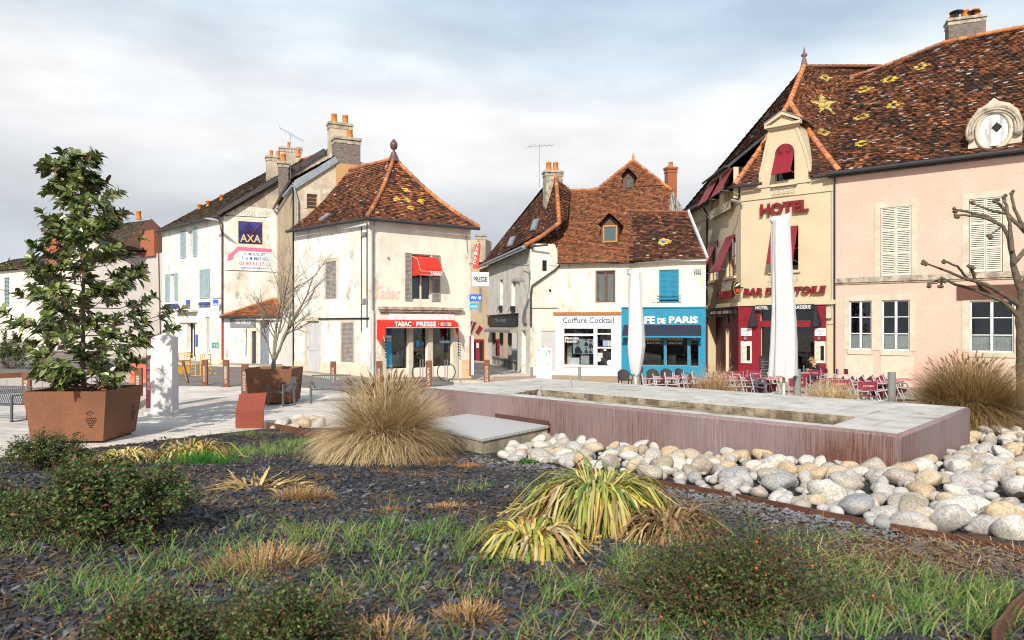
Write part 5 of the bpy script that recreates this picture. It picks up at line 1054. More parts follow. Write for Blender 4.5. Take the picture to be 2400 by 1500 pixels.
for a_, b_ in ((u0+.1, WF.U(1763)), (WF.U(1911), u1-.08)):
    for z0_, z1_ in ((-.3, .35), (2.75, 3.35)): g.wbox(WF, a_, b_, z0_, z1_, t+.001, t+.02); g.wbox(WF, a_+.06, b_-.06, z0_+.06, z1_-.06, t+.021, t+.03)
sf = g.build('hotel_front', BURG, hH)
g = MB(); [g.wbox(WF, r[0], r[1], r[2], r[3], -.1, -.09) for r in (g1, g2, g3, g4)]; g.build('front_pane', GLASS, sf)
g = MB()
for x0, x1 in ((1737, 1762), (1910, 1936)):
    rr = WF.rect(x0, 769, x1, 787, t); g.wbox(WF, *rr, t+.002, t+.03)
g.build('name_plate', SIGNW, sf)
for x0, x1 in ((1737, 1762), (1910, 1935)):
    rr = WF.rect(x0, 800, x1, 851, t); g = MB(); g.wbox(WF, *rr, t+.002, t+.04); o = g.build('menu_board', bmat('cream_paper', (.72, .68, .58), (.66, .60, .50), .8, 12), sf)
    du, dz = rr[1]-rr[0], rr[3]-rr[2]; g = MB(); g.wbox(WF, rr[0]+du*.55, rr[0]+du*.88, rr[2]+dz*.12, rr[2]+dz*.80, t+.041, t+.046); g.build('menu_sheet', BLK, o)
    g = MB(); [g.wbox(WF, rr[0]+du*.1, rr[0]+du*(.4+.1*(k % 3)), rr[2]+dz*(.1+.055*k), rr[2]+dz*(.115+.055*k), t+.041, t+.044) for k in range(13)]; g.build('menu_lines', SHOPG, o)
g = MB(); [g.wbox(WF, *WF.rect(x-2, 789, x+3, 797, t), t+.002, t+.15) for x in (1749, 1921)]; g.build('wall_light', STEEL, sf)
g = MB()
for x0, x1, y in ((1739, 1760, 773), (1742, 1758, 780), (1912, 1933, 773), (1915, 1930, 780)): wtext(g, WF, 'Hôtel' if y < 775 else "de l'Etoile", x0+3, y, x1-3, y+4.5, .004, t+.031, 0, .3)
g.build('plate_letters', REDL, sf)
# dark awning strip with lettering and folded ends
ua, ub = WF.U(1770, .3), WF.U(1906, .3); za, zb = WF.hit(1838, 714, .3)[1], WF.hit(1838, 727, .3)[1]
g = MB(); g.wbox(WF, ua, ub, zb, za, .1, .3); o = g.build('awning_strip', DARKF, hH)
g = MB()
for s_, x0, x1 in (('HOTEL', 1771, 1801), ('BRASSERIE', 1857, 1900)): va_, vb_ = WF.U(x0, .3), WF.U(x1, .3); text(g, s_, P(va_, zb+.06, .301), WF.d*(vb_-va_), (0, 0, (za-zb)*.62), WF.n*.008, .012)
text(g, 'CAFE', P(WF.U(1815, .3), zb+.06, .301), WF.d*.45, (0, 0, (za-zb)*.62), WF.n*.008, .012)
g.build('awning_letters', WLET, o)
for x_, s_ in ((1766, -1), (1911, 1)):
    g = MB(); rng_ = random.Random(x_); c0 = P(WF.U(x_, .3), za, .28)
    n = 9; vs = []
    for k in range(7):
        z_ = -.2-k*.17+.1; r_ = .05+.035*k
        for j in range(n): a_ = 6.283*j/n; rr_ = r_*(1+.35*math.sin(a_*3+s_)); vs.append(c0+Vector((rr_*math.cos(a_), rr_*.5*math.sin(a_), z_)))
    g.add(vs, [(i*n+j, i*n+(j+1) % n, (i+1)*n+(j+1) % n, (i+1)*n+j) for i in range(6) for j in range(n)], True); g.build('awning_fold', DARKF, o)
g = MB(); rr = WF.rect(1939, 723, 1951, 746); g.wbox(WF, *rr, 0, .18); g.tube([P(rr[0]+.1, rr[2], .05), P(rr[0]+.05, rr[2]-.3, .05), P(rr[1]+.1, rr[2]-.25, .05)], .02, 5); g.build('meter_box', STONE, hH)
# side entrances
g = MB(); t = .06; P = WH.P; ua, ub = WH.U(1652), WH.L-.02
g.wbox(WH, dw[1]+.003, dw2[0]-.003, -1, dw[3], .003, t); g.wbox(WH, dw2[1]+.003, ub, -1, zG-.13, .003, t); g.wbox(WH, ua, dw[0]-.003, -1, zG-.13, .003, t); g.wbox(WH, dw[0], dw2[1], dw[3]+.003, zG-.13, .003, t)
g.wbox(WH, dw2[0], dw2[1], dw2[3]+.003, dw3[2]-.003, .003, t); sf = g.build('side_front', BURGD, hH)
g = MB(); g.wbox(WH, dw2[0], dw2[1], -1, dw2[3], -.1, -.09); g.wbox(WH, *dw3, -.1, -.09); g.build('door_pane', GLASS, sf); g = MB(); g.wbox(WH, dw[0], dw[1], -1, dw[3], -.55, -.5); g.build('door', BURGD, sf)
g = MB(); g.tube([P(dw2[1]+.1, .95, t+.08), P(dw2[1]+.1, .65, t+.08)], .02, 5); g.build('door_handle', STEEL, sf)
rr = WH.rect(1658, 726, 1722, 738, .2); g = MB(); g.wbox(WH, rr[0], rr[1], rr[2], rr[3], t+.002, .2); o = g.build('sign_board', DARKF, hH); du, dz = rr[1]-rr[0], rr[3]-rr[2]
g = MB(); text(g, 'HOTEL · CAFE · BRASSERIE', P(rr[0]+du*.12, rr[2]+dz*.2, .202), WH.d*du*.78, (0, 0, dz*.55), WH.n*.008, .015); g.build('sign_letters', bmat('dull_rose_letter', (.50, .36, .34), None, .6), o)
cl = root('street_lamp', WF.P(.1, 9.0, .1), 'grey street lamp above the red HOTEL letters at the beige corner', 'street lamp'); cobra(cl, PX(1737, 483, 39.5), PX(1733, 476, 38.9), PX(1712, 469, 38.4))
g = MB(); g.box(tuple(PX(1735, 486, 39.6)), tuple(PX(1740, 478, 39.4))); g.build('wall_plate', PIPE, cl)

# ================================================================ PINK HOUSE
hG = root('pink_house', (19, 34, -.45), 'long pink roughcast house with pale stone frames, white louvred shutters and a stone oval dormer', 'house')
WG = Wall(HR, (24.6, 29.58)); zP_ = 10.1
ps = [WG.rect(2064, 485, 2136, 647), WG.rect(2271, 464, 2350, 638)]
pw = [WG.rect(1990, 705, 2043.7, 820), WG.rect(2066.7, 703, 2132.6, 822), WG.rect(2273, 704, 2377, 826), WG.rect(2430, 704, 2530, 830)]
mb = MB(); wall_mesh(mb, WG, -1.2, zP_, ps+pw); mb.build('front_wall', [PINK, ROOM], hG)
mb = MB(); e1 = WG.P(WG.L, 0); bk2 = WG.n*-9; mb.add([e1+Vector((0, 0, -1.2)), e1+Vector((0, 0, zP_)), e1+bk2+Vector((0, 0, zP_)), e1+bk2+Vector((0, 0, -1.2))], [(0, 3, 2, 1)]); mb.build('end_wall', PINK, hG)
for i, r in enumerate(ps): louvre(hG, WG, r[0]+.02, r[1]-.02, r[2]+.02, r[3]-.02, -.03, PALEW, 2, 3, pitch=.085); surround(hG, WG, r, .26, .03, STONE, .28)
for i, r in enumerate(pw):
    window(hG, WG, r, WFR, .13, 2, 3, bmat('pale_net_curtain', (.75, .75, .72), None, .9), cz=.36, fr=.07); surround(hG, WG, r, .24 if i < 2 else .3, .03, STONE, .25)
    g = MB(); g.wbox(WG, r[0]-.05, r[1]+.05, r[2]-.22, r[2]-.003, -.05, .07); g.build('sill', STONE, hG)
for r in pw: g = MB(); g.wbox(WG, r[0]-.18 if r is not pw[1] else r[0]-.05, r[1]+.18 if r is not pw[0] else r[1]+.05, -1.0, r[2]-.224, .002, .02); g.build('sill_apron', bmat('pale_pink_render', (.68, .53, .43), None, .9), hG)
rr = WG.rect(2244, 668, 2386, 701); g = MB(); g.wbox(WG, rr[0], rr[1], rr[2]+.0, rr[3], .035, .09); g.build('timber_lintel', bmat('dark_red_timber', (.14, .055, .035), (.08, .035, .025), .7, 4, .004, 20, stretch=(1, 1, 5)), hG)
zc = WG.hit(2150, 652)[1]; g = MB(); g.wbox(WG, 0, WG.L, zc-.10, zc+.14, 0, .12); g.wbox(WG, 0, WG.L, zc-.18, zc-.102, 0, .06); g.build('string_course', DSTONE, hG)
g = MB(); rr = WG.rect(1983, 753, 1989, 760); g.wbox(WG, *rr, 0, .03); g.build('number_plate', SIGNW, hG)
# roof
Ea = WG.P(-.35, zP_, .38); Eb = WG.P(WG.L+.4, zP_, .38); RLp = Vector((19.5, 41.9, 16.8)); RR = Vector((29.7, 33.9, 17.7)); nP = (Eb-Ea).cross(RLp-Ea)
nP = (Eb-Ea).normalized().cross((RLp-Ea)+(RR-Eb)).normalized(); hp = lambda x, y: plane_hit(Ea, nP, x, y)
ptr = [hp(1992, 178), hp(2075, 152), hp(2210, 101), hp(2330, 76), hp(2440, 57), hp(2640, 20)]
zmP = bell(zP_, 17.7, .03); ua_ = WG.d; ub_ = nP.cross(ua_) if nP.cross(ua_).z > 0 else -nP.cross(ua_)
cs = [zmP(hp(x, y)) for x, y in ((2160, 151), (2085, 180), (2024, 203), (2094, 237), (2020, 264), (2022, 329))]
mb = MB(); roof_plane(mb, [Ea, Eb]+ptr[::-1], zmP, seed=61, pal='old', rowh=.115, tw=.20, lift=.036, patch=rings(cs, ua_, ub_, .48, .36, (.66, .48, .10), .42)); mb.build('roof', TILE, hG)
mb = MB(); ridge(mb, [zmP(p) for p in ptr[:3]], .1, .4, ((.22, .09, .05), (.3, .12, .06)), 9); ridge(mb, [zmP(p) for p in ptr[2:]], .12, .36, seed=10); mb.build('ridge_tiles', TILE, hG)
gutter(hG, Ea+Vector((-.05, -.08, -.06)), Eb+Vector((-.05, -.08, -.06)), .10); g = MB(); g.bar(Ea+Vector((.2, .16, -.16)), Eb+Vector((.2, .16, -.16)), .3, .1); g.build('eaves_board', GUTTER, hG)
ck = hp(2262, 84); cy = ck.y+.5; chimney(hG, (PX(2262, 0, cy).x, cy), 1.75, .9, ck.z-1.5, H+(765-52)*cy/F, BRICKC, (-.55, 0, .5), -.35, ph=.5, pr=.2)
for x in (2242, 2281):
    p = PX(x, 28, cy-.2); g = MB(); g.lathe(p, [(.02, -.35), (.12, -.3), (.10, -.05)], 10); g.lathe(p+Vector((0, 0, 0)), [(.36, -.04), (.3, .02), (.02, .1)], 14); g.build('chimney_cowl', GUTTER, hG)
# stone oval dormer
oc = WG.P(WG.U(2331), WG.hit(2331, 300)[1], .02); dW = Wall((oc-WG.d*3).xy, (oc+WG.d*3).xy); U0 = 3.0
def dp(x, y, w=0): u, z = dW.hit(x, y, w); return (u, z)
zb_, hw_ = dW.hit(2331, 355)[1], (dW.U(2396)-dW.U(2266))/2; uc = (dW.U(2396)+dW.U(2266))/2; zc_ = dW.hit(2331, 306)[1]; k_ = hw_
g = MB(); outl = [(-1.0, zb_), (1.0, zb_), (.98, zb_+k_*.6), (1.0, zc_+k_*.35), (.88, zc_+k_*.75), (.55, zc_+k_*1.1), (.18, zc_+k_*1.25), (.0, zc_+k_*1.42), (-.22, zc_+k_*1.22), (-.6, zc_+k_*1.0), (-.9, zc_+k_*.6), (-.98, zc_+k_*.2), (-.93, zb_+k_*.5)]
g.prism([dW.P(uc+u*k_, z, 0) for u, z in outl], -WG.n*1.6); od = g.build('oval_dormer', STONE, hG)
def ell(ru, rz, n=28, a0=0, a1=6.2832, w=.0): return [dW.P(uc+ru*math.cos(a0+(a1-a0)*i/n), zc_+rz*math.sin(a0+(a1-a0)*i/n), w) for i in range(n+1)]
g = MB()
for rr_, th, w_ in ((.98, .07, .12), (.88, .05, .15), (.78, .06, .10)): g.tube(ell(k_*rr_, k_*rr_*1.02, 26, -.15, math.pi+.15, w_), k_*th, 7)
for s_ in (-1, 1): g.lathe(dW.P(uc+s_*k_*.86, zc_-.22*k_, .1), [(.02, -k_*.16), (k_*.16, -k_*.06), (k_*.16, k_*.08), (.02, k_*.14)], 10)
g.build('carved_hood', DSTONE, od)
g = MB(); g.tube(ell(k_*.62, k_*.82, 30, w=.03), k_*.10, 8, False); g.build('oval_frame', STONE, od)
g = MB(); g.prism(ell(k_*.54, k_*.72, 30, w=.02)[:-1], WG.n*.015); pn = g.build('oval_panel', bmat('stained_white_panel', (.74, .73, .70), (.36, .35, .34), .7, 2.4, stretch=(2.5, 2.5, .4), lo=.38, hi=.55), od)
g = MB(); q_ = k_*.2; g.prism([dW.P(uc+.1*k_+x, zc_+.12*k_+y, .037) for x, y in ((-q_, 0), (0, -q_*1.15), (q_, 0), (0, q_*1.15))], WG.n*.004); g.build('diamond_opening', BLK, pn)
# rear slope closes the roof
mb = MB(); roof_plane(mb, [zmP(ptr[0]), zmP(ptr[-1]), Eb-WG.n*13, Ea-WG.n*13], None, seed=62, pal='dark', rowh=.5, tw=.8); mb.build('rear_roof', TILE, hG)
# ================================================================ GROUND
def bd(x, y): return (x+9.5)*.76-(y-13.4)*.65
def zb(x, y):
    d = bd(x, y); z = .78*(1-sm((y-3.5)/12))*sm(d/3.0)
    z += .035*math.sin(x*1.7+y*.6)*math.sin(y*1.3-x*.4)*sm(d/2)*sm((16-y)/4)
    e = min(d, (17.6-y)*1.2); return z+.05*max(-1.5, min(1, e/.35))-.01
def GB(px, py):
    z = .4
    for _ in range(40):
        Y = (H-z)*F/(py-HY); x = (px-1200)/F*Y; z = z*.5+.5*max(0, zb(x, Y))
    return Vector((x, Y, z))
def paving_mat():
    m = bpy.data.materials.new('limestone_paving'); m.use_nodes = True; t = m.node_tree; b = t.nodes['Principled BSDF']; b.inputs['Roughness'].default_value = .85
    tcc = N(t, 'ShaderNodeTexCoord'); mp = N(t, 'ShaderNodeMapping'); mp.inputs['Rotation'].default_value = (0, 0, .35); t.links.new(tcc.outputs['Object'], mp.inputs[0])
    br = N(t, 'ShaderNodeTexBrick'); br.inputs['Scale'].default_value = 1.0; br.inputs['Brick Width'].default_value = .8; br.inputs['Row Height'].default_value = .4; br.inputs['Mortar Size'].default_value = .012
    br.inputs['Color1'].default_value = (.64, .575, .51, 1); br.inputs['Color2'].default_value = (.55, .495, .435, 1); br.inputs['Mortar'].default_value = (.27, .24, .21, 1); t.links.new(mp.outputs[0], br.inputs['Vector'])
    n1 = N(t, 'ShaderNodeTexNoise'); n1.inputs['Scale'].default_value = .45; n1.inputs['Detail'].default_value = 8; t.links.new(tcc.outputs['Object'], n1.inputs['Vector'])
    f = ramp(t, [(.35, .76), (.62, 1.1)], n1.outputs[0]); mx = N(t, 'ShaderNodeMix', data_type='RGBA', blend_type='MULTIPLY'); mx.inputs[0].default_value = 1
    t.links.new(br.outputs[0], mx.inputs[6]); t.links.new(f, mx.inputs[7]); t.links.new(mx.outputs[2], b.inputs['Base Color'])
    bp = N(t, 'ShaderNodeBump'); bp.inputs['Distance'].default_value = .01; t.links.new(br.outputs[1], bp.inputs['Height']); bp.invert = True; t.links.new(bp.outputs[0], b.inputs['Normal']); return m
PAVE = paving_mat()
ASPH = bmat('asphalt', (.20, .175, .155), (.135, .12, .11), .9, .6, .006, 60, col3=(.28, .24, .2), s3=1.3, t3=(.6, .7))
SIDEW = bmat('worn_pavement', (.36, .30, .24), (.25, .21, .175), .9, .8, .006, 40)
def sheet(name, xs, ys, zf, m, kind='structure', keep=None):
    vs = [(x, y, zf(x, y)) for y in ys for x in xs]; n = len(xs); fs = [(j*n+i, j*n+i+1, (j+1)*n+i+1, (j+1)*n+i) for j in range(len(ys)-1) for i in range(n-1)]
    g = MB(); g.add(vs, fs, True); o = g.build(name, m, None, (0, 0, 0), kind); return o
xs = [-900, -300, -120, -60, -40, -30, -25]+[-22+1.0*i for i in range(50)]+[30, 36, 45, 60, 120, 300, 900]; ys = [-60, -10, 0]+[2+1.0*i for i in range(62)]+[66, 75, 90, 130, 220, 500, 1500]
sheet('ground', xs, ys, lambda x, y: gz(x, y), PAVE)
def patch_sheet(name, poly, dz, m, edge=None, res=2.0):
    """thin paved layer following the ground, polygon given in plan; optional kerb height on its rim"""
    import mathutils
    pts = []
    for a, b in zip(poly, poly[1:]+poly[:1]):
        L = math.dist(a, b); n = max(1, int(L/res)); pts += [(a[0]+(b[0]-a[0])*i/n, a[1]+(b[1]-a[1])*i/n) for i in range(n)]
    g = MB(); top = [(x, y, gz(x, y)+dz) for x, y in pts]
    from mathutils.geometry import tessellate_polygon
    # split along y so that the sheet follows the slope
    fs = tessellate_polygon([[Vector(p) for p in top]]); g.add(top, [tuple(f) for f in fs])
    for p in g.f: pass
    if edge:
        n = len(top); g.add(top+[(x, y, z-edge) for x, y, z in top], [(i, (i+1) % n, n+(i+1) % n, n+i) for i in range(n)])
    o = g.build(name, m, None, (0, 0, 0), 'structure'); return o
def plan(px, py): p = G(px, py); return (p.x, p.y)
road = [plan(-200, 930), plan(0, 923), plan(150, 917), plan(330, 908), plan(430, 904), plan(530, 906), plan(640, 904), plan(760, 912), plan(900, 930), plan(1010, 925), (-2.5, 31), (-3.2, 40), (-3.2, 62), (-1.6, 62), (-9, 70), (-60, 78), (-60, 40)]
patch_sheet('road', [(x, y) for x, y in road if True], .012, ASPH)
# pavements with kerbs along the houses
def strip(a, b, w0, w1, name='pavement', h=.12):
    W = Wall(a, b); g = MB(); n = max(1, int(W.L/2))
    for i in range(n):
        u0, u1 = W.L*i/n, W.L*(i+1)/n; q = [W.P(u0, 0, w1), W.P(u1, 0, w1), W.P(u1, 0, w0), W.P(u0, 0, w0)]
        top = [Vector((p.x, p.y, gz(p.x, p.y)+h)) for p in q]; bot = [Vector((p.x, p.y, gz(p.x, p.y)-.2)) for p in q]; g.add(top+bot, [(0, 1, 2, 3), (0, 4, 5, 1), (1, 5, 6, 2), (2, 6, 7, 3), (3, 7, 4, 0)], mi=0)
        kb = [W.P(u0, 0, w1+.14), W.P(u1, 0, w1+.14), W.P(u1, 0, w1+.002), W.P(u0, 0, w1+.002)]; top = [Vector((p.x, p.y, gz(p.x, p.y)+h+.004)) for p in kb]; bot = [Vector((p.x, p.y, gz(p.x, p.y)-.2)) for p in kb]; g.add(top+bot, [(0, 1, 2, 3), (0, 4, 5, 1), (1, 5, 6, 2), (3, 7, 4, 0)], mi=1)
    return g.build(name, [SIDEW, STONE], None, (0, 0, 0), 'structure')
strip((-34, 61.5), (-18.5, 46.4), 0, 1.8); strip((-18.2, 46.2), (-14.2, 44.9), 0, 1.7); strip((-13.9, 44.0), K0, 0, 1.5); strip((-6.4, 33.9), (-2.2, 36.9), 0, 1.3)
# painted survey marks on the road
g = MB(); 
for (x0, y0, x1, y1) in ((722, 871, 752, 873), (735, 880, 760, 883), (690, 869, 730, 872)): a, b = G(x0, y0), G(x1, y1); a.z += .02; b.z += .02; g.prism([a, b, b+Vector((0, .12, 0)), a+Vector((0, .12, 0))], (0, 0, .003))
g.build('road_marking', bmat('green_spray', (.25, .60, .40), None, .8), None, (0, 0, 0), 'structure')
# terrace floor in front of the cafes
patch_sheet('terrace_paving', [(-1.0, 40.6), (2.6, 43.2), (10.9, 40.8), (12.6, 39.3), (16.2, 36.1), (25, 29), (25, 24), (12, 24), (4, 26), (-1.5, 33)], .01, bmat('terrace_paving_stone', (.42, .30, .20), (.33, .24, .165), .85, .9, .005, 30))
# slate bed soil
xs = [-12+.3*i for i in range(96)]; ys = [.6+.3*i for i in range(62)]
SOIL = bmat('slate_soil', (.028, .028, .032), (.015, .014, .014), .9, 9, .03, 25, col3=(.11, .065, .03), s3=1.8, t3=(.48, .60))
sheet('planting_bed', xs, ys, lambda x, y: zb(x, y), SOIL)

# ================================================================ BASIN
def Gz(px, py, z): Y = (H-z)*F/(py-HY); return Vector(((px-1200)/F*Y, Y, z))
ZT = .90
bA, bB, bC, bD = Gz(2111, 1018, ZT), Gz(2273, 954, ZT), Gz(1261, 885, ZT), Gz(990, 908, ZT)
fo = root('fountain_basin', ((bA+bC)/2).xy.to_3d(), 'long raised fountain basin clad in rusty steel streaked with limescale, its top dry pale stone', 'fountain')
def corten_mat(name, lime=.0, base=(.225, .085, .035), dark=(.13, .048, .024), low=None):
    m = bpy.data.materials.new(name); m.use_nodes = True; t = m.node_tree; b = t.nodes['Principled BSDF']; b.inputs['Roughness'].default_value = .75
    tcc = N(t, 'ShaderNodeTexCoord'); n1 = N(t, 'ShaderNodeTexNoise'); n1.inputs['Scale'].default_value = 1.6; n1.inputs['Detail'].default_value = 9; n1.inputs['Roughness'].default_value = .65; t.links.new(tcc.outputs['Object'], n1.inputs['Vector'])
    o = ramp(t, [(.35, dark), (.65, base)], n1.outputs[0]); rust = None
    n3 = N(t, 'ShaderNodeTexNoise'); n3.inputs['Scale'].default_value = 45; n3.inputs['Detail'].default_value = 4; t.links.new(tcc.outputs['Object'], n3.inputs['Vector'])
    f3 = ramp(t, [(.35, .8), (.65, 1.15)], n3.outputs[0]); mx = N(t, 'ShaderNodeMix', data_type='RGBA', blend_type='MULTIPLY'); mx.inputs[0].default_value = 1; t.links.new(o, mx.inputs[6]); t.links.new(f3, mx.inputs[7]); o = mx.outputs[2]
    if lime:
        mp = N(t, 'ShaderNodeMapping'); mp.inputs['Scale'].default_value = (13, 13, .5); t.links.new(tcc.outputs['Object'], mp.inputs[0])
        n2 = N(t, 'ShaderNodeTexNoise'); n2.inputs['Scale'].default_value = 3.2; n2.inputs['Detail'].default_value = 6; n2.inputs['Roughness'].default_value = .7; t.links.new(mp.outputs[0], n2.inputs['Vector'])
        mp2 = N(t, 'ShaderNodeMapping'); mp2.inputs['Scale'].default_value = (.5, .5, .3); t.links.new(tcc.outputs['Object'], mp2.inputs[0]); n4 = N(t, 'ShaderNodeTexNoise'); n4.inputs['Scale'].default_value = 1.1; t.links.new(mp2.outputs[0], n4.inputs['Vector'])
        # thin lime veil overall, stronger in drips; broken where the steel stays rusty
        s1 = mth(t, 'ADD', mth(t, 'MULTIPLY', mth(t, 'SUBTRACT', n2.outputs[0], .5), 1.5), mth(t, 'MULTIPLY', mth(t, 'SUBTRACT', n4.outputs[0], .5), .8)); s1 = mth(t, 'ADD', s1, .52)
        vd = N(t, 'ShaderNodeVectorMath', operation='DISTANCE'); t.links.new(tcc.outputs['Object'], vd.inputs[0]); ac = bA-((bA+bC)/2).xy.to_3d(); vd.inputs[1].default_value = (ac.x-.45, ac.y+.5, .1)
        s1 = mth(t, 'SUBTRACT', s1, ramp(t, [(.35, .40), (1.0, 0.0)], mth(t, 'MULTIPLY', vd.outputs['Value'], .75)))
        f = ramp(t, [(.15, .0), (.42, .36), (.70, .50), (.92, .85)], s1)
        mx = N(t, 'ShaderNodeMix', data_type='RGBA'); t.links.new(f, mx.inputs[0]); t.links.new(o, mx.inputs[6]); mx.inputs[7].default_value = (.33, .285, .295, 1); o = mx.outputs[2]
    t.links.new(o, b.inputs['Base Color']); bp = N(t, 'ShaderNodeBump'); bp.inputs['Distance'].default_value = .004; t.links.new(n3.outputs[0], bp.inputs['Height']); t.links.new(bp.outputs[0], b.inputs['Normal']); return m
CORT = corten_mat('corten_steel'); CLIME = corten_mat('limescaled_corten', 1, (.150, .056, .032), (.095, .034, .024))
CTOP = bmat('limescaled_stone', (.60, .58, .55), (.42, .395, .35), .85, 2.0, .006, 30, col3=(.24, .19, .13), s3=1.1, t3=(.55, .70))
def add_joints(m, rot, bw=1.15, rh=.8, amt=.45):
    t = m.node_tree; b = t.nodes['Principled BSDF']; tcc = N(t, 'ShaderNodeTexCoord'); mp = N(t, 'ShaderNodeMapping'); mp.inputs['Rotation'].default_value = (0, 0, rot); t.links.new(tcc.outputs['Object'], mp.inputs[0])
    br = N(t, 'ShaderNodeTexBrick'); br.inputs['Scale'].default_value = 1; br.inputs['Brick Width'].default_value = bw; br.inputs['Row Height'].default_value = rh; br.inputs['Mortar Size'].default_value = .008; br.inputs['Color1'].default_value = (1, 1, 1, 1); br.inputs['Color2'].default_value = (.9, .89, .87, 1); br.inputs['Mortar'].default_value = (amt, amt*.95, amt*.9, 1); t.links.new(mp.outputs[0], br.inputs['Vector'])
    src = b.inputs['Base Color'].links[0].from_socket; mx = N(t, 'ShaderNodeMix', data_type='RGBA', blend_type='MULTIPLY'); mx.inputs[0].default_value = 1; t.links.new(src, mx.inputs[6]); t.links.new(br.outputs[0], mx.inputs[7]); t.links.new(mx.outputs[2], b.inputs['Base Color'])
add_joints(CTOP, .80)
q = [bA, bB, bC, bD]; ce = sum(q, Vector())/4; r_ = .05
g = MB(); prof = [(0, -1.0), (0, -r_*1.0), (r_*.3, -r_*.3), (r_, 0)]
ringv = []
dirs = []
for i in range(4):
    a, b, c = q[i-1], q[i], q[(i+1) % 4]; d1 = (b-a).normalized(); d2 = (c-b).normalized(); n_in = (ce-b); n1v = Vector((-d1.y, d1.x, 0)); n2v = Vector((-d2.y, d2.x, 0)); n1v *= 1 if n1v.dot(ce-b) > 0 else -1; n2v *= 1 if n2v.dot(ce-b) > 0 else -1
    dirs.append((n1v+n2v)/(1+n1v.dot(n2v)))
vs = [q[i]+dirs[i]*o_+Vector((0, 0, z_)) for o_, z_ in prof for i in range(4)]
fs = [(k*4+i, k*4+(i+1) % 4, (k+1)*4+(i+1) % 4, (k+1)*4+i) for k in range(3) for i in range(4)]
g.add(vs, fs[:4]); g.add(vs, fs[4:], True); g.build('steel_cladding', CLIME, fo)
sl = [Gz(1205, 922, ZT), Gz(1953, 996, ZT), Gz(2009, 977, ZT), Gz(1260, 912.5, ZT)]     # slot, front-left, front-right, back-right, back-left
oq = [q[i]+dirs[i]*r_ for i in range(4)]; A_, B_, C_, D_ = oq
g = MB(); e = Vector((0, 0, .0))
g.add([D_, A_, sl[1], sl[0]], [(0, 1, 2, 3)]); g.add([A_, B_, sl[2], sl[1]], [(0, 1, 2, 3)]); g.add([B_, C_, sl[3], sl[2]], [(0, 1, 2, 3)]); g.add([C_, D_, sl[0], sl[3]], [(0, 1, 2, 3)])
TM = bmat('mossy_trough_stone', (.34, .28, .20), (.12, .095, .06), .9, 3.5, .02, 20, lo=.4, hi=.6); top = g.build('stone_top', CTOP, fo); g = MB(); dn = Vector((0, 0, -.20)); g.add(sl+[p+dn for p in sl], [(0, 1, 5, 4), (1, 2, 6, 5), (2, 3, 7, 6), (3, 0, 4, 7), (4, 5, 6, 7)]); g.build('trough', TM, fo)
g = MB(); dx = (sl[2]-sl[3]).normalized(); dy = (sl[0]-sl[3]).normalized(); LL = (sl[2]-sl[3]).length; WW_ = (sl[0]-sl[3]-dx*((sl[0]-sl[3]).dot(dx))).length
rnd = random.Random(4); u = .25
while u < LL-.4:
    L_ = rnd.uniform(.5, 1.5); gap = rnd.choice((.02, .04, .25)); L_ = min(L_, LL-.2-u)
    p = sl[3]+dx*u+dy*.05; h_ = rnd.uniform(.03, .10); w_ = rnd.uniform(.45, .75)
    g.prism([p+Vector((0, 0, -.2)), p+dx*L_+Vector((0, 0, -.2)), p+dx*L_+dy*w_+Vector((0, 0, -.2)), p+dy*w_+Vector((0, 0, -.2))], (0, 0, h_)); u += L_+gap
g.build('trough_stones', bmat('mossy_trough_stone', (.34, .28, .20), (.12, .095, .06), .9, 3.5, .02, 20, lo=.4, hi=.6), fo)
g = MB(); g.tube([Gz(1337, 925, .72), Gz(1337, 925, .72)+Vector((0, 0, .42))], .035, 10); g.build('water_spout', bmat('limed_metal', (.34, .33, .31), None, .6), fo); p = Gz(1265, 921, .86); g = MB(); g.lathe(p, [(.05, -.1), (.07, 0), (.03, .07), (.045, .1), (.01, .13)], 10); g.build('water_nozzle', bmat('limed_metal', (.34, .33, .31), None, .6), fo)
# thin joints between the stone slabs of the top: shallow saw cuts drawn as narrow dark strips of open joint
g = MB(); 
for x0, y0, x1, y1 in ((2035, 971, 2062, 963), (1430, 906, 1500, 905)): a, b = Gz(x0, y0, ZT+.002), Gz(x1, y1, ZT+.002); g.bar(a, b, .012, .002)
g.build('slab_joint', BLK, top)
# steel grate platform on its concrete plinth
zp_ = .38; p1, p2, p3 = Gz(1103, 968.6, zp_), Gz(1287.5, 997.0, zp_), Gz(1130, 1029, zp_); p4 = p1+p3-p2; p4 = p4.lerp(p1, .12)
pt = root('grate_platform', ((p1+p3)/2).xy.to_3d(), 'pale perforated metal platform on a stained concrete plinth against the fountain', 'platform')
def grate_mat():
    m = bpy.data.materials.new('perforated_metal'); m.use_nodes = True; t = m.node_tree; b = t.nodes['Principled BSDF']; b.inputs['Roughness'].default_value = .6
    tcc = N(t, 'ShaderNodeTexCoord'); mp = N(t, 'ShaderNodeMapping'); mp.inputs['Rotation'].default_value = (0, 0, .8); mp.inputs['Scale'].default_value = (38, 38, 38); t.links.new(tcc.outputs['Object'], mp.inputs[0])
    v = N(t, 'ShaderNodeTexVoronoi'); v.inputs['Scale'].default_value = 1; v.inputs['Randomness'].default_value = 0; t.links.new(mp.outputs[0], v.inputs['Vector'])
    o = ramp(t, [(.22, (.16, .15, .14)), (.36, (.43, .42, .41))], v.outputs['Distance']); t.links.new(o, b.inputs['Base Color']); return m
g = MB(); g.prism([p1, p2, p3, p4], (0, 0, -.05)); g.build('grate', grate_mat(), pt)
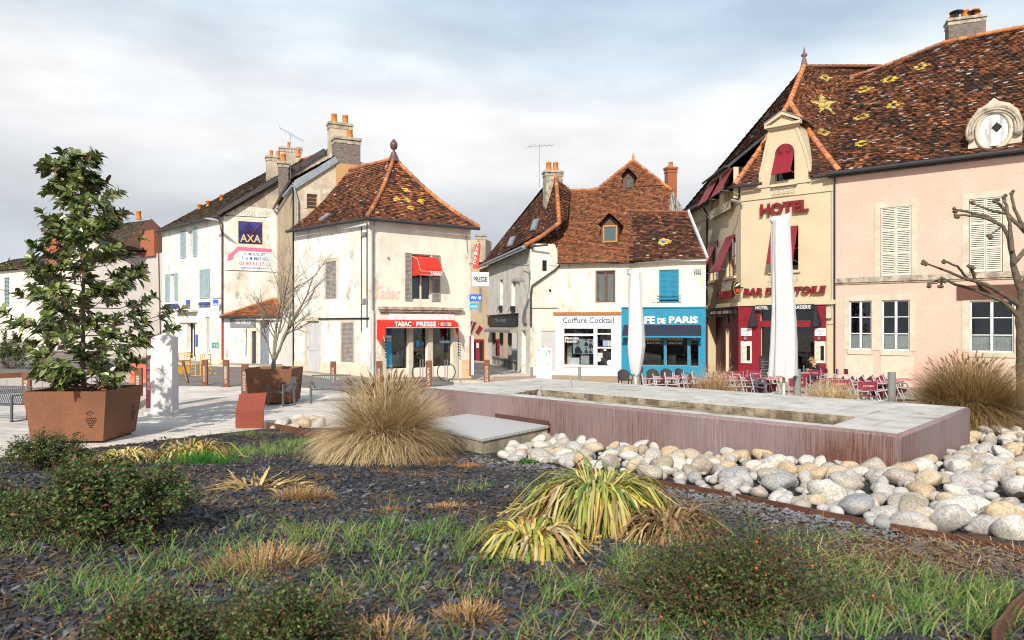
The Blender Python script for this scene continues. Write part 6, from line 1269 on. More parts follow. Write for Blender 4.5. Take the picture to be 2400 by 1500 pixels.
ce2 = (p1+p2+p3+p4)/4; g = MB(); g.prism([c_.lerp(ce2, .025)+Vector((0, 0, -.052)) for c_ in (p1, p2, p3, p4)], (0, 0, -.7)); g.build('concrete_plinth', bmat('stained_concrete', (.38, .33, .24), (.17, .145, .10), .9, 2.2, .01, 25, stretch=(1, 1, .5)), pt)
g = MB(); dd_ = (p2-p1).normalized(); g.hexa([p1+Vector((0, 0, .0)), p2, p2+Vector((-.03, -.03, 0)), p1+Vector((-.03, -.03, 0)), p1+Vector((0, 0, .09)), p2+Vector((0, 0, .09)), p2+Vector((-.03, -.03, .09)), p1+Vector((-.03, -.03, .09))]); g.build('back_rail', bmat('brown_steel', (.09, .04, .035), None, .6), pt)
CDARK = corten_mat('dark_steel_strip', 0, (.15, .055, .028), (.08, .032, .02))
def edging(pts, label, h=.14, t=.02):
    r = root('steel_edging', pts[0], label, 'edging'); g = MB()
    for a, b in zip(pts[:-1], pts[1:]):
        d = (b-a); d.z = 0; n = Vector((-d.y, d.x, 0)).normalized()*t/2; g.hexa([a-n-Vector((0, 0, .3)), b-n-Vector((0, 0, .3)), b+n-Vector((0, 0, .3)), a+n-Vector((0, 0, .3)), a-n+Vector((0, 0, h)), b-n+Vector((0, 0, h)), b+n+Vector((0, 0, h)), a+n+Vector((0, 0, h))])
    g.build('strip', CDARK, r); return r
edging([GB(x, y) for x, y in ((1350, 1100), (1560, 1140), (1700, 1165), (1900, 1208), (2060, 1240), (2240, 1272), (2480, 1318))], 'low rusty steel strip holding back the river stones in front of the fountain', .065)
edging([GB(x, y) for x, y in ((2330, 1530), (2375, 1462), (2450, 1390))], 'piece of rusty steel strip cut off by the bottom right corner', .12)
edging([G(625, 1003)+Vector((0, 0, .02)), G(690, 1018)+Vector((0, 0, .05)), GB(800, 1045)], 'short rusty steel strip beside the pale stones next to the folded steel sign', .12)
# ================================================================ LEFT BACKGROUND ROW
hL = root('brick_gable_house', (-33, 62, 0), 'greyish house with dark red brick gable and brick chimney behind the potted magnolia', 'house')
WA = Wall((-36.5, 62.5), (-26.2, 55.0)); zA_ = WA.hit(330, 598)[1]
mb = MB(); wall_mesh(mb, WA, -.3, zA_, []); mb.build('wall', bmat('grey_render', (.50, .455, .42), (.42, .38, .345), .9, .6), hL)
mb = MB(); ut = WA.U(355); zt = WA.hit(355, 512)[1]; ngon_wall(mb, WA, [(WA.U(250), zA_), (WA.U(383), zA_), (WA.U(383), WA.hit(383, 540)[1]), (ut, zt)]); mb.build('brick_gable', bmat('dark_brick', (.10, .045, .035), None, .9, 8), hL)
a, b, c, d = WA.P(WA.U(240), zA_+.1, .3), WA.P(ut, zt+.2, .3), WA.P(ut, zt+.2, -8), WA.P(WA.U(240), zA_+.1, -8)
mb = MB(); roof_plane(mb, [WA.P(WA.U(200), zA_+.1, .5), WA.P(WA.U(352), zA_+.1, .5), PX(355, 515, 64), PX(262, 530, 70)], pal='mossy', seed=71, rowh=.2, tw=.3); mb.build('roof', TILE, hL)
mb = MB(); mb.wbox(WA, WA.U(335), WA.U(367), zA_-.2, WA.hit(350, 541)[1], -.1, .2); mb.build('chimney', REDBR, hL)
for x, y in ((281, 497), (325, 498)): pot(hL, PX(x, y+16, 66), .22, .75)
hM = root('gabled_house', (-45, 68, 0), 'cream house with blue grey shutters at the far left behind the potted magnolia', 'house')
WM = Wall((-47.5, 75), (-35.5, 62.0)); zM = WM.hit(120, 628)[1]
rs_ = [WM.rect(62, 680, 68, 722), WM.rect(80, 678, 86, 715), WM.rect(100, 675, 108, 715), WM.rect(140, 670, 150, 715)]
mb = MB(); wall_mesh(mb, WM, -.3, zM, rs_+[WM.rect(30, 800, 40, 850), WM.rect(60, 800, 72, 850)]); mb.build('wall', [CREAM, ROOM], hM)
for r in rs_: louvre(hM, WM, r[0]-.5, r[0]-.03, r[2], r[3], .03, BLUEG, 1, 1, pitch=.12); louvre(hM, WM, r[1]+.03, r[1]+.5, r[2], r[3], .03, BLUEG, 1, 1, pitch=.12); window(hM, WM, r, WFR, .15, 2, 2, CURT)
mb = MB(); uM = WM.U(190); ngon_wall(mb, WM, [(WM.U(95), zM), (WM.U(285), zM), (uM, WM.hit(190, 552)[1])], -.02); mb.build('gable', CREAM, hM)
mb = MB(); up = WM.P(uM, WM.hit(190, 546)[1], .3); roof_plane(mb, [WM.P(WM.U(80), zM-.2, .4), up, up-WM.n*9, WM.P(WM.U(80), zM-.2, -9)], pal='mossy', seed=72, rowh=.22, tw=.3); roof_plane(mb, [WM.P(WM.U(298), zM-.2, .4), up, up-WM.n*9, WM.P(WM.U(298), zM-.2, -9)], pal='mossy', seed=73, rowh=.22, tw=.3)
mb.build('roof', TILE, hM)
for x, y in ((116, 535), (132, 545), (143, 540), (158, 528)): pot(hM, PX(x, y+14, 72), .2, .7)
mb = MB(); p = PX(137, 560, 73); mb.box((p.x-1.3, p.y, p.z-3), (p.x+1.3, p.y+.8, p.z+.4)); mb.build('chimney', REDBR, hM)
g = MB(); rr = WM.rect(33, 755, 63, 781); g.wbox(WM, *rr, .05, .15); o = g.build('blue_board', SIGNB, hM)
hN = root('small_house', (-56, 86, 0), 'narrow pale house with an arched bay at the left edge behind the potted magnolia', 'house')
WN_ = Wall((-66, 88), (-49.5, 77)); mb = MB(); rr = [WN_.rect(10, 650, 22, 720), WN_.rect(-14, 655, -6, 715)]; wall_mesh(mb, WN_, -.3, WN_.hit(10, 634)[1], rr); mb.build('wall', [CREAM, ROOM], hN)
for r in rr: louvre(hN, WN_, *r, -.05, BLUEG, 2, 1, pitch=.15)
mb = MB(); z0 = WN_.hit(10, 634)[1]; roof_plane(mb, [WN_.P(0, z0, .4), WN_.P(WN_.L, z0, .4), WN_.P(WN_.L, z0+2.2, -5), WN_.P(0, z0+2.2, -5)], pal='mossy', seed=75, rowh=.3, tw=.5); mb.build('roof', TILE, hN)
g = MB(); rr = WM.rect(24, 683, 54, 690); g.wbox(WM, rr[0], rr[1], rr[2], rr[3], 0, 1.2); g.build('lean_to_roof', TILE if 0 else bmat('lean_to_tiles', (.28, .12, .08), None, .9, 9), hM)
# far hill
xs = [-420+30*i for i in range(12)]; ys = [330, 360, 400, 460, 520]
sheet('hill', xs, ys, lambda x, y: (30+6*math.sin(x*.013))*sm((y-330)/110), bmat('far_hill', (.10, .12, .10), None, .9, .02))
# low white kerb wall with steel edge, planter beds and kerb by the road on the left
lw = root('low_wall', G(100, 911), 'low white block wall topped with rusty steel along the road behind the potted magnolia', 'wall')
a, b = G(-120, 921), G(352, 893); W_ = Wall(a.xy, b.xy); g = MB(); n = 12
for i in range(n): g.wbox(W_, W_.L*i/n+.01, W_.L*(i+1)/n-.01, -.1, .42, -.35, 0)
g.build('blocks', bmat('white_stone_block', (.68, .65, .60), (.58, .54, .49), .8, 1), lw); g = MB(); g.wbox(W_, 0, W_.L, .422, .62, -.30, -.28); g.build('steel_edge', CORT, lw)
kb = root('kerb_stone', G(335, 958), 'grey kerb stone between the LES bollard and the big steel planter', 'kerb'); a, b = G(290, 977), G(352, 938); W_ = Wall(a.xy, b.xy); g = MB(); g.wbox(W_, 0, W_.L, -.1, .15, -.25, 0); g.build('kerb', STONE, kb)
# ================================================================ STREET FURNITURE
def copy_tree(o, parent=None):
    c = o.copy(); COL.objects.link(c); ORG[c.name] = ORG.get(o.name, Vector())
    if parent is not None: c.parent = parent
    for ch in list(o.children): copy_tree(ch, c)
    return c
CORT2 = corten_mat('planter_steel', 0, (.215, .085, .036), (.15, .06, .028))
def planter(label, bf, top, bot, zt, rot, soil=.12):
    """square tapering steel planter; bf = centre on ground, top/bot side lengths"""
    r = root('steel_planter', (bf[0], bf[1], 0), label, 'planter'); ca, sa = math.cos(rot), math.sin(rot)
    def sq(s_, z): return [Vector((bf[0]+x*ca-y*sa, bf[1]+x*sa+y*ca, z)) for x, y in ((-s_/2, -s_/2), (s_/2, -s_/2), (s_/2, s_/2), (-s_/2, s_/2))]
    g = MB(); a, b, c, d = sq(bot, .05), sq(top, zt), sq(top-.05, zt), sq(top-.25, zt-soil*2.0)
    g.add(a+b+c+d, [(k+i, k+(i+1) % 4, k+4+(i+1) % 4, k+4+i) for k in (0, 4, 8) for i in range(4)]+[(3, 2, 1, 0)]); g.build('steel_box', CORT2, r)
    g = MB(); g.add([v+Vector((0, 0, .01)) for v in sq(top-.28, zt-soil)], [(0, 1, 2, 3)]); g.build('soil', SOIL, r)
    for x, y in ((-1, -1), (1, -1), (1, 1), (-1, 1)):
        g = MB(); s_ = bot/2-.1; p = Vector((bf[0]+(x*ca-y*sa)*s_, bf[1]+(x*sa+y*ca)*s_, 0)); g.tube([p-Vector((0, 0, .05)), p+Vector((0, 0, .06))], .05, 8); g.build('foot', BLK, r)
    # punched grape motif low on the front and right faces
    rn = random.Random(3)
    for (i, j), side in (((0, 1), 'f'), ((1, 2), 'r')):
        P0, P1, P2, P3 = a[i], a[j], b[j], b[i]; n = (P1-P0).cross(P3-P0).normalized(); n = -n if n.dot(Vector((ca if side == 'r' else sa, sa if side == 'r' else -ca, 0))) < 0 else n
        f = lambda u, v: (P0.lerp(P1, u)).lerp(P3.lerp(P2, u), v)+n*.004
        g = MB()
        for row, cnt in enumerate((5, 6, 5, 4, 3, 2)):
            for k in range(cnt):
                c_ = f(.83+(k-(cnt-1)/2)*.026, .46-row*.036); rr = .014; e1_ = (P1-P0).normalized(); e2_ = n.cross(e1_); g.prism([c_+e1_*rr*math.cos(t_)+e2_*rr*math.sin(t_) for t_ in [6.283*q_/8 for q_ in range(8)]], n*.002)
        for k in range(16): t_ = k/15*5; c_ = f(.81+.035*math.cos(t_)*(1+.3*rn.random()), .55+.03*math.sin(t_)); g.bar(c_, c_+Vector((0, 0, .02)), .012, .004, n)
        g.build('grape_motif', BLK, r)
    return r
pl1c = (-9.33, 15.88); pl1 = planter('large square tapering rusty steel planter holding the magnolia', pl1c, 1.68, 1.46, 1.10, R(3))
pl2c = (-7.66, 23.45); pl2 = planter('smaller tapering rusty steel planter holding the leafless tree', pl2c, 1.45, 1.28, 1.12, R(2))

# bollards: flat corten posts with cut-out names
def bollard(px, py, pt, words, label, wpx=13, lean=0, face=0, g_='rusty steel bollards around the square'):
    p = G(px, py); Y = p.y; h = (py-pt)*Y/F; wd = wpx*Y/F; r = root('steel_bollard', p, label, 'bollard', g_)
    top = p+Vector((math.sin(lean)*h, 0, h*math.cos(lean))); cx_, sx_ = Vector((math.cos(face), math.sin(face), 0)), Vector((-math.sin(face), math.cos(face), 0))
    g = MB(); d = cx_*wd/2; e = sx_*.05; lo = Vector((0, 0, -.05)); g.hexa([p-d-e+lo, p+d-e+lo, p+d+e+lo, p-d+e+lo, top-d-e, top+d-e, top+d+e, top-d+e]); o = g.build('post', CORT, r)
    g = MB(); up = (top-p).normalized(); text(g, words, p+up*h*.14+d*.35-e-sx_*.004, up*h*.62, -cx_*wd*.42, -sx_*.004, .01); g.build('letters', bmat('cut_out_letter', (.62, .58, .54), None, .8), o)
    g = MB(); g.box((p.x-wd*.8, p.y-.12, p.z-.02), (p.x+wd*.8, p.y+.12, p.z+.015)); g.build('base_plate', CORT, r); return r
bollard(325, 936, 862, 'LES VIGNES', 'rusty bollard with LES on it, left of the white stone pillar', 17)
bollard(480, 903, 843, 'AUX CREUSOTS', 'left of the two upright rusty bollards between pillar and big bare tree planter', 12.5)
bollard(530, 907, 843, 'LA PERRIERE', 'right of the two upright rusty bollards between pillar and big bare tree planter', 13)
bollard(574, 926, 853.5, 'AUX EVOCELLES', 'rusty bollard half hidden by the left edge of the bare tree planter', 15)
bollard(441, 899, 844, 'LES JEUNES', 'rusty bollard leaning to the left in front of the yellow barriers', 5.5, -.24)
bollard(63, 948, 873, 'LES CRAIS', 'rusty bollard beside the slatted bench at the left edge', 19)
bollard(781, 905, 847, 'CHEZEAUX', 'rusty bollard behind the slatted bench, below the ground floor shutters', 13)
bollard(889, 915, 846, 'LAVAUX', 'rusty bollard at the corner drainpipe of the tobacco shop', 14)
bollard(1005, 912, 845, 'CHAMPS', 'rusty bollard in front of the tobacco shop between window and cycle stand', 14)
bollard(1141, 903, 843, 'LES GOULOTS', 'rusty bollard at the mouth of the lane, in front of the dress shop', 14)
bollard(186, 908, 862, 'EN PALLUD', 'rusty bollard seen through the lower magnolia leaves', 11)
bollard(470-58, 893, 846, 'AUX PETITS', 'short rusty bollard right behind the white pillar beside the yellow barrier', 4, .05)

# white stone pillar and maroon panel
pb = G(375, 972); sp = root('stone_pillar', pb, 'square pale stone pillar with a pyramid top in the middle of the paved square', 'pillar')
s_ = 48*pb.y/F/2; g = MB(); zt_ = (972-790)*pb.y/F; rot = R(8); ca, sa = math.cos(rot), math.sin(rot)
def sqp(c, s_, z): return [Vector((c.x+x*ca-y*sa, c.y+x*sa+y*ca, z)) for x, y in ((-s_, -s_), (s_, -s_), (s_, s_), (-s_, s_))]
pc_ = pb+Vector((0, s_, 0)); PST = bmat('pale_lilac_stone', (.64, .605, .60), (.58, .55, .545), .85, 7, .004, 60)
a, b = sqp(pc_, s_, .0), sqp(pc_, s_*.96, zt_); g.add(a+b+[pc_+Vector((0, 0, zt_+.10))], [(i, (i+1) % 4, 4+(i+1) % 4, 4+i) for i in range(4)]+[(4+i, 4+(i+1) % 4, 8) for i in range(4)]); g.build('shaft', PST, sp)
g = MB(); a, b = sqp(pc_, s_+.12, -.05), sqp(pc_, s_+.12, .09); g.add(a+b, [(i, (i+1) % 4, 4+(i+1) % 4, 4+i) for i in range(4)]+[(4, 5, 6, 7)]); g.build('plinth', PST, sp)
ip = root('information_panel', G(349, 957), 'narrow maroon information panel with white lettering just left of the stone pillar', 'sign'); p = G(349, 957); k = p.y/F; hgt = (957-786)*k
Wi = Wall((p.x-7*k, p.y), (p.x+26*k, p.y+.1)); g = MB(); g.wbox(Wi, 0, Wi.L, 0, hgt, -.05, 0); o = g.build('panel', bmat('maroon_panel', (.13, .022, .03), None, .5), ip)
g = MB(); text(g, 'Nuits', Wi.P(.04, hgt-.28, .001), Wi.d*.2, (0, 0, .1), Wi.n*.003, .01)
for i in range(26):
    if i in (8, 9, 17): continue
    z_ = hgt-.75-i*.035; g.wbox(Wi, .03, .03+.16+.05*((i*7) % 3), z_, z_+.012, .001, .003)
g.build('lettering', bmat('dull_pink_letter', (.42, .26, .27), None, .6), o); g = MB(); g.wbox(Wi, .12, .3, hgt*.36, hgt*.68, .004, .006); g.build('white_field', SIGNW, o); g = MB(); g.wbox(Wi, .02, .2, hgt-.6, hgt-.36, .004, .006); g.build('photo_field', bmat('landscape_print', (.25, .35, .12), (.55, .60, .62), .6, 7), o)

# folded steel lectern at the bed's edge
lp = GB(586, 1004); k = lp.y/F; le = root('lectern', lp, 'folded dark red steel lectern standing at the edge of the slate bed', 'lectern')
a0, a1, b0, b1, c0, c1 = [PX(x, y, lp.y+dy_) for x, y, dy_ in ((552, 1010, 0), (617, 1008, 0), (551.5, 966, 0), (618, 960, 0), (561, 924, .35), (625, 920, .35))]
t_ = Vector((0, .03, 0)); g = MB(); g.hexa([a0+Vector((0, 0, -.1)), a1+Vector((0, 0, -.1)), a1+Vector((0, 0, -.1))+t_, a0+Vector((0, 0, -.1))+t_, b0, b1, b1+t_, b0+t_]); g.build('upright', bmat('red_steel', (.24, .05, .025), (.19, .04, .022), .6, 20), le)
g = MB(); g.hexa([b0, b1, b1+t_, b0+t_, c0, c1, c1+t_, c0+t_]); g.build('desk', bmat('red_steel', (.24, .05, .025)), le)

# slatted metal benches
GM = bmat('grey_painted_metal', (.10, .11, .115), None, .5, 6)
def bench(label, width, loc, rotz, kind='bench', cat='bench'):
    r = root(kind, (0, 0, 0), label, cat); w_ = width/2
    g = MB(); n = int(width/.062)
    for i in range(n): x = -w_+.05+(width-.1)*i/(n-1); g.hexa([(x-.014, .02, .43), (x+.014, .02, .43), (x+.014, .46, .41), (x-.014, .46, .41), (x-.014, .02, .445), (x+.014, .02, .445), (x+.014, .46, .425), (x-.014, .46, .425)])
    g.bar((-w_, .03, .43), (w_, .03, .43), .04); g.bar((-w_, .46, .41), (w_, .46, .41), .03); g.build('seat', GM, r)
    g = MB()
    for i in range(n): x = -w_+.05+(width-.1)*i/(n-1); g.hexa([(x-.014, .46, .43), (x+.014, .46, .43), (x+.014, .475, .43), (x-.014, .475, .43), (x-.014, .62, .84), (x+.014, .62, .84), (x+.014, .635, .84), (x-.014, .635, .84)])
    g.bar((-w_, .63, .85), (w_, .63, .85), .035); g.build('backrest', GM, r)
    for s__ in (-1, 1):
        x = s__*w_; g = MB(); g.bar((x, .02, 0), (x, .02, .66), .05, .05); g.bar((x, .50, 0), (x, .47, .45), .05, .05); g.bar((x, .47, .45), (x, .58, .70), .045, .05); g.bar((x, .0, .67), (x, .56, .67), .05, .025); g.bar((x, .0, .015), (x, .52, .015), .05, .02); g.build('side_frame', GM, r)
    r.location = loc; r.rotation_euler = (0, 0, rotz); return r
p = G(20, 985); bench('long slatted grey metal bench cut off by the left edge', 1.8, p+Vector((-.55, -.2, 0)), R(168)+math.pi)
p = G(645, 952); bench('slatted grey metal armchair in front of the bare tree planter', .62, p, R(-28), 'metal_armchair', 'chair')
p = G(775, 945); bench('slatted grey metal bench half hidden by the tall dry grass', 1.25, p+Vector((0, 0, 0)), R(12))

# yellow barriers, orange barrier, rubble bags
YB = bmat('yellow_barrier_paint', (.75, .40, .03), (.62, .34, .06), .5, 9)
def barrier(label, x0, x1, yb, yt, panel=False, tilt=0):
    a, b = G(x0, yb), G(x1, yb-3); h = (yb-yt)*a.y/F; r = root('site_barrier', (a+b)/2, label, 'barrier', 'yellow barriers by the bank'); g = MB(); up = Vector((tilt, 0, h))
    lo = Vector((0, 0, .22)); g.tube([a, a+up, b+up, b], .028, 6); g.tube([a+lo, b+lo], .02, 5); g.tube([a+up*.75, b+up*.75], .014, 5); g.tube([a+up*.5, b+up*.5], .018, 5)
    for k in range(1, 5): q = a.lerp(b, k/5); g.tube([q+up*.5, q+up], .010, 4)
    g.build('frame', YB, r)
    for q in (a, b): g = MB(); g.bar(q+Vector((-.25, -.1, .02)), q+Vector((.25, .1, .02)), .05, .03); g.build('foot', YB, r)
    if panel: g = MB(); g.bar(a.lerp(b, .15)+up*.30, a.lerp(b, .75)+up*.30, .02, .34); g.build('panel', YB, r)
barrier('yellow barrier with a solid panel right beside the stone pillar', 404, 458, 884, 832, True)
barrier('yellow barrier to the right, behind the upright bollards', 470, 494, 880, 832)
barrier('yellow barrier farther back near the bank door', 412, 446, 866, 828)
p = G(335, 897); ob = root('traffic_barrier', p, 'orange red plastic traffic barrier between bollard and pillar', 'barrier'); k = p.y/F; g = MB(); prof = [(-.42, 0), (-.36, .2), (-.2, .45), (-.14, .85), (-.05, 1.0), (.05, 1.0), (.14, .85), (.2, .45), (.36, .2), (.42, 0)]
g.prism([p+Vector((-.4, y, z)) for y, z in prof], (.9, .1, 0)); g.build('body', bmat('orange_plastic', (.80, .10, .03), None, .5), ob)
for i, (x, y) in enumerate(((500, 857), (496, 858), (374-60, 868))):
    p = G(x, y)+Vector((.2*i, .4, .2)); o = root('rubble_bag', p, ('pale yellow rubble bag lying against the bank wall', 'crumpled yellow rubble bag left of the other one at the bank wall', 'pale rubble bag behind the orange traffic barrier')[i], 'bag'); g = MB(); g.lathe(p+Vector((0, 0, -.25)), [(.1, 0), (.34, .06), (.40, .2), (.33, .4), (.12, .5), (.04, .56)], 11); g.build('sack', bmat('pale_yellow_sack', (.62, .62, .28), (.7, .68, .5), .8, 5, .03, 6), o)
# cycle hoops and grey posts
def hoop(px, py, label):
    p = G(px, py); r = root('cycle_stand', p, label, 'cycle stand', 'round cycle stands at the tobacco shop'); g = MB(); R_ = .42; c = p+Vector((0, 0, .55)); g.tube([c+Vector((R_*math.cos(t), 0, R_*math.sin(t))) for t in [6.2832*k/28 for k in range(29)]], .022, 7, False); g.build('ring', BLK, r)
    g = MB()
    for s__ in (-.06, .06): g.tube([p+Vector((s__, 0, -.05)), p+Vector((s__, 0, 1.12))], .022, 7)
    g.build('uprights', STEEL, r)
hoop(1046, 899, 'round cycle stand right of the others in front of the tobacco shop window'); hoop(988, 901, 'round cycle stand partly behind the rusty bollard and dry grass')
POST = bmat('weathered_grey_post', (.24, .25, .235), (.19, .20, .19), .8, 8)
def post(px, Y, pyt, r_, label):
    p = GX(px, Y); o = root('grey_post', p, label, 'post', 'weathered grey posts'); g = MB(); zt = H+(HY-pyt)*Y/F; g.tube([p-Vector((0, 0, .2)), (p.x, p.y, zt)], r_, 10); g.build('post', POST, o)
for px, Y, pyt, r_, lb in ((1868, 19.8, 865, .10, 'weathered grey post just right of the big closed parasol'), (2090, 19.4, 872, .10, 'weathered grey post between stacked terrace chairs and the big dry grass at right'), (1503, 27.5, 860, .075, 'weathered grey post touching the smaller closed parasol'), (1246, 37, 860, .07, 'weathered grey post in front of the dress shop corner'), (1358, 36, 860, .08, 'weathered grey post in front of the hairdresser window'), (962, 36, 868, .07, 'grey post at the tobacco shop door')): post(px, Y, pyt, r_, lb)
# free standing white notice board
p = GX(1275, 36.5); nb = root('notice_board', p, 'tall white notice board with green print standing by the hairdresser', 'sign'); k = 36.5/F; Wn_ = Wall((p.x-17.5*k, 36.5), (p.x+17.5*k, 36.5)); zt = H+(HY-816)*k; g = MB(); g.wbox(Wn_, 0, Wn_.L, p.z+.02, zt, -.1, 0); o = g.build('panel', SIGNW, nb)
g = MB(); rn = random.Random(5)
for i in range(9): u = .07+(i % 2)*.38; z = zt-.45-(i//2)*.23-(.1 if i % 2 else 0); g.wbox(Wn_, u, u+rn.uniform(.08, .22), z, z+.028, .001, .004)
g.wbox(Wn_, .06, .4, p.z+.2, p.z+.215, .001, .004)
for x, z in ((.08, zt-.1), (.62, zt-.12), (.5, zt-.28), (.66, zt-.2)): g.prism([Wn_.P(x, z-.1, .001), Wn_.P(x+.05, z, .001), Wn_.P(x, z+.08, .001), Wn_.P(x-.04, z, .001)], (0, -.003, 0))
g.build('print', bmat('teal_print', (.10, .38, .36), None, .6), o)
# closed parasols
CLOTH = bmat('white_parasol_cloth', (.58, .57, .57), (.50, .495, .50), .9, 3, .006, 30)
def parasol(px, Y, ytop, ybot, wt, wb, label, waist=None, base_w=.0):
    p = GX(px, Y); r = root('closed_parasol', p, label, 'parasol', 'closed white parasols'); k = Y/F; z0, z1 = H+(HY-ybot)*k, H+(HY-ytop)*k; n = 40; g = MB(); rn = random.Random(px); vs = []; rows = 15
    for i in range(rows):
        t = i/(rows-1); z = z0+(z1-z0)*t; wdt = (wb+(wt-wb)*t**1.1)/2*k
        if waist:
            if t < waist[0]: wdt *= waist[1]+(1-waist[1])*(t/waist[0])**.8
        for j in range(n):
            a = 6.2832*j/n; f = 1+.11*math.sin(a*5+t*1.2)+.085*math.sin(a*9-t*3)+.03*rn.random(); vs.append(Vector((p.x+wdt*f*math.cos(a)+.03*math.sin(t*5)-(.05*t if not waist else 0), p.y+wdt*f*math.sin(a)*.8, z+(.05*math.sin(a*5) if i == 0 else 0))))
    g.add(vs, [(i*n+j, i*n+(j+1) % n, (i+1)*n+(j+1) % n, (i+1)*n+j) for i in range(rows-1) for j in range(n)], True); t0 = vs[-n:]; c = sum(t0, Vector())/n+Vector((0, 0, .06)); g.add(t0+[c], [(i, (i+1) % n, n) for i in range(n)], True); o = g.build('cover', CLOTH, r)
    g = MB(); wd = wt/2*k; g.prism([c+Vector((-wd*.95, 0, -.12)), c+Vector((-wd*1.3, -.02, -.05)), c+Vector((-wd*1.0, 0, .06)), c+Vector((wd*.3, 0, .08)), c+Vector((wd*1.15, 0, .17)), c+Vector((wd*1.1, 0, .0)), c+Vector((wd*.2, 0, -.06))], (0, .1, 0)); g.build('cover_flap', CLOTH, o)
    g = MB(); g.tube([p-Vector((0, 0, .1)), (p.x, p.y, z0+.4)], .05 if waist else .04, 10); g.build('pole', bmat('white_pole', (.6, .6, .6), None, .4), r); g = MB(); g.box((p.x-.45, p.y-.45, p.z-.02), (p.x+.45, p.y+.45, p.z+.08)); g.build('base', STONE, r); return r
parasol(1837, 19.5, 517, 882, 38, 61, 'big closed white parasol standing in front of the hotel')
parasol(1490, 27.0, 640, 878, 26, 41, 'smaller closed white parasol in front of the blue cafe', (.28, .42))

# ---------------------------------------------------------------- terrace chairs and tables
CHF = bmat('burgundy_canvas', (.22, .026, .055), (.18, .02, .045), .85, 9); ALU = bmat('white_aluminium', (.46, .455, .45), None, .4, 4, metal=.2)
PNK = bmat('faded_pink_top', (.58, .25, .27), (.50, .17, .20), .5, 3)
def dchair():
    r = root('director_chair', (0, 0, 0), 'burgundy canvas chair', 'chair', 'burgundy terrace chairs'); w_ = .27
    g = MB(); g.box((-w_+.02, -.22, .44), (w_-.02, .20, .46)); g.build('seat', CHF, r)
    g = MB(); n = 6; vs = []
    for i in range(n+1): x = -w_+2*w_*i/n; y = .24+.05*math.sin(math.pi*i/n); vs += [(x, y, .63), (x, y, .88), (x, y+.015, .63), (x, y+.015, .88)]
    g.add(vs, [(4*i, 4*i+4, 4*i+5, 4*i+1) for i in range(n)]+[(4*i+2, 4*i+3, 4*i+7, 4*i+6) for i in range(n)]+[(4*i+1, 4*i+5, 4*i+7, 4*i+3) for i in range(n)]); o = g.build('backrest', CHF, r)
    g = MB(); text(g, "L'ETOILE", (.15, .307, .73), (-.30, 0, 0), (0, 0, .055), (0, .004, 0), .01); g.build('letters', bmat('cream_letter', (.70, .55, .38), None, .6), o)
    for s_ in (-1, 1):
        g = MB(); x = s_*w_; g.bar((x, .24, .0), (x, .24, .89), .028); g.bar((x, -.22, 0), (x, -.22, .64), .028); g.bar((x, -.25, .645), (x, .26, .645), .05, .025); g.bar((x, -.24, .015), (x, .26, .015), .03, .025); g.bar((x, -.22, .42), (x, .24, .42), .028); g.build('side_frame', ALU, r)
    g = MB()
    for y in (-.20, .22): g.bar((-w_, y, .04), (w_, y, .42), .022); g.bar((w_, y+.022, .04), (-w_, y+.022, .42), .022)
    g.build('crossed_legs', ALU, r); return r
proto = dchair(); used = [False]
def put_chair(px, Y, rot, label, tilt=0, lift=0, s=1.0):
    o = proto if not used[0] else copy_tree(proto); used[0] = True
    p = GX(px, Y); o.location = p+Vector((0, 0, lift)); o.rotation_mode = 'ZXY'; o.rotation_euler = (tilt, 0, rot); o['label'] = label; return o
def table(px, Y, rad, label, z=.72):
    p = GX(px, Y); r = root('terrace_table', p, label, 'table', 'pink topped terrace tables'); g = MB(); g.box((p.x-rad, p.y-rad, p.z+z-.03), (p.x+rad, p.y+rad, p.z+z)); g.build('table_top', PNK, r)
    g = MB(); g.tube([p, p+Vector((0, 0, z-.03))], .035, 8); g.build('column', ALU, r); g = MB(); [g.bar(p+Vector((a*.3, b*.3, .03)), p+Vector((-a*.3, -b*.3, .03)), .05, .04) for a, b in ((1, 1), (1, -1))]; g.build('foot', BLK, r)
tabs = [(1555, 25.5), (1710, 26), (1602, 27), (1745, 24.2), (1795, 24.8), (1825, 26.5), (1880, 33.5), (2030, 22.6), (2080, 23.3), (1965, 23.6), (2115, 24.2), (1655, 24.4)]
tl = ['beside the smaller closed parasol', 'behind the reddish dry grass tuft', 'just left of the reddish dry grass tuft', 'left of the big closed parasol', 'at the foot of the big closed parasol', 'behind the big closed parasol', 'where the blonde person sits', 'under stacked chairs left of the grey post', 'under stacked chairs behind the grey post', 'behind the low dry grass', 'beside the big dry grass clump', 'in front of the reddish dry grass tuft']
for (px, Y), s_ in zip(tabs, tl): table(px, Y, .36, 'square pink topped table '+s_)
def leaning(px, Y, side, n, where, step=17):
    for i in range(n):
        k = ('first', 'second', 'third', 'fourth', 'fifth')[i]
        put_chair(px+i*step, Y-.12*i, side*R(80+8*i), '%s burgundy chair leaning on the table %s' % (k, where), R(-38-3*(i % 2)), .0)
leaning(1528, 25.0, 1, 3, 'by the smaller parasol', 24); leaning(1600, 25.6, 1, 3, 'left of the reddish dry grass', 20)
leaning(1712, 23.8, 1, 4, 'left of the big closed parasol', 22); leaning(1668, 26.4, -1, 3, 'behind the reddish dry grass', 20)
leaning(1545, 26.8, -1, 4, 'behind the smaller parasol', 24); leaning(1752, 25.6, -1, 4, 'behind the big closed parasol', 20); leaning(2010, 23.8, 1, 5, 'under the stacked chairs', 20); leaning(1985, 22.0, 1, 3, 'at the low dry grass', 18)
leaning(2000, 22.6, -1, 5, 'left of the right hand grey post', 20); leaning(2055, 23.4, 1, 4, 'behind the right hand grey post', 20)
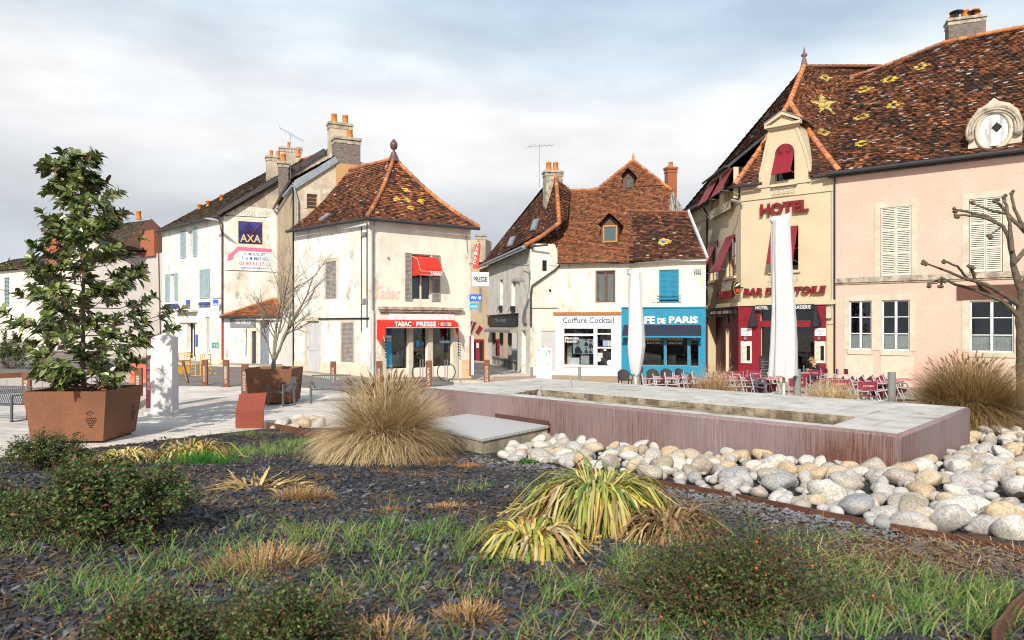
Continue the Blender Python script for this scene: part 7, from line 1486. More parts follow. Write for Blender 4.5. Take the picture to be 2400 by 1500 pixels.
put_chair(2024, 20.9, R(178), "burgundy L'ETOILE chair with crossed legs seen square from behind"); put_chair(1962, 21.6, R(175), "burgundy L'ETOILE chair half buried in the low dry grass")
put_chair(1860, 22.2, R(185), "burgundy L'ETOILE chair standing behind the grey post by the big parasol"); put_chair(1920, 31.5, R(120), 'upright burgundy chair left of the blonde person, its back to the square')
put_chair(1948, 32.8, R(-105), 'upright burgundy chair just right of the blonde person'); put_chair(1970, 33.0, R(-95), 'upright burgundy chair by the meter box at the hotel edge'); put_chair(1765, 30.5, R(170), 'upright burgundy chair in front of the left menu board')
put_chair(1690, 28.5, R(182), 'upright burgundy chair below the dark hotel side door'); put_chair(1722, 28.9, R(174), 'upright burgundy chair beneath the narrow hotel side door')
# dark wicker chairs and table of the blue cafe
for i, (px, Y, ro, lb) in enumerate(((1465, 32, 10, 'dark wicker chair hidden left of the smaller parasol'), (1530, 33, -8, 'dark wicker chair right of the smaller parasol in front of the blue cafe'), (1565, 33.6, 5, 'dark wicker chair in the middle of the blue cafe front'), (1600, 34, 30, 'dark wicker chair before the right pane of the blue cafe'))):
    p = GX(px, Y); r = root('wicker_chair', (0, 0, 0), lb, 'chair', 'dark wicker chairs'); BW = bmat('dark_wicker', (.06, .055, .05), (.03, .028, .026), .8, 40)
    g = MB(); g.box((-.26, -.25, .40), (.26, .25, .45)); g.build('seat', BW, r); g = MB(); vs = []; n = 8
    for k in range(n+1): t = -1+2*k/n; x = .27*t; y = .26-.08*t*t; h = .88-.12*t*t; vs += [(x, y, .42), (x, y+.04, h), (x, y+.03, .42), (x, y+.07, h)]
    g.add(vs, [(4*k, 4*k+4, 4*k+5, 4*k+1) for k in range(n)]+[(4*k+2, 4*k+3, 4*k+7, 4*k+6) for k in range(n)], True); g.build('backrest', BW, r)
    for x in (-.24, .24):
        for y in (-.23, .23): g = MB(); g.tube([(x, y, 0), (x*.95, y*.95, .42)], .02, 6); g.build('leg', BLK, r)
        g = MB(); g.tube([(x*1.1, .24, .66), (x*1.15, 0, .66), (x*1.1, -.22, .62), (x*1.05, -.23, .42)], .022, 6); g.build('armrest', BW, r)
    r.location = p; r.rotation_euler = (0, 0, R(ro))
cb = root('blackboard', GX(1795, 35.0), 'tall black menu board on a wooden frame left of the big closed parasol', 'menu board'); p = GX(1795, 35.0); g = MB(); g.hexa([p+Vector(v) for v in ((-.32, 0, 0), (.28, 0, 0), (.28, .05, 0), (-.32, .05, 0), (-.24, .2, 1.45), (.28, .2, 1.45), (.28, .25, 1.45), (-.24, .25, 1.45))]); o = g.build('board', BLK, cb); g = MB(); g.bar(p+Vector((.31, -.02, 0)), p+Vector((.31, .18, 2.1)), .05, .05); g.build('wooden_post', bmat('pale_wood', (.5, .34, .18), None, .7), cb)
g = MB(); rn = random.Random(8)
for k in range(16): z = 1.25-k*.075; y = .2*z/1.45-.006; x0 = -.2; g.bar(p+Vector((x0, y, z)), p+Vector((x0+rn.uniform(.12, .38), y, z)), .004, .015)
g.build('chalk_writing', SHOPG, o)
# big potted pole umbrella base left etc.
# ================================================================ SEATED PERSON (blonde, dark jacket, bent over the table, seen from behind and left)
def person():
    P0 = GX(1918, 34.0); r = root('person', P0, 'seated person with long blonde hair and black jacket bent over a terrace table', 'person')
    # facing direction: towards the left and a little to the camera
    fx = Vector((-.92, -.25, 0)).normalized(); sx_ = Vector((-fx.y, fx.x, 0)); up = Vector((0, 0, 1))
    def L(f, s, z): return P0+fx*f+sx_*s+up*z
    def skin(name, pts, edges, rad, m, parent, sub=2):
        me = bpy.data.meshes.new(name); me.from_pydata([tuple(p-P0) for p in pts], edges, []); o = bpy.data.objects.new(name, me); COL.objects.link(o)
        md = o.modifiers.new('s', 'SKIN'); 
        for i, rr in enumerate(rad): me.skin_vertices[0].data[i].radius = rr if isinstance(rr, tuple) else (rr, rr)
        me.skin_vertices[0].data[0].use_root = True
        s2 = o.modifiers.new('d', 'SUBSURF'); s2.levels = sub; s2.render_levels = sub
        dg = bpy.context.evaluated_depsgraph_get(); ev = bpy.data.meshes.new_from_object(o.evaluated_get(dg)); o.modifiers.clear(); o.data = ev; ev.materials.clear(); ev.materials.append(m)
        for p_ in ev.polygons: p_.use_smooth = True
        ORG[o.name] = P0; o.parent = parent; return o
    SK = bmat('skin', (.56, .33, .24), (.50, .28, .20), .55, 9); JK = bmat('black_jacket', (.014, .015, .018), None, .8, 9, .004, 30); HRm = bmat('blonde_hair', (.46, .27, .10), (.28, .15, .05), .5, 14, .01, 40, stretch=(1, 1, .2)); TR = bmat('dark_trousers', (.02, .022, .03), None, .85)
    # whole body as one skinned figure: pelvis, spine, neck, head, arms, legs
    pts = [L(0, 0, .52), L(.05, 0, .70), L(.13, 0, .90), L(.20, 0, 1.02), L(.27, 0, 1.10), L(.32, 0, 1.17), L(.36, 0, 1.27),
           L(.17, .17, 1.00), L(.24, .21, .80), L(.46, .14, .82), L(.52, .10, .83), L(.17, -.17, 1.00), L(.26, -.21, .80), L(.47, -.10, .84), L(.53, -.06, .87),
           L(.05, .10, .50), L(.42, .12, .52), L(.40, .12, .12), L(.44, .12, .05), L(.55, .13, .03), L(.05, -.10, .50), L(.42, -.12, .52), L(.38, -.12, .12), L(.42, -.12, .05), L(.53, -.13, .03)]
    ed = [(0, 1), (1, 2), (2, 3), (3, 4), (4, 5), (5, 6), (3, 7), (7, 8), (8, 9), (9, 10), (3, 11), (11, 12), (12, 13), (13, 14), (0, 15), (15, 16), (16, 17), (17, 18), (18, 19), (0, 20), (20, 21), (21, 22), (22, 23), (23, 24)]
    rad = [.15, .13, .15, .13, .055, .075, .085, .065, .048, .036, .024, .065, .048, .036, .024, .09, .07, .045, .04, .03, .09, .07, .045, .04, .03]
    body = skin('body', pts, ed, rad, SK, r)
    skin('jacket', pts[:4]+[L(.24, 0, 1.06)]+pts[7:10]+pts[11:14], [(0, 1), (1, 2), (2, 3), (3, 4), (3, 5), (5, 6), (6, 7), (3, 8), (8, 9), (9, 10)], [.175, .155, .17, .15, .075, .085, .065, .048, .085, .065, .048], JK, r)
    skin('trousers', [pts[0], pts[15], pts[16], pts[17], pts[20], pts[21], pts[22]], [(0, 1), (1, 2), (2, 3), (0, 4), (4, 5), (5, 6)], [.165, .105, .085, .06, .105, .085, .06], TR, r)
    for a, s_ in ((18, .13), (23, -.13)): skin('shoe', [pts[a], L(.56 if a == 18 else .54, s_, .03)], [(0, 1)], [.05, .035], BLK, r, 1)
    # face, turned down towards the table
    hc = L(.355, 0, 1.235)
    g = MB(); fd = (fx*.86-up*.5).normalized(); fu = (up*.86+fx*.5).normalized(); 
    g.tube([hc+fd*.085+fu*.02, hc+fd*.115-fu*.015], [.012, .018], 7); g.build('nose', SK, body)
    for s_ in (-1, 1):
        g = MB(); g.lathe(hc+fd*.082+fu*.025+sx_*.033*s_, [(.001, -.010), (.011, 0), (.001, .010)], 8); g.build('eye', bmat('eye', (.5, .5, .5), (.05, .04, .03), .3, 60), body)
        g = MB(); g.lathe(hc+sx_*.083*s_-fu*.005, [(.002, -.03), (.016, 0), (.002, .03)], 8); g.build('ear', SK, body)
    g = MB(); g.tube([hc+fd*.088-fu*.045-sx_*.022, hc+fd*.092-fu*.047, hc+fd*.088-fu*.045+sx_*.022], .007, 6); g.build('mouth', bmat('lips', (.45, .14, .12), None, .5), body)
    # hands: palm with five fingers each
    for s_, w in ((1, L(.53, .095, .83)), (-1, L(.54, -.055, .87))):
        d = (fx*.9-sx_*s_*.35-up*.15).normalized(); sd_ = up.cross(d).normalized(); V = [w, w+d*.05, w+d*.09]; E = [(0, 1), (1, 2)]; rr = [.022, (.036, .016), (.036, .014)]
        skin('hand', V, E, rr, SK, body, 1)
        for k in range(4):
            b0 = w+d*.085+sd_*(-.027+.018*k); ln = (.055, .068, .072, .06)[k]; c1 = b0+d*ln*.5-up*.006; c2 = c1+(d*.75-up*.65).normalized()*ln*.32; c3 = c2+(d*.3-up*.95).normalized()*ln*.28
            skin('finger', [b0-d*.02, b0, c1, c2, c3], [(0, 1), (1, 2), (2, 3), (3, 4)], [.009, .009, .0085, .0078, .006], SK, body, 1)
        t0 = w+d*.03-sd_*.03*s_; skin('thumb', [t0+sd_*.012*s_, t0, t0+(d*.6-sd_*.75*s_).normalized()*.035, t0+(d*.85-sd_*.45*s_).normalized()*.06], [(0, 1), (1, 2), (2, 3)], [.012, .012, .010, .008], SK, body, 1)
    # hair: cap plus long locks down the back
    skin('hair', [L(.32, 0, 1.285), L(.27, 0, 1.24), L(.24, .0, 1.17), L(.19, 0, 1.10), L(.09, 0, 1.02), L(.03, .02, .93), L(.36, 0, 1.315)], [(0, 1), (1, 2), (2, 3), (3, 4), (4, 5), (0, 6)], [(.105, .10), (.10, .085), (.085, .06), (.075, .05), (.065, .05), (.03, .03), (.085, .07)], HRm, r)
    return r
person()
put_chair(1921, 34.05, math.atan2(-.25, -.92)+R(90), 'burgundy chair the blonde person is sitting on')
# bottle, glass and plate on the person's table
tp_ = GX(1880, 33.5)+Vector((0, 0, .72))
bt = root('bottle', tp_+Vector((.05, -.05, 0)), 'blue plastic water bottle on the table of the blonde person', 'bottle'); g = MB(); g.lathe(tp_+Vector((.05, -.05, 0)), [(.035, 0), (.038, .02), (.036, .18), (.015, .25), (.015, .27)], 12); g.build('bottle_body', bmat('blue_plastic', (.06, .16, .28), None, .2, spec=.6), bt); g = MB(); g.lathe(tp_+Vector((.05, -.05, .27)), [(.017, 0), (.017, .025)], 10); g.build('cap', SIGNW, bt)
gs = root('plate', tp_+Vector((.24, .0, 0)), 'white plate on the table in front of the blonde person', 'plate'); g = MB(); g.lathe(tp_+Vector((.22, .05, 0)), [(.06, 0), (.11, .015), (.115, .02), (.05, .012), (.001, .01)], 16); g.build('plate_body', SIGNW, gs)
# ================================================================ PLANTS
LEAF = vmat('leaf', .5, .22, .35); DRY = vmat('dry_leaf', .8, .25, .15); GLOSSY = vmat('glossy_leaf', .22, .08, .8); BARK = bmat('bark', (.17, .13, .09), (.09, .07, .05), .9, 12, .01, 40); TWIG = bmat('pale_twig', (.26, .215, .16), (.17, .14, .10), .85, 12)
WR_ = np.random.default_rng(77)
def blades(base, az, L, th0, th1, w, cols, k=6, twist=0., tip=.25, curl=None, bend=None, wob=0):
    """arched strap blades: base (n,3), azimuth, length, start and end angle from vertical, width; returns V, F, C"""
    n = len(az); s = np.linspace(0, 1, k+1); V = np.zeros((n, k+1, 2, 3), dtype=np.float32); pos = base.copy()
    d = np.stack([np.cos(az), np.sin(az)], 1); side = np.stack([-np.sin(az+twist*np.ones(n)), np.cos(az+twist*np.ones(n)), np.zeros(n)], 1)
    for i in range(k+1):
        f = (1-(s[i])**2.2*(1-tip))*(0.55+.45*min(1, s[i]*4)); wi = (w*f)[:, None]*.5
        V[:, i, 0] = pos-side*wi; V[:, i, 1] = pos+side*wi
        sm_ = s[i]+.5/k
        if bend: e_ = np.clip((sm_-bend[0])/(bend[1]-bend[0]), 0, 1); th = th0+.25*sm_+(th1-th0)*(e_*e_*(3-2*e_))
        else: th = th0+(th1-th0)*sm_**(1.0 if curl is None else curl)
        st = (L/k)
        if wob: az = az+WR_.normal(0, wob, n); d = np.stack([np.cos(az), np.sin(az)], 1)
        pos = pos+np.stack([d[:, 0]*np.sin(th)*st, d[:, 1]*np.sin(th)*st, np.cos(th)*st], 1)
    idx = np.arange(n)[:, None]*(k+1)*2; q = np.arange(k)[None, :]*2; Fq = np.stack([idx+q, idx+q+1, idx+q+3, idx+q+2], -1).reshape(-1, 4)
    C = np.repeat(cols, k, axis=0) if cols.ndim == 2 else cols.reshape(-1, 3)
    return V.reshape(-1, 3), Fq, C
def pick(rng, pal, n, jit=.15):
    c = np.array([p[0] for p in pal]); w = np.array([p[1] for p in pal], float); w /= w.sum(); o = c[rng.choice(len(c), n, p=w)]; return (o*(1+rng.normal(0, jit, (n, 1)))).clip(.003, .9)
def join(parts):
    V = []; Fq = []; C = []; o = 0
    for v, f, c in parts: V.append(v); Fq.append(f+o); C.append(c); o += len(v)
    return np.concatenate(V), np.concatenate(Fq), np.concatenate(C)
STRAW = [((.58, .43, .22), 5), ((.72, .57, .34), 5), ((.42, .29, .13), 4), ((.18, .11, .045), 3), ((.76, .63, .42), 3)]
def fountain_grass(p, rad, hgt, n, label, seed, pal=STRAW, heads=60, lean=0., w=.009, drop=2.5):
    rng = np.random.default_rng(seed); r = root('ornamental_grass', p, label, 'ornamental grass')
    ra = np.sqrt(rng.random(n))*rad*.22; a = rng.random(n)*6.283; base = np.stack([p.x+ra*np.cos(a), p.y+ra*np.sin(a), np.full(n, p.z-.02)], 1); az = a+rng.normal(0, .5, n)
    t = rng.random(n)**.8; L = (hgt*(.95+.32*rng.random(n)))*(1-.02*t); th0 = .05+.5*t+rng.normal(0, .08, n).clip(-.15, .25); th1 = .35+(drop+.1)*t**.9+rng.normal(0, .45, n)
    V, Fq, C = blades(base, az, L, th0, th1, np.full(n, w)*(.6+.8*rng.random(n)), pick(rng, pal, n), 8, twist=rng.random(n)*.8, tip=.1, wob=.17); 
    V[:, 2] = np.maximum(V[:, 2], p.z-.02)
    npmesh('blades', V, Fq, C, DRY, r)
    if heads:
        g = MB(); rn = random.Random(seed)
        for i in range(heads):
            a_ = rn.random()*6.283; t_ = rn.uniform(.1, .75); d = Vector((math.cos(a_)*t_, math.sin(a_)*t_, 0)); L_ = hgt*rn.uniform(1.0, 1.28); q = [p+d*hgt*.9*(s*s)*.9+Vector((0, 0, L_*s*(1-.22*t_*s))) for s in (0, .3, .55, .78, .92)]
            g.col = (.45, .33, .17); g.tube(q, .0035, 3, False); e = (q[-1]-q[-2]).normalized(); k = rn.uniform(.7, 1.15); g.col = (.34*k, .21*k, .11*k); h0 = q[-1]; L2 = rn.uniform(.10, .17); e = (e+Vector((rn.uniform(-.2, .2), rn.uniform(-.2, .2), -.1))).normalized(); g.tube([h0, h0+e*L2*.3, h0+e*L2*.7, h0+e*L2], [.006, .014, .012, .003], 5)
        g.build('seed_heads', DRY, r)
    return r
fountain_grass(GB(905, 1072), 1.15, 1.30, 8000, 'huge fountain shaped clump of straw coloured grass left of the grate platform', 1, heads=110)
fountain_grass(Vector((10.9, 17.3, -.02)), 1.9, 1.62, 11000, 'broad clump of dry brown grass beyond the right end of the fountain', 2, pal=[((.34, .22, .09), 5), ((.42, .29, .13), 4), ((.24, .15, .06), 5), ((.14, .085, .035), 3), ((.50, .38, .20), 1)], heads=90)
RP = [((.48, .34, .18), 5), ((.40, .22, .12), 4), ((.55, .42, .24), 3), ((.30, .12, .07), 2), ((.22, .24, .10), 1)]
fountain_grass(GX(1668, 19.6), .6, 1.25, 1500, 'reddish tuft of dry grass among the terrace tables, behind the fountain', 3, pal=RP, heads=8, w=.012, drop=1.7)
fountain_grass(GX(1950, 18.6), .9, 1.0, 2600, 'low brown tuft of dry grass behind the right half of the fountain', 4, heads=6, drop=2.3)
fountain_grass(GX(1372, 34.0), .5, .32, 500, 'small pale tuft of dry grass before the hairdresser', 5, heads=0, w=.014, drop=1.9)
def tuft(px, py, rad, h, n, seed, label, pal=None, w=.006, flat=1.3):
    p = GB(px, py); rng = np.random.default_rng(seed); pal = pal or [((.46, .30, .14), 5), ((.56, .40, .21), 4), ((.30, .17, .07), 4), ((.38, .17, .06), 2)]
    ra = np.sqrt(rng.random(n))*rad; a = rng.random(n)*6.283; x = p.x+ra*np.cos(a); y = p.y+ra*np.sin(a)*.8; base = np.stack([x, y, np.array([zb(i, j) for i, j in zip(x, y)])-.01], 1)
    t = ra/rad; th0 = .15+.7*t+rng.normal(0, .2, n); th1 = th0+flat*rng.random(n)
    V, Fq, C = blades(base, a+rng.normal(0, .5, n), h*(.5+.8*rng.random(n))*(1-.3*t), th0, th1, np.full(n, w), pick(rng, pal, n), 3, tip=.5)
    o = npmesh('dry_tuft', V, Fq, C, DRY, None, p); tag(o, label, 'dry grass', 'cut back dry grass tufts'); return o
tuft(712, 1168, .30, .17, 900, 11, 'clipped straw tuft with spiky top right of the flattened brown leaves'); tuft(625, 1330, .36, .17, 1000, 12, 'clipped straw tuft mixed with green blades above the lower left shrub')
tuft(165, 1092, .62, .20, 1300, 13, 'flattened straw tuft in front of the big planter'); tuft(1015, 1082, .30, .12, 700, 14, 'orange brown clipped tuft at the foot of the huge grass', [((.46, .22, .08), 5), ((.52, .34, .16), 4), ((.28, .13, .05), 3)]); tuft(1098, 1095, .22, .09, 500, 15, 'small orange brown tuft right below the concrete plinth', [((.46, .20, .07), 5), ((.5, .3, .13), 3)])
tuft(905, 1108, .25, .07, 350, 16, 'thin brown tuft in the slate below the huge grass', [((.36, .18, .08), 4), ((.3, .14, .06), 3)]); tuft(1045, 1192, .22, .08, 420, 17, 'small pale tuft midway between the two yellow leaf clumps and the straw tuft'); tuft(1100, 1455, .17, .12, 420, 18, 'pale straw tuft near the bottom centre'); tuft(895, 1495, .22, .12, 420, 19, 'pale straw tuft at the bottom edge left of centre')
tuft(905, 1200, .25, .07, 300, 20, 'sparse reddish tuft in the open slate', [((.42, .2, .08), 4), ((.3, .15, .06), 3)]); tuft(1380, 1150, .3, .1, 300, 21, 'dry tuft behind the tallest yellow green leaf clump')
# daylilies
YG = [((.34, .34, .06), 4), ((.46, .42, .12), 4), ((.60, .44, .07), 4), ((.16, .22, .04), 2), ((.56, .46, .26), 4), ((.32, .17, .07), 5)]
GR_ = [((.18, .26, .05), 5), ((.32, .36, .08), 5), ((.44, .42, .14), 3), ((.10, .17, .03), 4)]
BR = [((.22, .12, .05), 5), ((.32, .20, .09), 4), ((.12, .07, .03), 5), ((.42, .31, .14), 1.5)]
def daylily(px, py, rad, h, n, seed, pal_top, pal_low, label, w=.030, droop=3.0, up=.9, base_r=.45, bend=(.12, .58)):
    p = GB(px, py); rng = np.random.default_rng(seed); r = root('daylily', p, label, 'perennial plant'); a = rng.random(n)*6.283; ra = np.sqrt(rng.random(n))*rad*base_r
    base = np.stack([p.x+ra*np.cos(a), p.y+ra*np.sin(a), np.full(n, p.z-.01)], 1); t = rng.random(n); L = (h*1.55+rad*.55)*(.6+.55*rng.random(n)); th0 = .12+up*t+rng.normal(0, .08, n)+(.85 if h < .2 else 0); th1 = droop*(.80+.2*t**.5)+rng.normal(0, .35, n); e_ = rng.random(n) < .08; th1 = np.where(e_, th0+1.2*rng.random(n), th1); L = np.where(e_, L*.42, L)
    top = pick(rng, pal_top, n, .12); low = pick(rng, pal_low, n, .12); hi = (t < .5)[:, None]; col = np.where(hi, top, np.where(rng.random((n, 1)) < .5, low, top)); k = 9
    tipc = pick(rng, [((.45, .30, .12), 3), ((.30, .17, .07), 3), ((.60, .48, .12), 3)], n); cc = np.stack([col*(1-max(0, (s_-.55)*1.6))+tipc*max(0, (s_-.55)*1.6) for s_ in np.linspace(0, 1, k)], 1)
    V, Fq, C = blades(base, a+rng.normal(0, .35, n), L, th0, th1, np.full(n, w)*(.6+.7*rng.random(n)), cc, k, twist=rng.normal(0, .6, n), tip=.15, bend=bend, wob=.12); V[:, 2] = np.maximum(V[:, 2], p.z-.02+.03*rng.random(len(V)))
    npmesh('leaves', V, Fq, C, LEAF, r); return r
daylily(1405, 1222, .32, .78, 1400, 31, GR_+YG, YG+BR, 'tallest yellow green clump of strap leaves in front of the river stones', .026, 3.0, .45)
daylily(1246, 1290, .30, .34, 520, 32, YG, YG+BR[:2], 'collapsed yellow clump of strap leaves left of the tallest one', .030, 2.95, .95)
daylily(1568, 1258, .28, .36, 560, 33, BR, BR, 'withered brown clump of strap leaves right of the tallest yellow one', .024, 3.0, .9)
daylily(450, 1075, .62, .42, 330, 34, YG, YG, 'yellow clump of drooping leaves by the paving, above the bright green grass', .036)
daylily(290, 1082, .55, .28, 220, 35, [((.62, .52, .24), 4), ((.55, .46, .10), 3), ((.40, .26, .12), 2)], BR, 'pale yellow withered leaves beside the big planter', .036, 2.9, 1.0)
daylily(605, 1145, .62, .12, 160, 36, [((.50, .34, .12), 4), ((.60, .46, .20), 3), ((.34, .19, .07), 3)], BR, 'flattened dead orange brown leaves on the slate', .04, 1.75, 1.35, bend=(0, .8))
# rose like shrubs
def shrub(p, rx, ry, h, n, seed, label, lw=.028, ntw=150, berries=0, cols=None, brown=.25):
    rng = np.random.default_rng(seed); r = root('shrub', p, label, 'shrub'); g = MB(); rn = random.Random(seed); ends = []
    for i in range(ntw):
        a = rn.random()*6.283; e = rn.random()**.6*(1+.16*math.sin(3*a+seed)+.10*math.sin(7*a)); tx, ty = math.cos(a)*e*rx, math.sin(a)*e*ry; tz = h*math.sqrt(max(.04, 1-.88*e*e))*rn.uniform(.60, 1.0)*(1+.14*math.sin(5*a+e*4+seed)); tz *= 1.22 if i % 9 == 0 else 1
        b0 = p+Vector((rn.uniform(-.1, .1)*rx*2, rn.uniform(-.1, .1)*ry*2, -.02)); m1 = b0+Vector((tx*.35, ty*.35, tz*.5)); e1 = p+Vector((tx, ty, tz)); m1 += Vector((rn.uniform(-.05, .05), rn.uniform(-.05, .05), 0)); g.tube([b0, m1, e1], [.006, .004, .002], 3, False); ends.append((m1, e1))
    g.build('twigs', bmat('shrub_twig', (.12, .085, .05), (.07, .05, .032), .8, 9), r)
    k = rng.integers(0, len(ends), n); M = np.array([ends[i][0] for i in k]); E = np.array([ends[i][1] for i in k]); t = rng.random((n, 1))**.7; c = M+(E-M)*t+rng.normal(0, .035*h**.3, (n, 3)); c[:, 2] = np.maximum(c[:, 2], p.z+.01)
    nrm = rng.normal(0, 1, (n, 3)); nrm[:, 2] = np.abs(nrm[:, 2])+.5; nrm /= np.linalg.norm(nrm, axis=1)[:, None]; u = np.cross(nrm, rng.normal(0, 1, (n, 3))); u /= np.linalg.norm(u, axis=1)[:, None]; v = np.cross(nrm, u); s = (lw*(.5+.8*rng.random((n, 1))))
    V = np.stack([c-u*s*.5, c-v*s*.26+nrm*s*.08, c+u*s*.5, c+v*s*.26+nrm*s*.08], 1).reshape(-1, 3); Fq = np.arange(4*n).reshape(-1, 4)
    pal = cols or [((.060, .105, .026), 6), ((.11, .17, .045), 5), ((.03, .055, .02), 4), ((.13, .07, .03), 5*brown*2), ((.20, .19, .05), 1), ((.17, .05, .03), 1.5*brown*2)]
    npmesh('foliage', V, Fq, pick(rng, pal, n, .2), LEAF, r)
    if berries:
        g = MB()
        for i in range(berries): c_ = Vector(tuple(c[rn.randrange(n)]))+Vector((0, -.02, .015)); rr = rn.uniform(.006, .010); g.lathe(c_, [(.0005, -rr), (rr*.8, -rr*.5), (rr, 0), (rr*.8, rr*.5), (.0005, rr)], 7)
        g.build('hips', bmat('red_hip', (.62, .05, .02), (.55, .16, .03), .35, 9), r)
    return r
shrub(GB(112, 1105), .78, .45, .62, 8500, 41, 'dark green shrub in front of the big planter at the left edge', .042, 170)
shrub(GB(255, 1262), .82, .58, .72, 14000, 42, 'wide dark green shrub left of centre, in front of the yellow withered leaves', .040, 260, 6)
shrub(Vector((-1.78, 3.62, zb(-1.78, 3.62))), .36, .28, .30, 5200, 43, 'out of focus shrub at the bottom left edge, left half', .022, 120, 2, brown=.4)
shrub(Vector((-1.18, 3.68, zb(-1.18, 3.68))), .42, .30, .36, 7500, 44, 'out of focus shrub at the bottom left, right half', .022, 140, 3, brown=.35)
shrub(Vector((1.22, 4.0, zb(1.22, 4.0))), .80, .42, .50, 17000, 45, 'large dark shrub with red hips at the bottom right', .020, 300, 26, brown=.5)
shrub(GB(5, 1240), .35, .35, .42, 3000, 46, 'small dark shrub cut off by the left edge', .034, 70)
shrub(GX(60, 42)+Vector((-1, 0, 0)), 2.0, 1.2, 2.2, 4500, 47, 'dark evergreen bush by the road behind the low white wall', .12, 90)
shrub(GB(1240, 1088), .22, .12, .10, 260, 48, 'small bright green weed at the foot of the concrete plinth', .05, 20, cols=[((.08, .20, .03), 3), ((.05, .13, .02), 2)])

# magnolia
def magnolia():
    p = Vector((pl1c[0]+.02, pl1c[1], 1.0)); r = root('magnolia_tree', p, 'glossy evergreen magnolia tree growing in the large steel planter', 'tree'); rn = random.Random(12); kx = p.y/F
    prof = [(903, .6), (880, 1.25), (840, 1.62), (780, 1.80), (740, 1.90), (700, 1.72), (650, 1.68), (600, 1.45), (540, 1.15), (500, 1.05), (450, .80), (410, .70), (375, .45), (362, .2)]
    pz = [(H+(HY-y)*kx, rr) for y, rr in prof]
    def Rz(z):
        for (z0, r0), (z1, r1) in zip(pz[:-1], pz[1:]):
            if z0 <= z <= z1: return r0+(r1-r0)*(z-z0)/(z1-z0)
        return .2
    tr = MB(); zt = pz[-1][0]; axis = lambda z: Vector((p.x-.02-.04*math.sin(z*1.1)-.03*(z-1), p.y, z)); tr.tube([axis(1.0+(zt-1.2)*i/12) for i in range(13)], [.055-.0038*i for i in range(13)], 8); tips = []
    nb = 124
    for i in range(nb):
        f = (i+.5)/nb; z0 = 1.08+(zt-1.35)*f**1.12; a = i*2.399+rn.uniform(-.4, .4); zr = min(zt-.05, z0+rn.uniform(.15, .55)*(1 if z0 > 1.6 else .5)); Lr = Rz(zr)*rn.uniform(.62, 1.08)*(1+.20*math.sin(a*2+z0*2.3)+.10*math.sin(z0*7))
        if rn.random() < .25: Lr *= .55
        b0 = axis(z0); e = axis(zr)+Vector((math.cos(a)*Lr, math.sin(a)*Lr*.9, 0)); m_ = b0.lerp(e, .5)+Vector((0, 0, -.10*Lr)); tr.tube([b0, m_, e], [.016*(1-.5*f), .011*(1-.4*f), .006], 5, False); tips.append((e, (e-m_).normalized()))
        for k in range(rn.randint(2, 4)):
            t = rn.uniform(.3, .9); q = b0.lerp(m_, t*2) if t < .5 else m_.lerp(e, t*2-1); ang = a+rn.uniform(-1.1, 1.1); d = Vector((math.cos(ang), math.sin(ang)*.9, rn.uniform(.1, .8))).normalized(); e2 = q+d*rn.uniform(.14, .36); tr.tube([q, e2], [.006, .004], 4, False); tips.append((e2, d))
    tr.tube([axis(zt-.35), axis(zt-.12)+Vector((-.28, 0, .12)), axis(zt)+Vector((-.36, 0, .06))], [.012, .009, .005], 5, False); tips += [(axis(zt)+Vector((-.36, 0, .06)), Vector((-.5, 0, .8))), (axis(zt-.05), Vector((0, 0, 1)))]
    tr.build('trunk', bmat('magnolia_bark', (.20, .15, .10), (.12, .09, .065), .85, 10), r)
    rng = np.random.default_rng(3); V = []; Fq = []; C = []; o = 0
    for e, d in tips:
        d = (d+Vector((0, 0, .35))).normalized(); t1 = d.cross(Vector((.3, .2, 1))).normalized(); t2 = d.cross(t1); n = rn.randint(9, 14)
        for k in range(n):
            a = k*2.4+rn.uniform(-.3, .3); op = rn.uniform(.55, 1.45); ld = (d*math.cos(op)+(t1*math.cos(a)+t2*math.sin(a))*math.sin(op)).normalized(); s_ = e-d*rn.uniform(0, .13); L_ = rn.uniform(.15, .26); W_ = L_*rn.uniform(.18, .235)
            up_ = (d-ld*d.dot(ld)); up_ = up_.normalized() if up_.length > .05 else Vector((0, 0, 1)); sd_ = ld.cross(up_).normalized(); fold = W_*.35; dr = Vector((0, 0, -1))*L_*rn.uniform(.05, .30)
            pts = [s_, s_+ld*L_*.35+sd_*W_+up_*fold, s_+ld*L_*.75+sd_*W_*.8+up_*fold*.8+dr*.5, s_+ld*L_+dr, s_+ld*L_*.75-sd_*W_*.8+up_*fold*.8+dr*.5, s_+ld*L_*.35-sd_*W_+up_*fold, s_+ld*L_*.35, s_+ld*L_*.75+dr*.5]
            V += pts; Fq += [(o, o+1, o+6, o), (o+1, o+2, o+7, o+6), (o+2, o+3, o+3, o+7), (o+6, o+7, o+4, o+5)]; Fq[-4] = (o, o+1, o+6, o+5); Fq[-2] = (o+7, o+2, o+3, o+4); o += 8
            b = rn.random(); c = (.052, .078, .016) if b < .38 else (.105, .14, .03) if b < .72 else (.20, .23, .065) if b < .93 else (.12, .07, .03); k_ = rn.uniform(.8, 1.25); c = tuple(x*k_ for x in c); C += [c]*4
    npmesh('crown', np.array([tuple(v) for v in V]), np.array(Fq), np.array(C), GLOSSY, r)
magnolia()
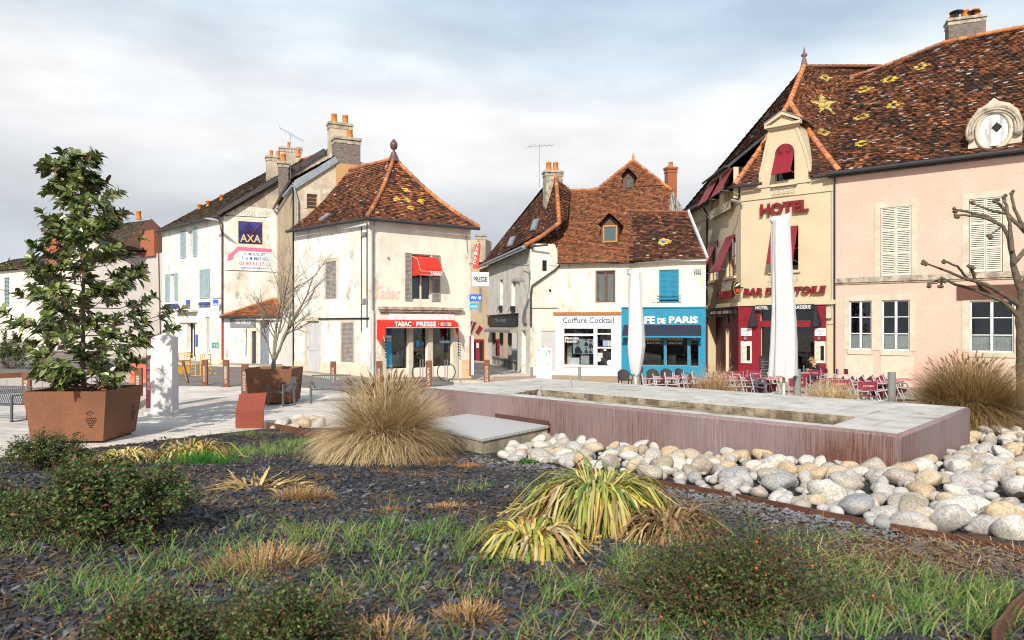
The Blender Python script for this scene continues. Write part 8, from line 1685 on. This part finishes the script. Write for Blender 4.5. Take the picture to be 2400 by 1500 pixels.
# leafless tree in the second planter
def bare_tree():
    p = Vector((pl2c[0]-.05, pl2c[1], .95)); r = root('leafless_tree', p, 'leafless young tree with many thin twigs in the smaller steel planter', 'tree'); rn = random.Random(5); g = MB(); g2 = MB(); k = p.y/F
    def grow(a, d, L, rad, lv):
        q = a; pts = [a]; rr = [rad]; n = 5; dd = d.normalized()
        for i in range(n): dd = (dd+Vector((rn.uniform(-.13, .13), rn.uniform(-.13, .13), rn.uniform(-.02, .07)))).normalized(); q = q+dd*L/n; pts.append(q); rr.append(rad*(1-.55*(i+1)/n))
        (g if lv < 2 else g2).tube(pts, rr, 6 if lv < 2 else 3, False)
        if lv >= 4: return
        nc = (5, 8, 6, 4)[lv]
        for j in range(nc):
            t = rn.uniform(.25, 1); i0 = min(n-1, int(t*n)); b = pts[i0].lerp(pts[i0+1], t*n-i0); ax = Vector((rn.uniform(-1, 1), rn.uniform(-1, 1), rn.uniform(-.25, .5))).normalized(); nd = (dd*.75+ax*(.65+.15*lv)).normalized(); grow(b, nd, L*rn.uniform(.32, .54), rr[i0]*.55, lv+1)
    top = p+Vector((0, 0, .35)); g.tube([p, top], [.085, .07], 8)
    for tx, ty, L_, rd in ((-20, 640, 1.0, .05), (55, 700, 1.0, .055), (95, 650, 1.0, .045), (40, 620, .9, .04), (-70, 720, .7, .03)):
        tgt = PX(650+tx, ty, p.y+rn.uniform(-.4, .4)); d = tgt-top; grow(top, d, d.length, rd, 1)
    g.build('trunk', TWIG, r); g2.build('branches', TWIG, r)
bare_tree()
# pollarded tree at the right edge, traced branch by branch at its own distance
def pollard():
    Y0 = 19.0; r = root('pollarded_tree', Vector(((2397-1200)/F*Y0, Y0, 0)), 'pollarded plane tree with knobbly bare branches at the right edge', 'tree'); g = MB(); BK = bmat('mossy_bark', (.15, .11, .075), (.07, .055, .04), .95, 9, .02, 25, col3=(.20, .17, .04), s3=4, t3=(.58, .68)); s = Y0/F; rn = random.Random(6)
    br = [([(2400, 960), (2396, 860), (2394, 800), (2392, 730), (2396, 680), (2410, 640)], [23, 20, 17, 15, 13, 11], 0),
          ([(2394, 720), (2350, 690), (2310, 667), (2270, 655), (2225, 638), (2166, 616)], [9, 7.5, 6.5, 5, 4, 3.4], -.8), ([(2388, 742), (2345, 702), (2310, 690), (2255, 672), (2207, 652), (2176, 668)], [9, 7, 6, 5, 4, 2.5], -.3),
          ([(2330, 700), (2300, 675), (2283, 650), (2276, 625)], [6, 5.5, 5.5, 5], -.4), ([(2270, 655), (2245, 625), (2213, 612)], [4.5, 4, 3.2], -.9), ([(2207, 652), (2206, 668)], [3.5, 3], -.3),
          ([(2396, 690), (2375, 620), (2368, 560), (2350, 530), (2310, 505), (2242, 492)], [12, 9, 8, 6, 5, 4], .4), ([(2372, 590), (2366, 520), (2358, 480), (2352, 462)], [8, 6, 5, 5], .6), ([(2350, 530), (2320, 515), (2290, 505), (2243, 505)], [6, 5, 4, 4], .2), ([(2420, 560), (2390, 530), (2360, 500), (2334, 470)], [9, 7, 6, 5], 1.0),
          ([(2410, 545), (2392, 520), (2378, 490), (2371, 452)], [8, 6, 5, 5], 1.3), ([(2360, 500), (2320, 493), (2277, 475)], [5, 4, 3.2], 1.0), ([(2372, 620), (2400, 590), (2440, 560)], [8, 9, 10], .6), ([(2350, 530), (2335, 540), (2320, 553)], [3.5, 3, 2], .1), ([(2180, 668), (2195, 664), (2215, 660)], [1.5, 2, 2], -.4)]
    for pts, rad, dy in br:
        q = []; n = len(pts); fine = []; fr = []
        for i in range(n-1):
            for k in range(3): t = k/3; fine.append((pts[i][0]*(1-t)+pts[i+1][0]*t+rn.uniform(-1.5, 1.5), pts[i][1]*(1-t)+pts[i+1][1]*t+rn.uniform(-1.5, 1.5), (i+t)/(n-1))); fr.append((rad[i]*(1-t)+rad[i+1]*t)*rn.uniform(.85, 1.18))
        fine.append((*pts[-1], 1)); fr.append(rad[-1]); V = [PX(x, y, Y0+dy*t) for x, y, t in fine]; g.tube(V, [rr*s*.66 for rr in fr], 9)
        if rad[-1] < 6:
            e = V[-1]; 
            for k in range(4): o_ = Vector((rn.uniform(-1, 1), rn.uniform(-1, 1), rn.uniform(-1, 1)))*s*4; g.lathe(e+o_, [(.001, -s*5), (s*4.5, -s*2), (s*5, s*1), (.001, s*5)], 6)
    g.build('trunk', BK, r)
pollard()
# ================================================================ BED COVER
def inbed(x, y): return bd(x, y) > .15 and y < 16.6
# line of the steel edging: stones lie on its far side
edl = [GB(x, y) for x, y in ((1150, 1078), (1350, 1100), (1560, 1140), (1700, 1165), (1900, 1208), (2060, 1240), (2240, 1272), (2480, 1318))]
def beyond(x, y):
    for a, b in zip(edl[:-1], edl[1:]):
        if min(a.x, b.x) <= x <= max(a.x, b.x): return (b.x-a.x)*(y-a.y)-(b.y-a.y)*(x-a.x) > 0
    return x > edl[-1].x
def slate():
    rng = np.random.default_rng(8); n = 48000; Y = 3.3+13.0*rng.random(n*2)**1.5; X = (rng.random(n*2)*2600-100-1200)/F*Y; keep = [i for i in range(len(Y)) if inbed(X[i], Y[i]) and not beyond(X[i], Y[i])][:n]; X, Y = X[keep], Y[keep]; n = len(X)
    Z = np.array([zb(a, b) for a, b in zip(X, Y)])+rng.random(n)*.022; s = (.013+.024*rng.random(n)**1.8)*(1+.35*(Y > 8)); m = 6; ang = rng.random(n)*6.283; asp = .45+.5*rng.random(n)
    t = np.linspace(0, 6.283, m, endpoint=False)[None, :]+rng.normal(0, .22, (n, m)); rr = s[:, None]*(.7+.5*rng.random((n, m))); lx = rr*np.cos(t); ly = rr*np.sin(t)*asp[:, None]; cx = lx*np.cos(ang)[:, None]-ly*np.sin(ang)[:, None]; cy = lx*np.sin(ang)[:, None]+ly*np.cos(ang)[:, None]
    tx, ty = rng.normal(0, .20, n), rng.normal(0, .20, n); cz = cx*tx[:, None]+cy*ty[:, None]; top = np.stack([X[:, None]+cx, Y[:, None]+cy, Z[:, None]+cz], -1); bot = top-np.array([0, 0, .007]); V = np.concatenate([top, bot], 1).reshape(-1, 3)
    b = (np.arange(n)*2*m)[:, None]; F1 = np.stack([b[:, 0]+0, b[:, 0]+1, b[:, 0]+2, b[:, 0]+3], 1); F2 = np.stack([b[:, 0]+0, b[:, 0]+3, b[:, 0]+4, b[:, 0]+5], 1); Fs = [F1, F2]+[np.stack([b[:, 0]+i, b[:, 0]+m+i, b[:, 0]+m+(i+1) % m, b[:, 0]+(i+1) % m], 1) for i in range(m)]
    col = pick(rng, [((.042, .045, .053), 6), ((.064, .068, .078), 5), ((.025, .027, .033), 5), ((.16, .16, .165), .9), ((.10, .065, .038), 2)], n, .15)
    # paler, dustier chips close to the stones
    pale = np.array([max(0, 1-abs(beyond_d(a, b_))/1.1) for a, b_ in zip(X, Y)])[:, None]; pale *= (rng.random((n, 1)) < .75); col = col*(1-pale*.75)+np.array([[.27, .27, .285]])*pale*.75
    o = npmesh('slate_chippings', V, np.concatenate(Fs), np.concatenate([col]*len(Fs)), vmat('slate', .78, 0, .15), None, (0, 0, 0), kind='stuff'); tag(o, 'dark grey slate chippings covering the planting bed', 'gravel')
def beyond_d(x, y):
    if x < edl[0].x-1.2: return 9
    best = 9
    for a, b in zip(edl[:-1], edl[1:]):
        dx, dy = b.x-a.x, b.y-a.y; t = max(0, min(1, ((x-a.x)*dx+(y-a.y)*dy)/(dx*dx+dy*dy))); best = min(best, math.hypot(x-a.x-t*dx, y-a.y-t*dy))
    return best
slate()
def straw():
    rng = np.random.default_rng(9); cs = []; n1 = 15000; Y = 3.4+11*rng.random(n1)**1.5; X = (rng.random(n1)*2500-50-1200)/F*Y; cX = rng.random(150)*10-5; cY = 3.6+9*rng.random(150)**1.3; kk = rng.integers(0, 150, n1); cl = rng.random(n1) < .6; X = np.where(cl, cX[kk]+rng.normal(0, .16, n1), X); Y = np.where(cl, cY[kk]+rng.normal(0, .09, n1), Y); a = GB(2210, 1335); n2 = 3600; X2 = a.x+rng.normal(0, .62, n2); Y2 = a.y+.15+rng.normal(0, .36, n2); c = GB(1640, 1185); n3 = 500; X3 = c.x+rng.normal(0, .5, n3); Y3 = c.y+rng.normal(0, .25, n3)
    X, Y = np.concatenate([X, X2, X3]), np.concatenate([Y, Y2, Y3]); pile = np.concatenate([np.zeros(n1), np.ones(n2), np.zeros(n3)]); k = [i for i in range(len(X)) if inbed(X[i], Y[i]) and not beyond(X[i], Y[i])]; X, Y, pile = X[k], Y[k], pile[k]; n = len(X)
    Z = np.array([zb(p, q) for p, q in zip(X, Y)])+.012+rng.random(n)*(.012+.06*pile); base = np.stack([X, Y, Z], 1); L = .03+.13*rng.random(n)**2.2; th = 1.45+rng.normal(0, .10, n); V, Fq, C = blades(base, rng.random(n)*6.283, L, th, th+rng.normal(0, .2, n), .003+.004*rng.random(n), pick(rng, [((.42, .28, .13), 5), ((.56, .42, .23), 3), ((.28, .13, .055), 5), ((.16, .08, .04), 4)], n), 3, tip=.6)
    o = npmesh('plant_litter', V, Fq, C, DRY, None, (0, 0, 0), kind='stuff'); tag(o, 'dry brown stalks and straw scattered over the slate', 'dry stalks')
straw()
def grass():
    rng = np.random.default_rng(10); parts = []
    spots = [(620, 1060, 1.15, .8, 2000, .13, 0), (470, 1085, .5, .3, 1200, .22, 1), (690, 1040, .7, .4, 1100, .12, 0), (1010, 1290, .55, .35, 700, .15, 0), (1080, 1260, .5, .3, 400, .17, 0), (640, 1270, .7, .45, 420, .16, 0), (250, 1400, .45, .3, 700, .15, 0), (480, 1330, .6, .4, 450, .2, 0), (40, 1290, .6, .4, 700, .13, 0), (760, 1250, .5, .3, 260, .16, 0), (860, 1390, .4, .3, 350, .15, 0), (1120, 1150, .5, .2, 160, .16, 0), (1490, 1330, .35, .25, 420, .2, 0), (1950, 1330, .4, .3, 300, .16, 0), (2200, 1430, .55, .3, 900, .15, 0), (2050, 1380, .4, .3, 700, .14, 0), (2330, 1420, .35, .35, 900, .16, 0), (1620, 1240, .25, .15, 160, .15, 0), (1930, 1270, .3, .12, 220, .14, 0), (1560, 1400, .5, .3, 500, .2, 0), (1430, 1450, .4, .3, 350, .16, 0), (220, 1110, .8, .3, 500, .1, 0), (1700, 1490, 1.2, .3, 800, .16, 0), (1980, 1460, .6, .3, 800, .16, 0), (300, 1030, .8, .2, 160, .2, 0), (560, 1020, 1.0, .15, 260, .16, 0), (980, 1250, 1.6, .9, 500, .12, 0), (700, 1400, 1.2, .6, 450, .12, 0), (350, 1180, 1.2, .5, 300, .1, 0), (120, 1180, .9, .4, 600, .1, 0), (1250, 1400, 1.0, .5, 600, .12, 0)]
    for px, py, rx, ry, n, h, dark in spots:
        if py > 1120: n = int(n*.8); rx *= 1.5; ry *= 1.3
        c = GB(px, py); X = c.x+rng.normal(0, rx*.5, n); Y = c.y+rng.normal(0, ry*.5, n); k = rng.integers(0, max(4, n//14), n); jx, jy = rng.normal(0, rx*.5, n//14+4), rng.normal(0, ry*.5, n//14+4); X = c.x+jx[k]+rng.normal(0, .035, n); Y = c.y+jy[k]+rng.normal(0, .03, n)
        kk = [i for i in range(n) if inbed(X[i], Y[i])]; X, Y = X[kk], Y[kk]; m = len(X)
        if not m: continue
        base = np.stack([X, Y, np.array([zb(a, b) for a, b in zip(X, Y)])], 1); t = rng.random(m); pal = [((.08, .19, .03), 5), ((.15, .28, .06), 5), ((.22, .26, .10), 2.5), ((.42, .34, .16), 2.5)] if not dark else [((.04, .17, .02), 5), ((.07, .24, .03), 4)]
        parts.append(blades(base, rng.random(m)*6.283, h*(.45+.9*rng.random(m)), .05+.6*t, .5+1.3*t, .0035+.004*rng.random(m), pick(rng, pal, m), 4, twist=rng.random(m)*2, tip=.1))
    V, Fq, C = join(parts); o = npmesh('grass', V, Fq, C, LEAF, None, (0, 0, 0), kind='stuff'); tag(o, 'green grass and weeds growing through the slate', 'grass')
grass()
# river stones: each its own object, a dozen shapes
def stone_mesh(seed):
    rn = np.random.default_rng(seed); import bmesh
    bm = bmesh.new(); bmesh.ops.create_icosphere(bm, subdivisions=3, radius=1); ax = rn.normal(0, 1, (6, 3)); ax /= np.linalg.norm(ax, axis=1)[:, None]; am = rn.uniform(-.13, .13, 6); sh = np.array([1, rn.uniform(.62, .85), rn.uniform(.42, .66)])
    cuts = rn.normal(0, 1, (6, 3)); cuts /= np.linalg.norm(cuts, axis=1)[:, None]; cd = rn.uniform(.62, .92, 6)
    for v in bm.verts:
        c = np.array(v.co[:]); f = 1+sum(a*math.cos(2.4*float(c@x)+i) for i, (a, x) in enumerate(zip(am, ax))); c = c*f
        for q, dd in zip(cuts, cd):
            e = float(c@q)-dd
            if e > 0: c = c-q*e*.75
        v.co = tuple(c*sh)
    for f in bm.faces: f.smooth = True
    me = bpy.data.meshes.new('river_stone'); bm.to_mesh(me); bm.free(); return me
def stone_mat():
    m = bpy.data.materials.new('river_stone'); m.use_nodes = True; t = m.node_tree; b = t.nodes['Principled BSDF']; b.inputs['Roughness'].default_value = .7
    oi = N(t, 'ShaderNodeObjectInfo'); tcc = N(t, 'ShaderNodeTexCoord'); ad = N(t, 'ShaderNodeVectorMath', operation='ADD'); t.links.new(tcc.outputs['Object'], ad.inputs[0]); cmb = N(t, 'ShaderNodeCombineXYZ'); q = mth(t, 'MULTIPLY', oi.outputs['Random'], 37); t.links.new(q, cmb.inputs[0]); t.links.new(q, cmb.inputs[1]); t.links.new(cmb.outputs[0], ad.inputs[1])
    base = ramp(t, [(0, (.42, .39, .36)), (.18, (.54, .50, .44)), (.36, (.38, .34, .29)), (.48, (.48, .39, .27)), (.60, (.33, .28, .21)), (.68, (.55, .52, .47)), (.84, (.48, .36, .23)), (.95, (.30, .30, .30))], oi.outputs['Random'], 'CONSTANT')
    n1 = N(t, 'ShaderNodeTexNoise'); n1.inputs['Scale'].default_value = 1.4; n1.inputs['Detail'].default_value = 6; t.links.new(ad.outputs[0], n1.inputs['Vector']); f = ramp(t, [(.56, 0.0), (.74, .6)], n1.outputs[0]); mx = N(t, 'ShaderNodeMix', data_type='RGBA'); t.links.new(f, mx.inputs[0]); t.links.new(base, mx.inputs[6]); mx.inputs[7].default_value = (.42, .30, .17, 1)
    n2 = N(t, 'ShaderNodeTexNoise'); n2.inputs['Scale'].default_value = 9; n2.inputs['Detail'].default_value = 7; t.links.new(ad.outputs[0], n2.inputs['Vector']); f2 = ramp(t, [(.3, .58), (.62, 1.12)], n2.outputs[0]); m2 = N(t, 'ShaderNodeMix', data_type='RGBA', blend_type='MULTIPLY'); m2.inputs[0].default_value = 1; t.links.new(mx.outputs[2], m2.inputs[6]); t.links.new(f2, m2.inputs[7]); t.links.new(m2.outputs[2], b.inputs['Base Color'])
    bp = N(t, 'ShaderNodeBump'); bp.inputs['Distance'].default_value = .02; bp.inputs['Strength'].default_value = .25; t.links.new(n2.outputs[0], bp.inputs['Height']); t.links.new(bp.outputs[0], b.inputs['Normal']); return m
SM = stone_mat(); MES = [stone_mesh(100+i) for i in range(12)]
for me in MES: me.materials.append(SM)
OCHM = bmat('ochre_stone', (.52, .36, .14), (.42, .28, .13), .75, 5, .02, 14); MEO = MES[3].copy(); MEO.materials.clear(); MEO.materials.append(OCHM)
GRP = 'rounded river stones round the fountain'; stones = []
def inbasin(x, y, mgn):
    P = Vector((x, y, 0))
    for i in range(4):
        a, b = q4[i], q4[(i+1) % 4]; n = Vector((-(b-a).y, (b-a).x, 0)).normalized(); n = n if n.dot(ceb-a) > 0 else -n
        if (P-Vector((a.x, a.y, 0))).dot(n) < -mgn: return False
    return True
q4 = [bA, bB, bC, bD]; ceb = Vector((ce.x, ce.y, 0))
def inplat(x, y, m=.1):
    P = Vector((x, y, 0)); pl = [p1, p2, p3, p4]; c4 = sum(pl, Vector())/4; c4.z = 0
    for i in range(4):
        a, b = pl[i], pl[(i+1) % 4]; n = Vector((-(b-a).y, (b-a).x, 0)).normalized(); n = n if n.dot(c4-a) > 0 else -n
        if (P-Vector((a.x, a.y, 0))).dot(n) < -m: return False
    return True
def put_stone(x, y, r_, z=None, label='smooth grey or sandy river stone heaped with others round the fountain', me=None, flat=None, rot=None):
    rn = stone_rn; o = bpy.data.objects.new('river_stone', me or rn.choice(MES)); COL.objects.link(o); o.location = (x, y, z if z is not None else max(0, zb(x, y))+r_*.30); o.scale = (r_, r_*rn.uniform(.85, 1.1), r_*(flat or rn.uniform(.8, 1.15))); o.rotation_euler = (rn.gauss(0, .38), rn.gauss(0, .38), rot if rot is not None else rn.random()*6.283); tag(o, label, 'stone', GRP); stones.append((x, y, r_)); return o
stone_rn = random.Random(21)
big = [(1952, 1185, .26, 'largest sandy boulder lying against the steel strip'), (1660, 1095, .21, None), (1235, 1092, .26, 'rough brown boulder next to the concrete plinth'), (1322, 1050, .23, 'tall pale boulder against the fountain near the platform'), (1720, 1150, .19, 'pale pink boulder with white top in front of the fountain'), (2235, 1218, .22, 'rust spotted boulder near the steel strip at right'), (2075, 1135, .20, None), (1549, 1060, .16, 'upright oval white stone leaning on the fountain front'), (2290, 1205, .20, None), (2130, 1195, .22, None), (2360, 1235, .24, None), (1845, 1110, .18, None), (2165, 1170, .24, None), (2310, 1250, .17, None), (2380, 1262, .19, None), (2350, 1225, .18, None), (2270, 1240, .15, None), (2410, 1235, .2, None), (1780, 1165, .14, None), (1830, 1180, .13, None)]
for px, py, r_, lb in big:
    p = GB(px, py); kw = {'label': lb} if lb else {}
    while beyond_d(p.x, p.y) < r_*1.05 or not beyond(p.x, p.y): p.y += .04; p.x += .02
    put_stone(p.x, p.y+.05, r_, **kw)
p = GB(1660, 1098); o = put_stone(p.x+.15, p.y+.3, .20, me=MEO, label='ochre yellow boulder against the fountain front'); 
tries = 0
def stone_zone(x, y):
    if not beyond(x, y) or inbasin(x, y, .08) or inplat(x, y, .1): return False
    px = 1200+F*x/y; py = HY+F*(H-.1)/y
    return 1120 < px < 2480 and y < 17.2 and not (x < -.2) 
while tries < 60000 and len(stones) < 292:
    tries += 1; y = stone_rn.uniform(6.0, 17.0); x = stone_rn.uniform(-.6, 12.5)
    if tries < 9000: r_ = stone_rn.uniform(.12, .23)
    elif tries < 26000: r_ = stone_rn.uniform(.09, .14)
    else: r_ = stone_rn.uniform(.06, .10)
    if not stone_zone(x, y): continue
    if any((x-a)**2+(y-b)**2 < ((r_+c)*.70)**2 for a, b, c in stones): continue
    if beyond_d(x, y) < r_*1.0: continue
    dE = 0; e = max(0, zb(x, y)); dB = 0
    lab = 'smooth river stone on the slope right of the fountain' if x > 6.2 and y > 10 else 'smooth river stone between the fountain front and the steel strip'
    put_stone(x, y, r_, e+r_*.28+.05, label=lab)
# small stones filling the gaps, and pale cobbles beside the folded steel sign
def pebbles():
    rng = np.random.default_rng(4); n = 0; V = []; Fq = []; C = []; o = 0
    import bmesh
    bm = bmesh.new(); bmesh.ops.create_icosphere(bm, subdivisions=2, radius=1); bv = np.array([v.co[:] for v in bm.verts]); bf = np.array([[v.index for v in f.verts] for f in bm.faces]); bm.free()
    for _ in range(9000):
        y = rng.uniform(6.0, 17.2); x = rng.uniform(-1, 13)
        if not stone_zone(x, y): continue
        r_ = rng.uniform(.05, .10); s = np.array([1, rng.uniform(.6, .9), rng.uniform(.5, .8)])*r_; a = rng.random()*6.283; R3 = np.array([[math.cos(a), -math.sin(a), 0], [math.sin(a), math.cos(a), 0], [0, 0, 1]]); v = (bv*s)@R3.T+np.array([x, y, max(0, zb(x, y))+.05]); V.append(v); Fq.append(bf+o); o += len(bv); c = np.array([(.46, .44, .42), (.40, .36, .30), (.34, .33, .32)][rng.integers(3)])*rng.uniform(.7, 1.1); C.append(np.repeat(c[None], len(bf), 0)); n += 1
        if n > 900: break
    ob = npmesh('small_stones', np.concatenate(V), np.concatenate(Fq), np.concatenate(C), vmat('pebble', .75), None, (0, 0, 0), True, 'stuff'); tag(ob, 'small stones filling the gaps between the boulders', 'small stones')
pebbles()
for i, (px, py, r_) in enumerate(((655, 1003, .19), (700, 985, .17), (715, 1000, .22), (690, 1005, .15), (735, 985, .16), (672, 994, .15), (750, 1000, .2), (640, 1008, .1))):
    p = G(px, py); put_stone(p.x, p.y, r_, r_*.35, label='pale cobble behind the huge straw grass, near the folded steel sign' if i != 1 else 'round brown cobble on the pale ones behind the huge straw grass')
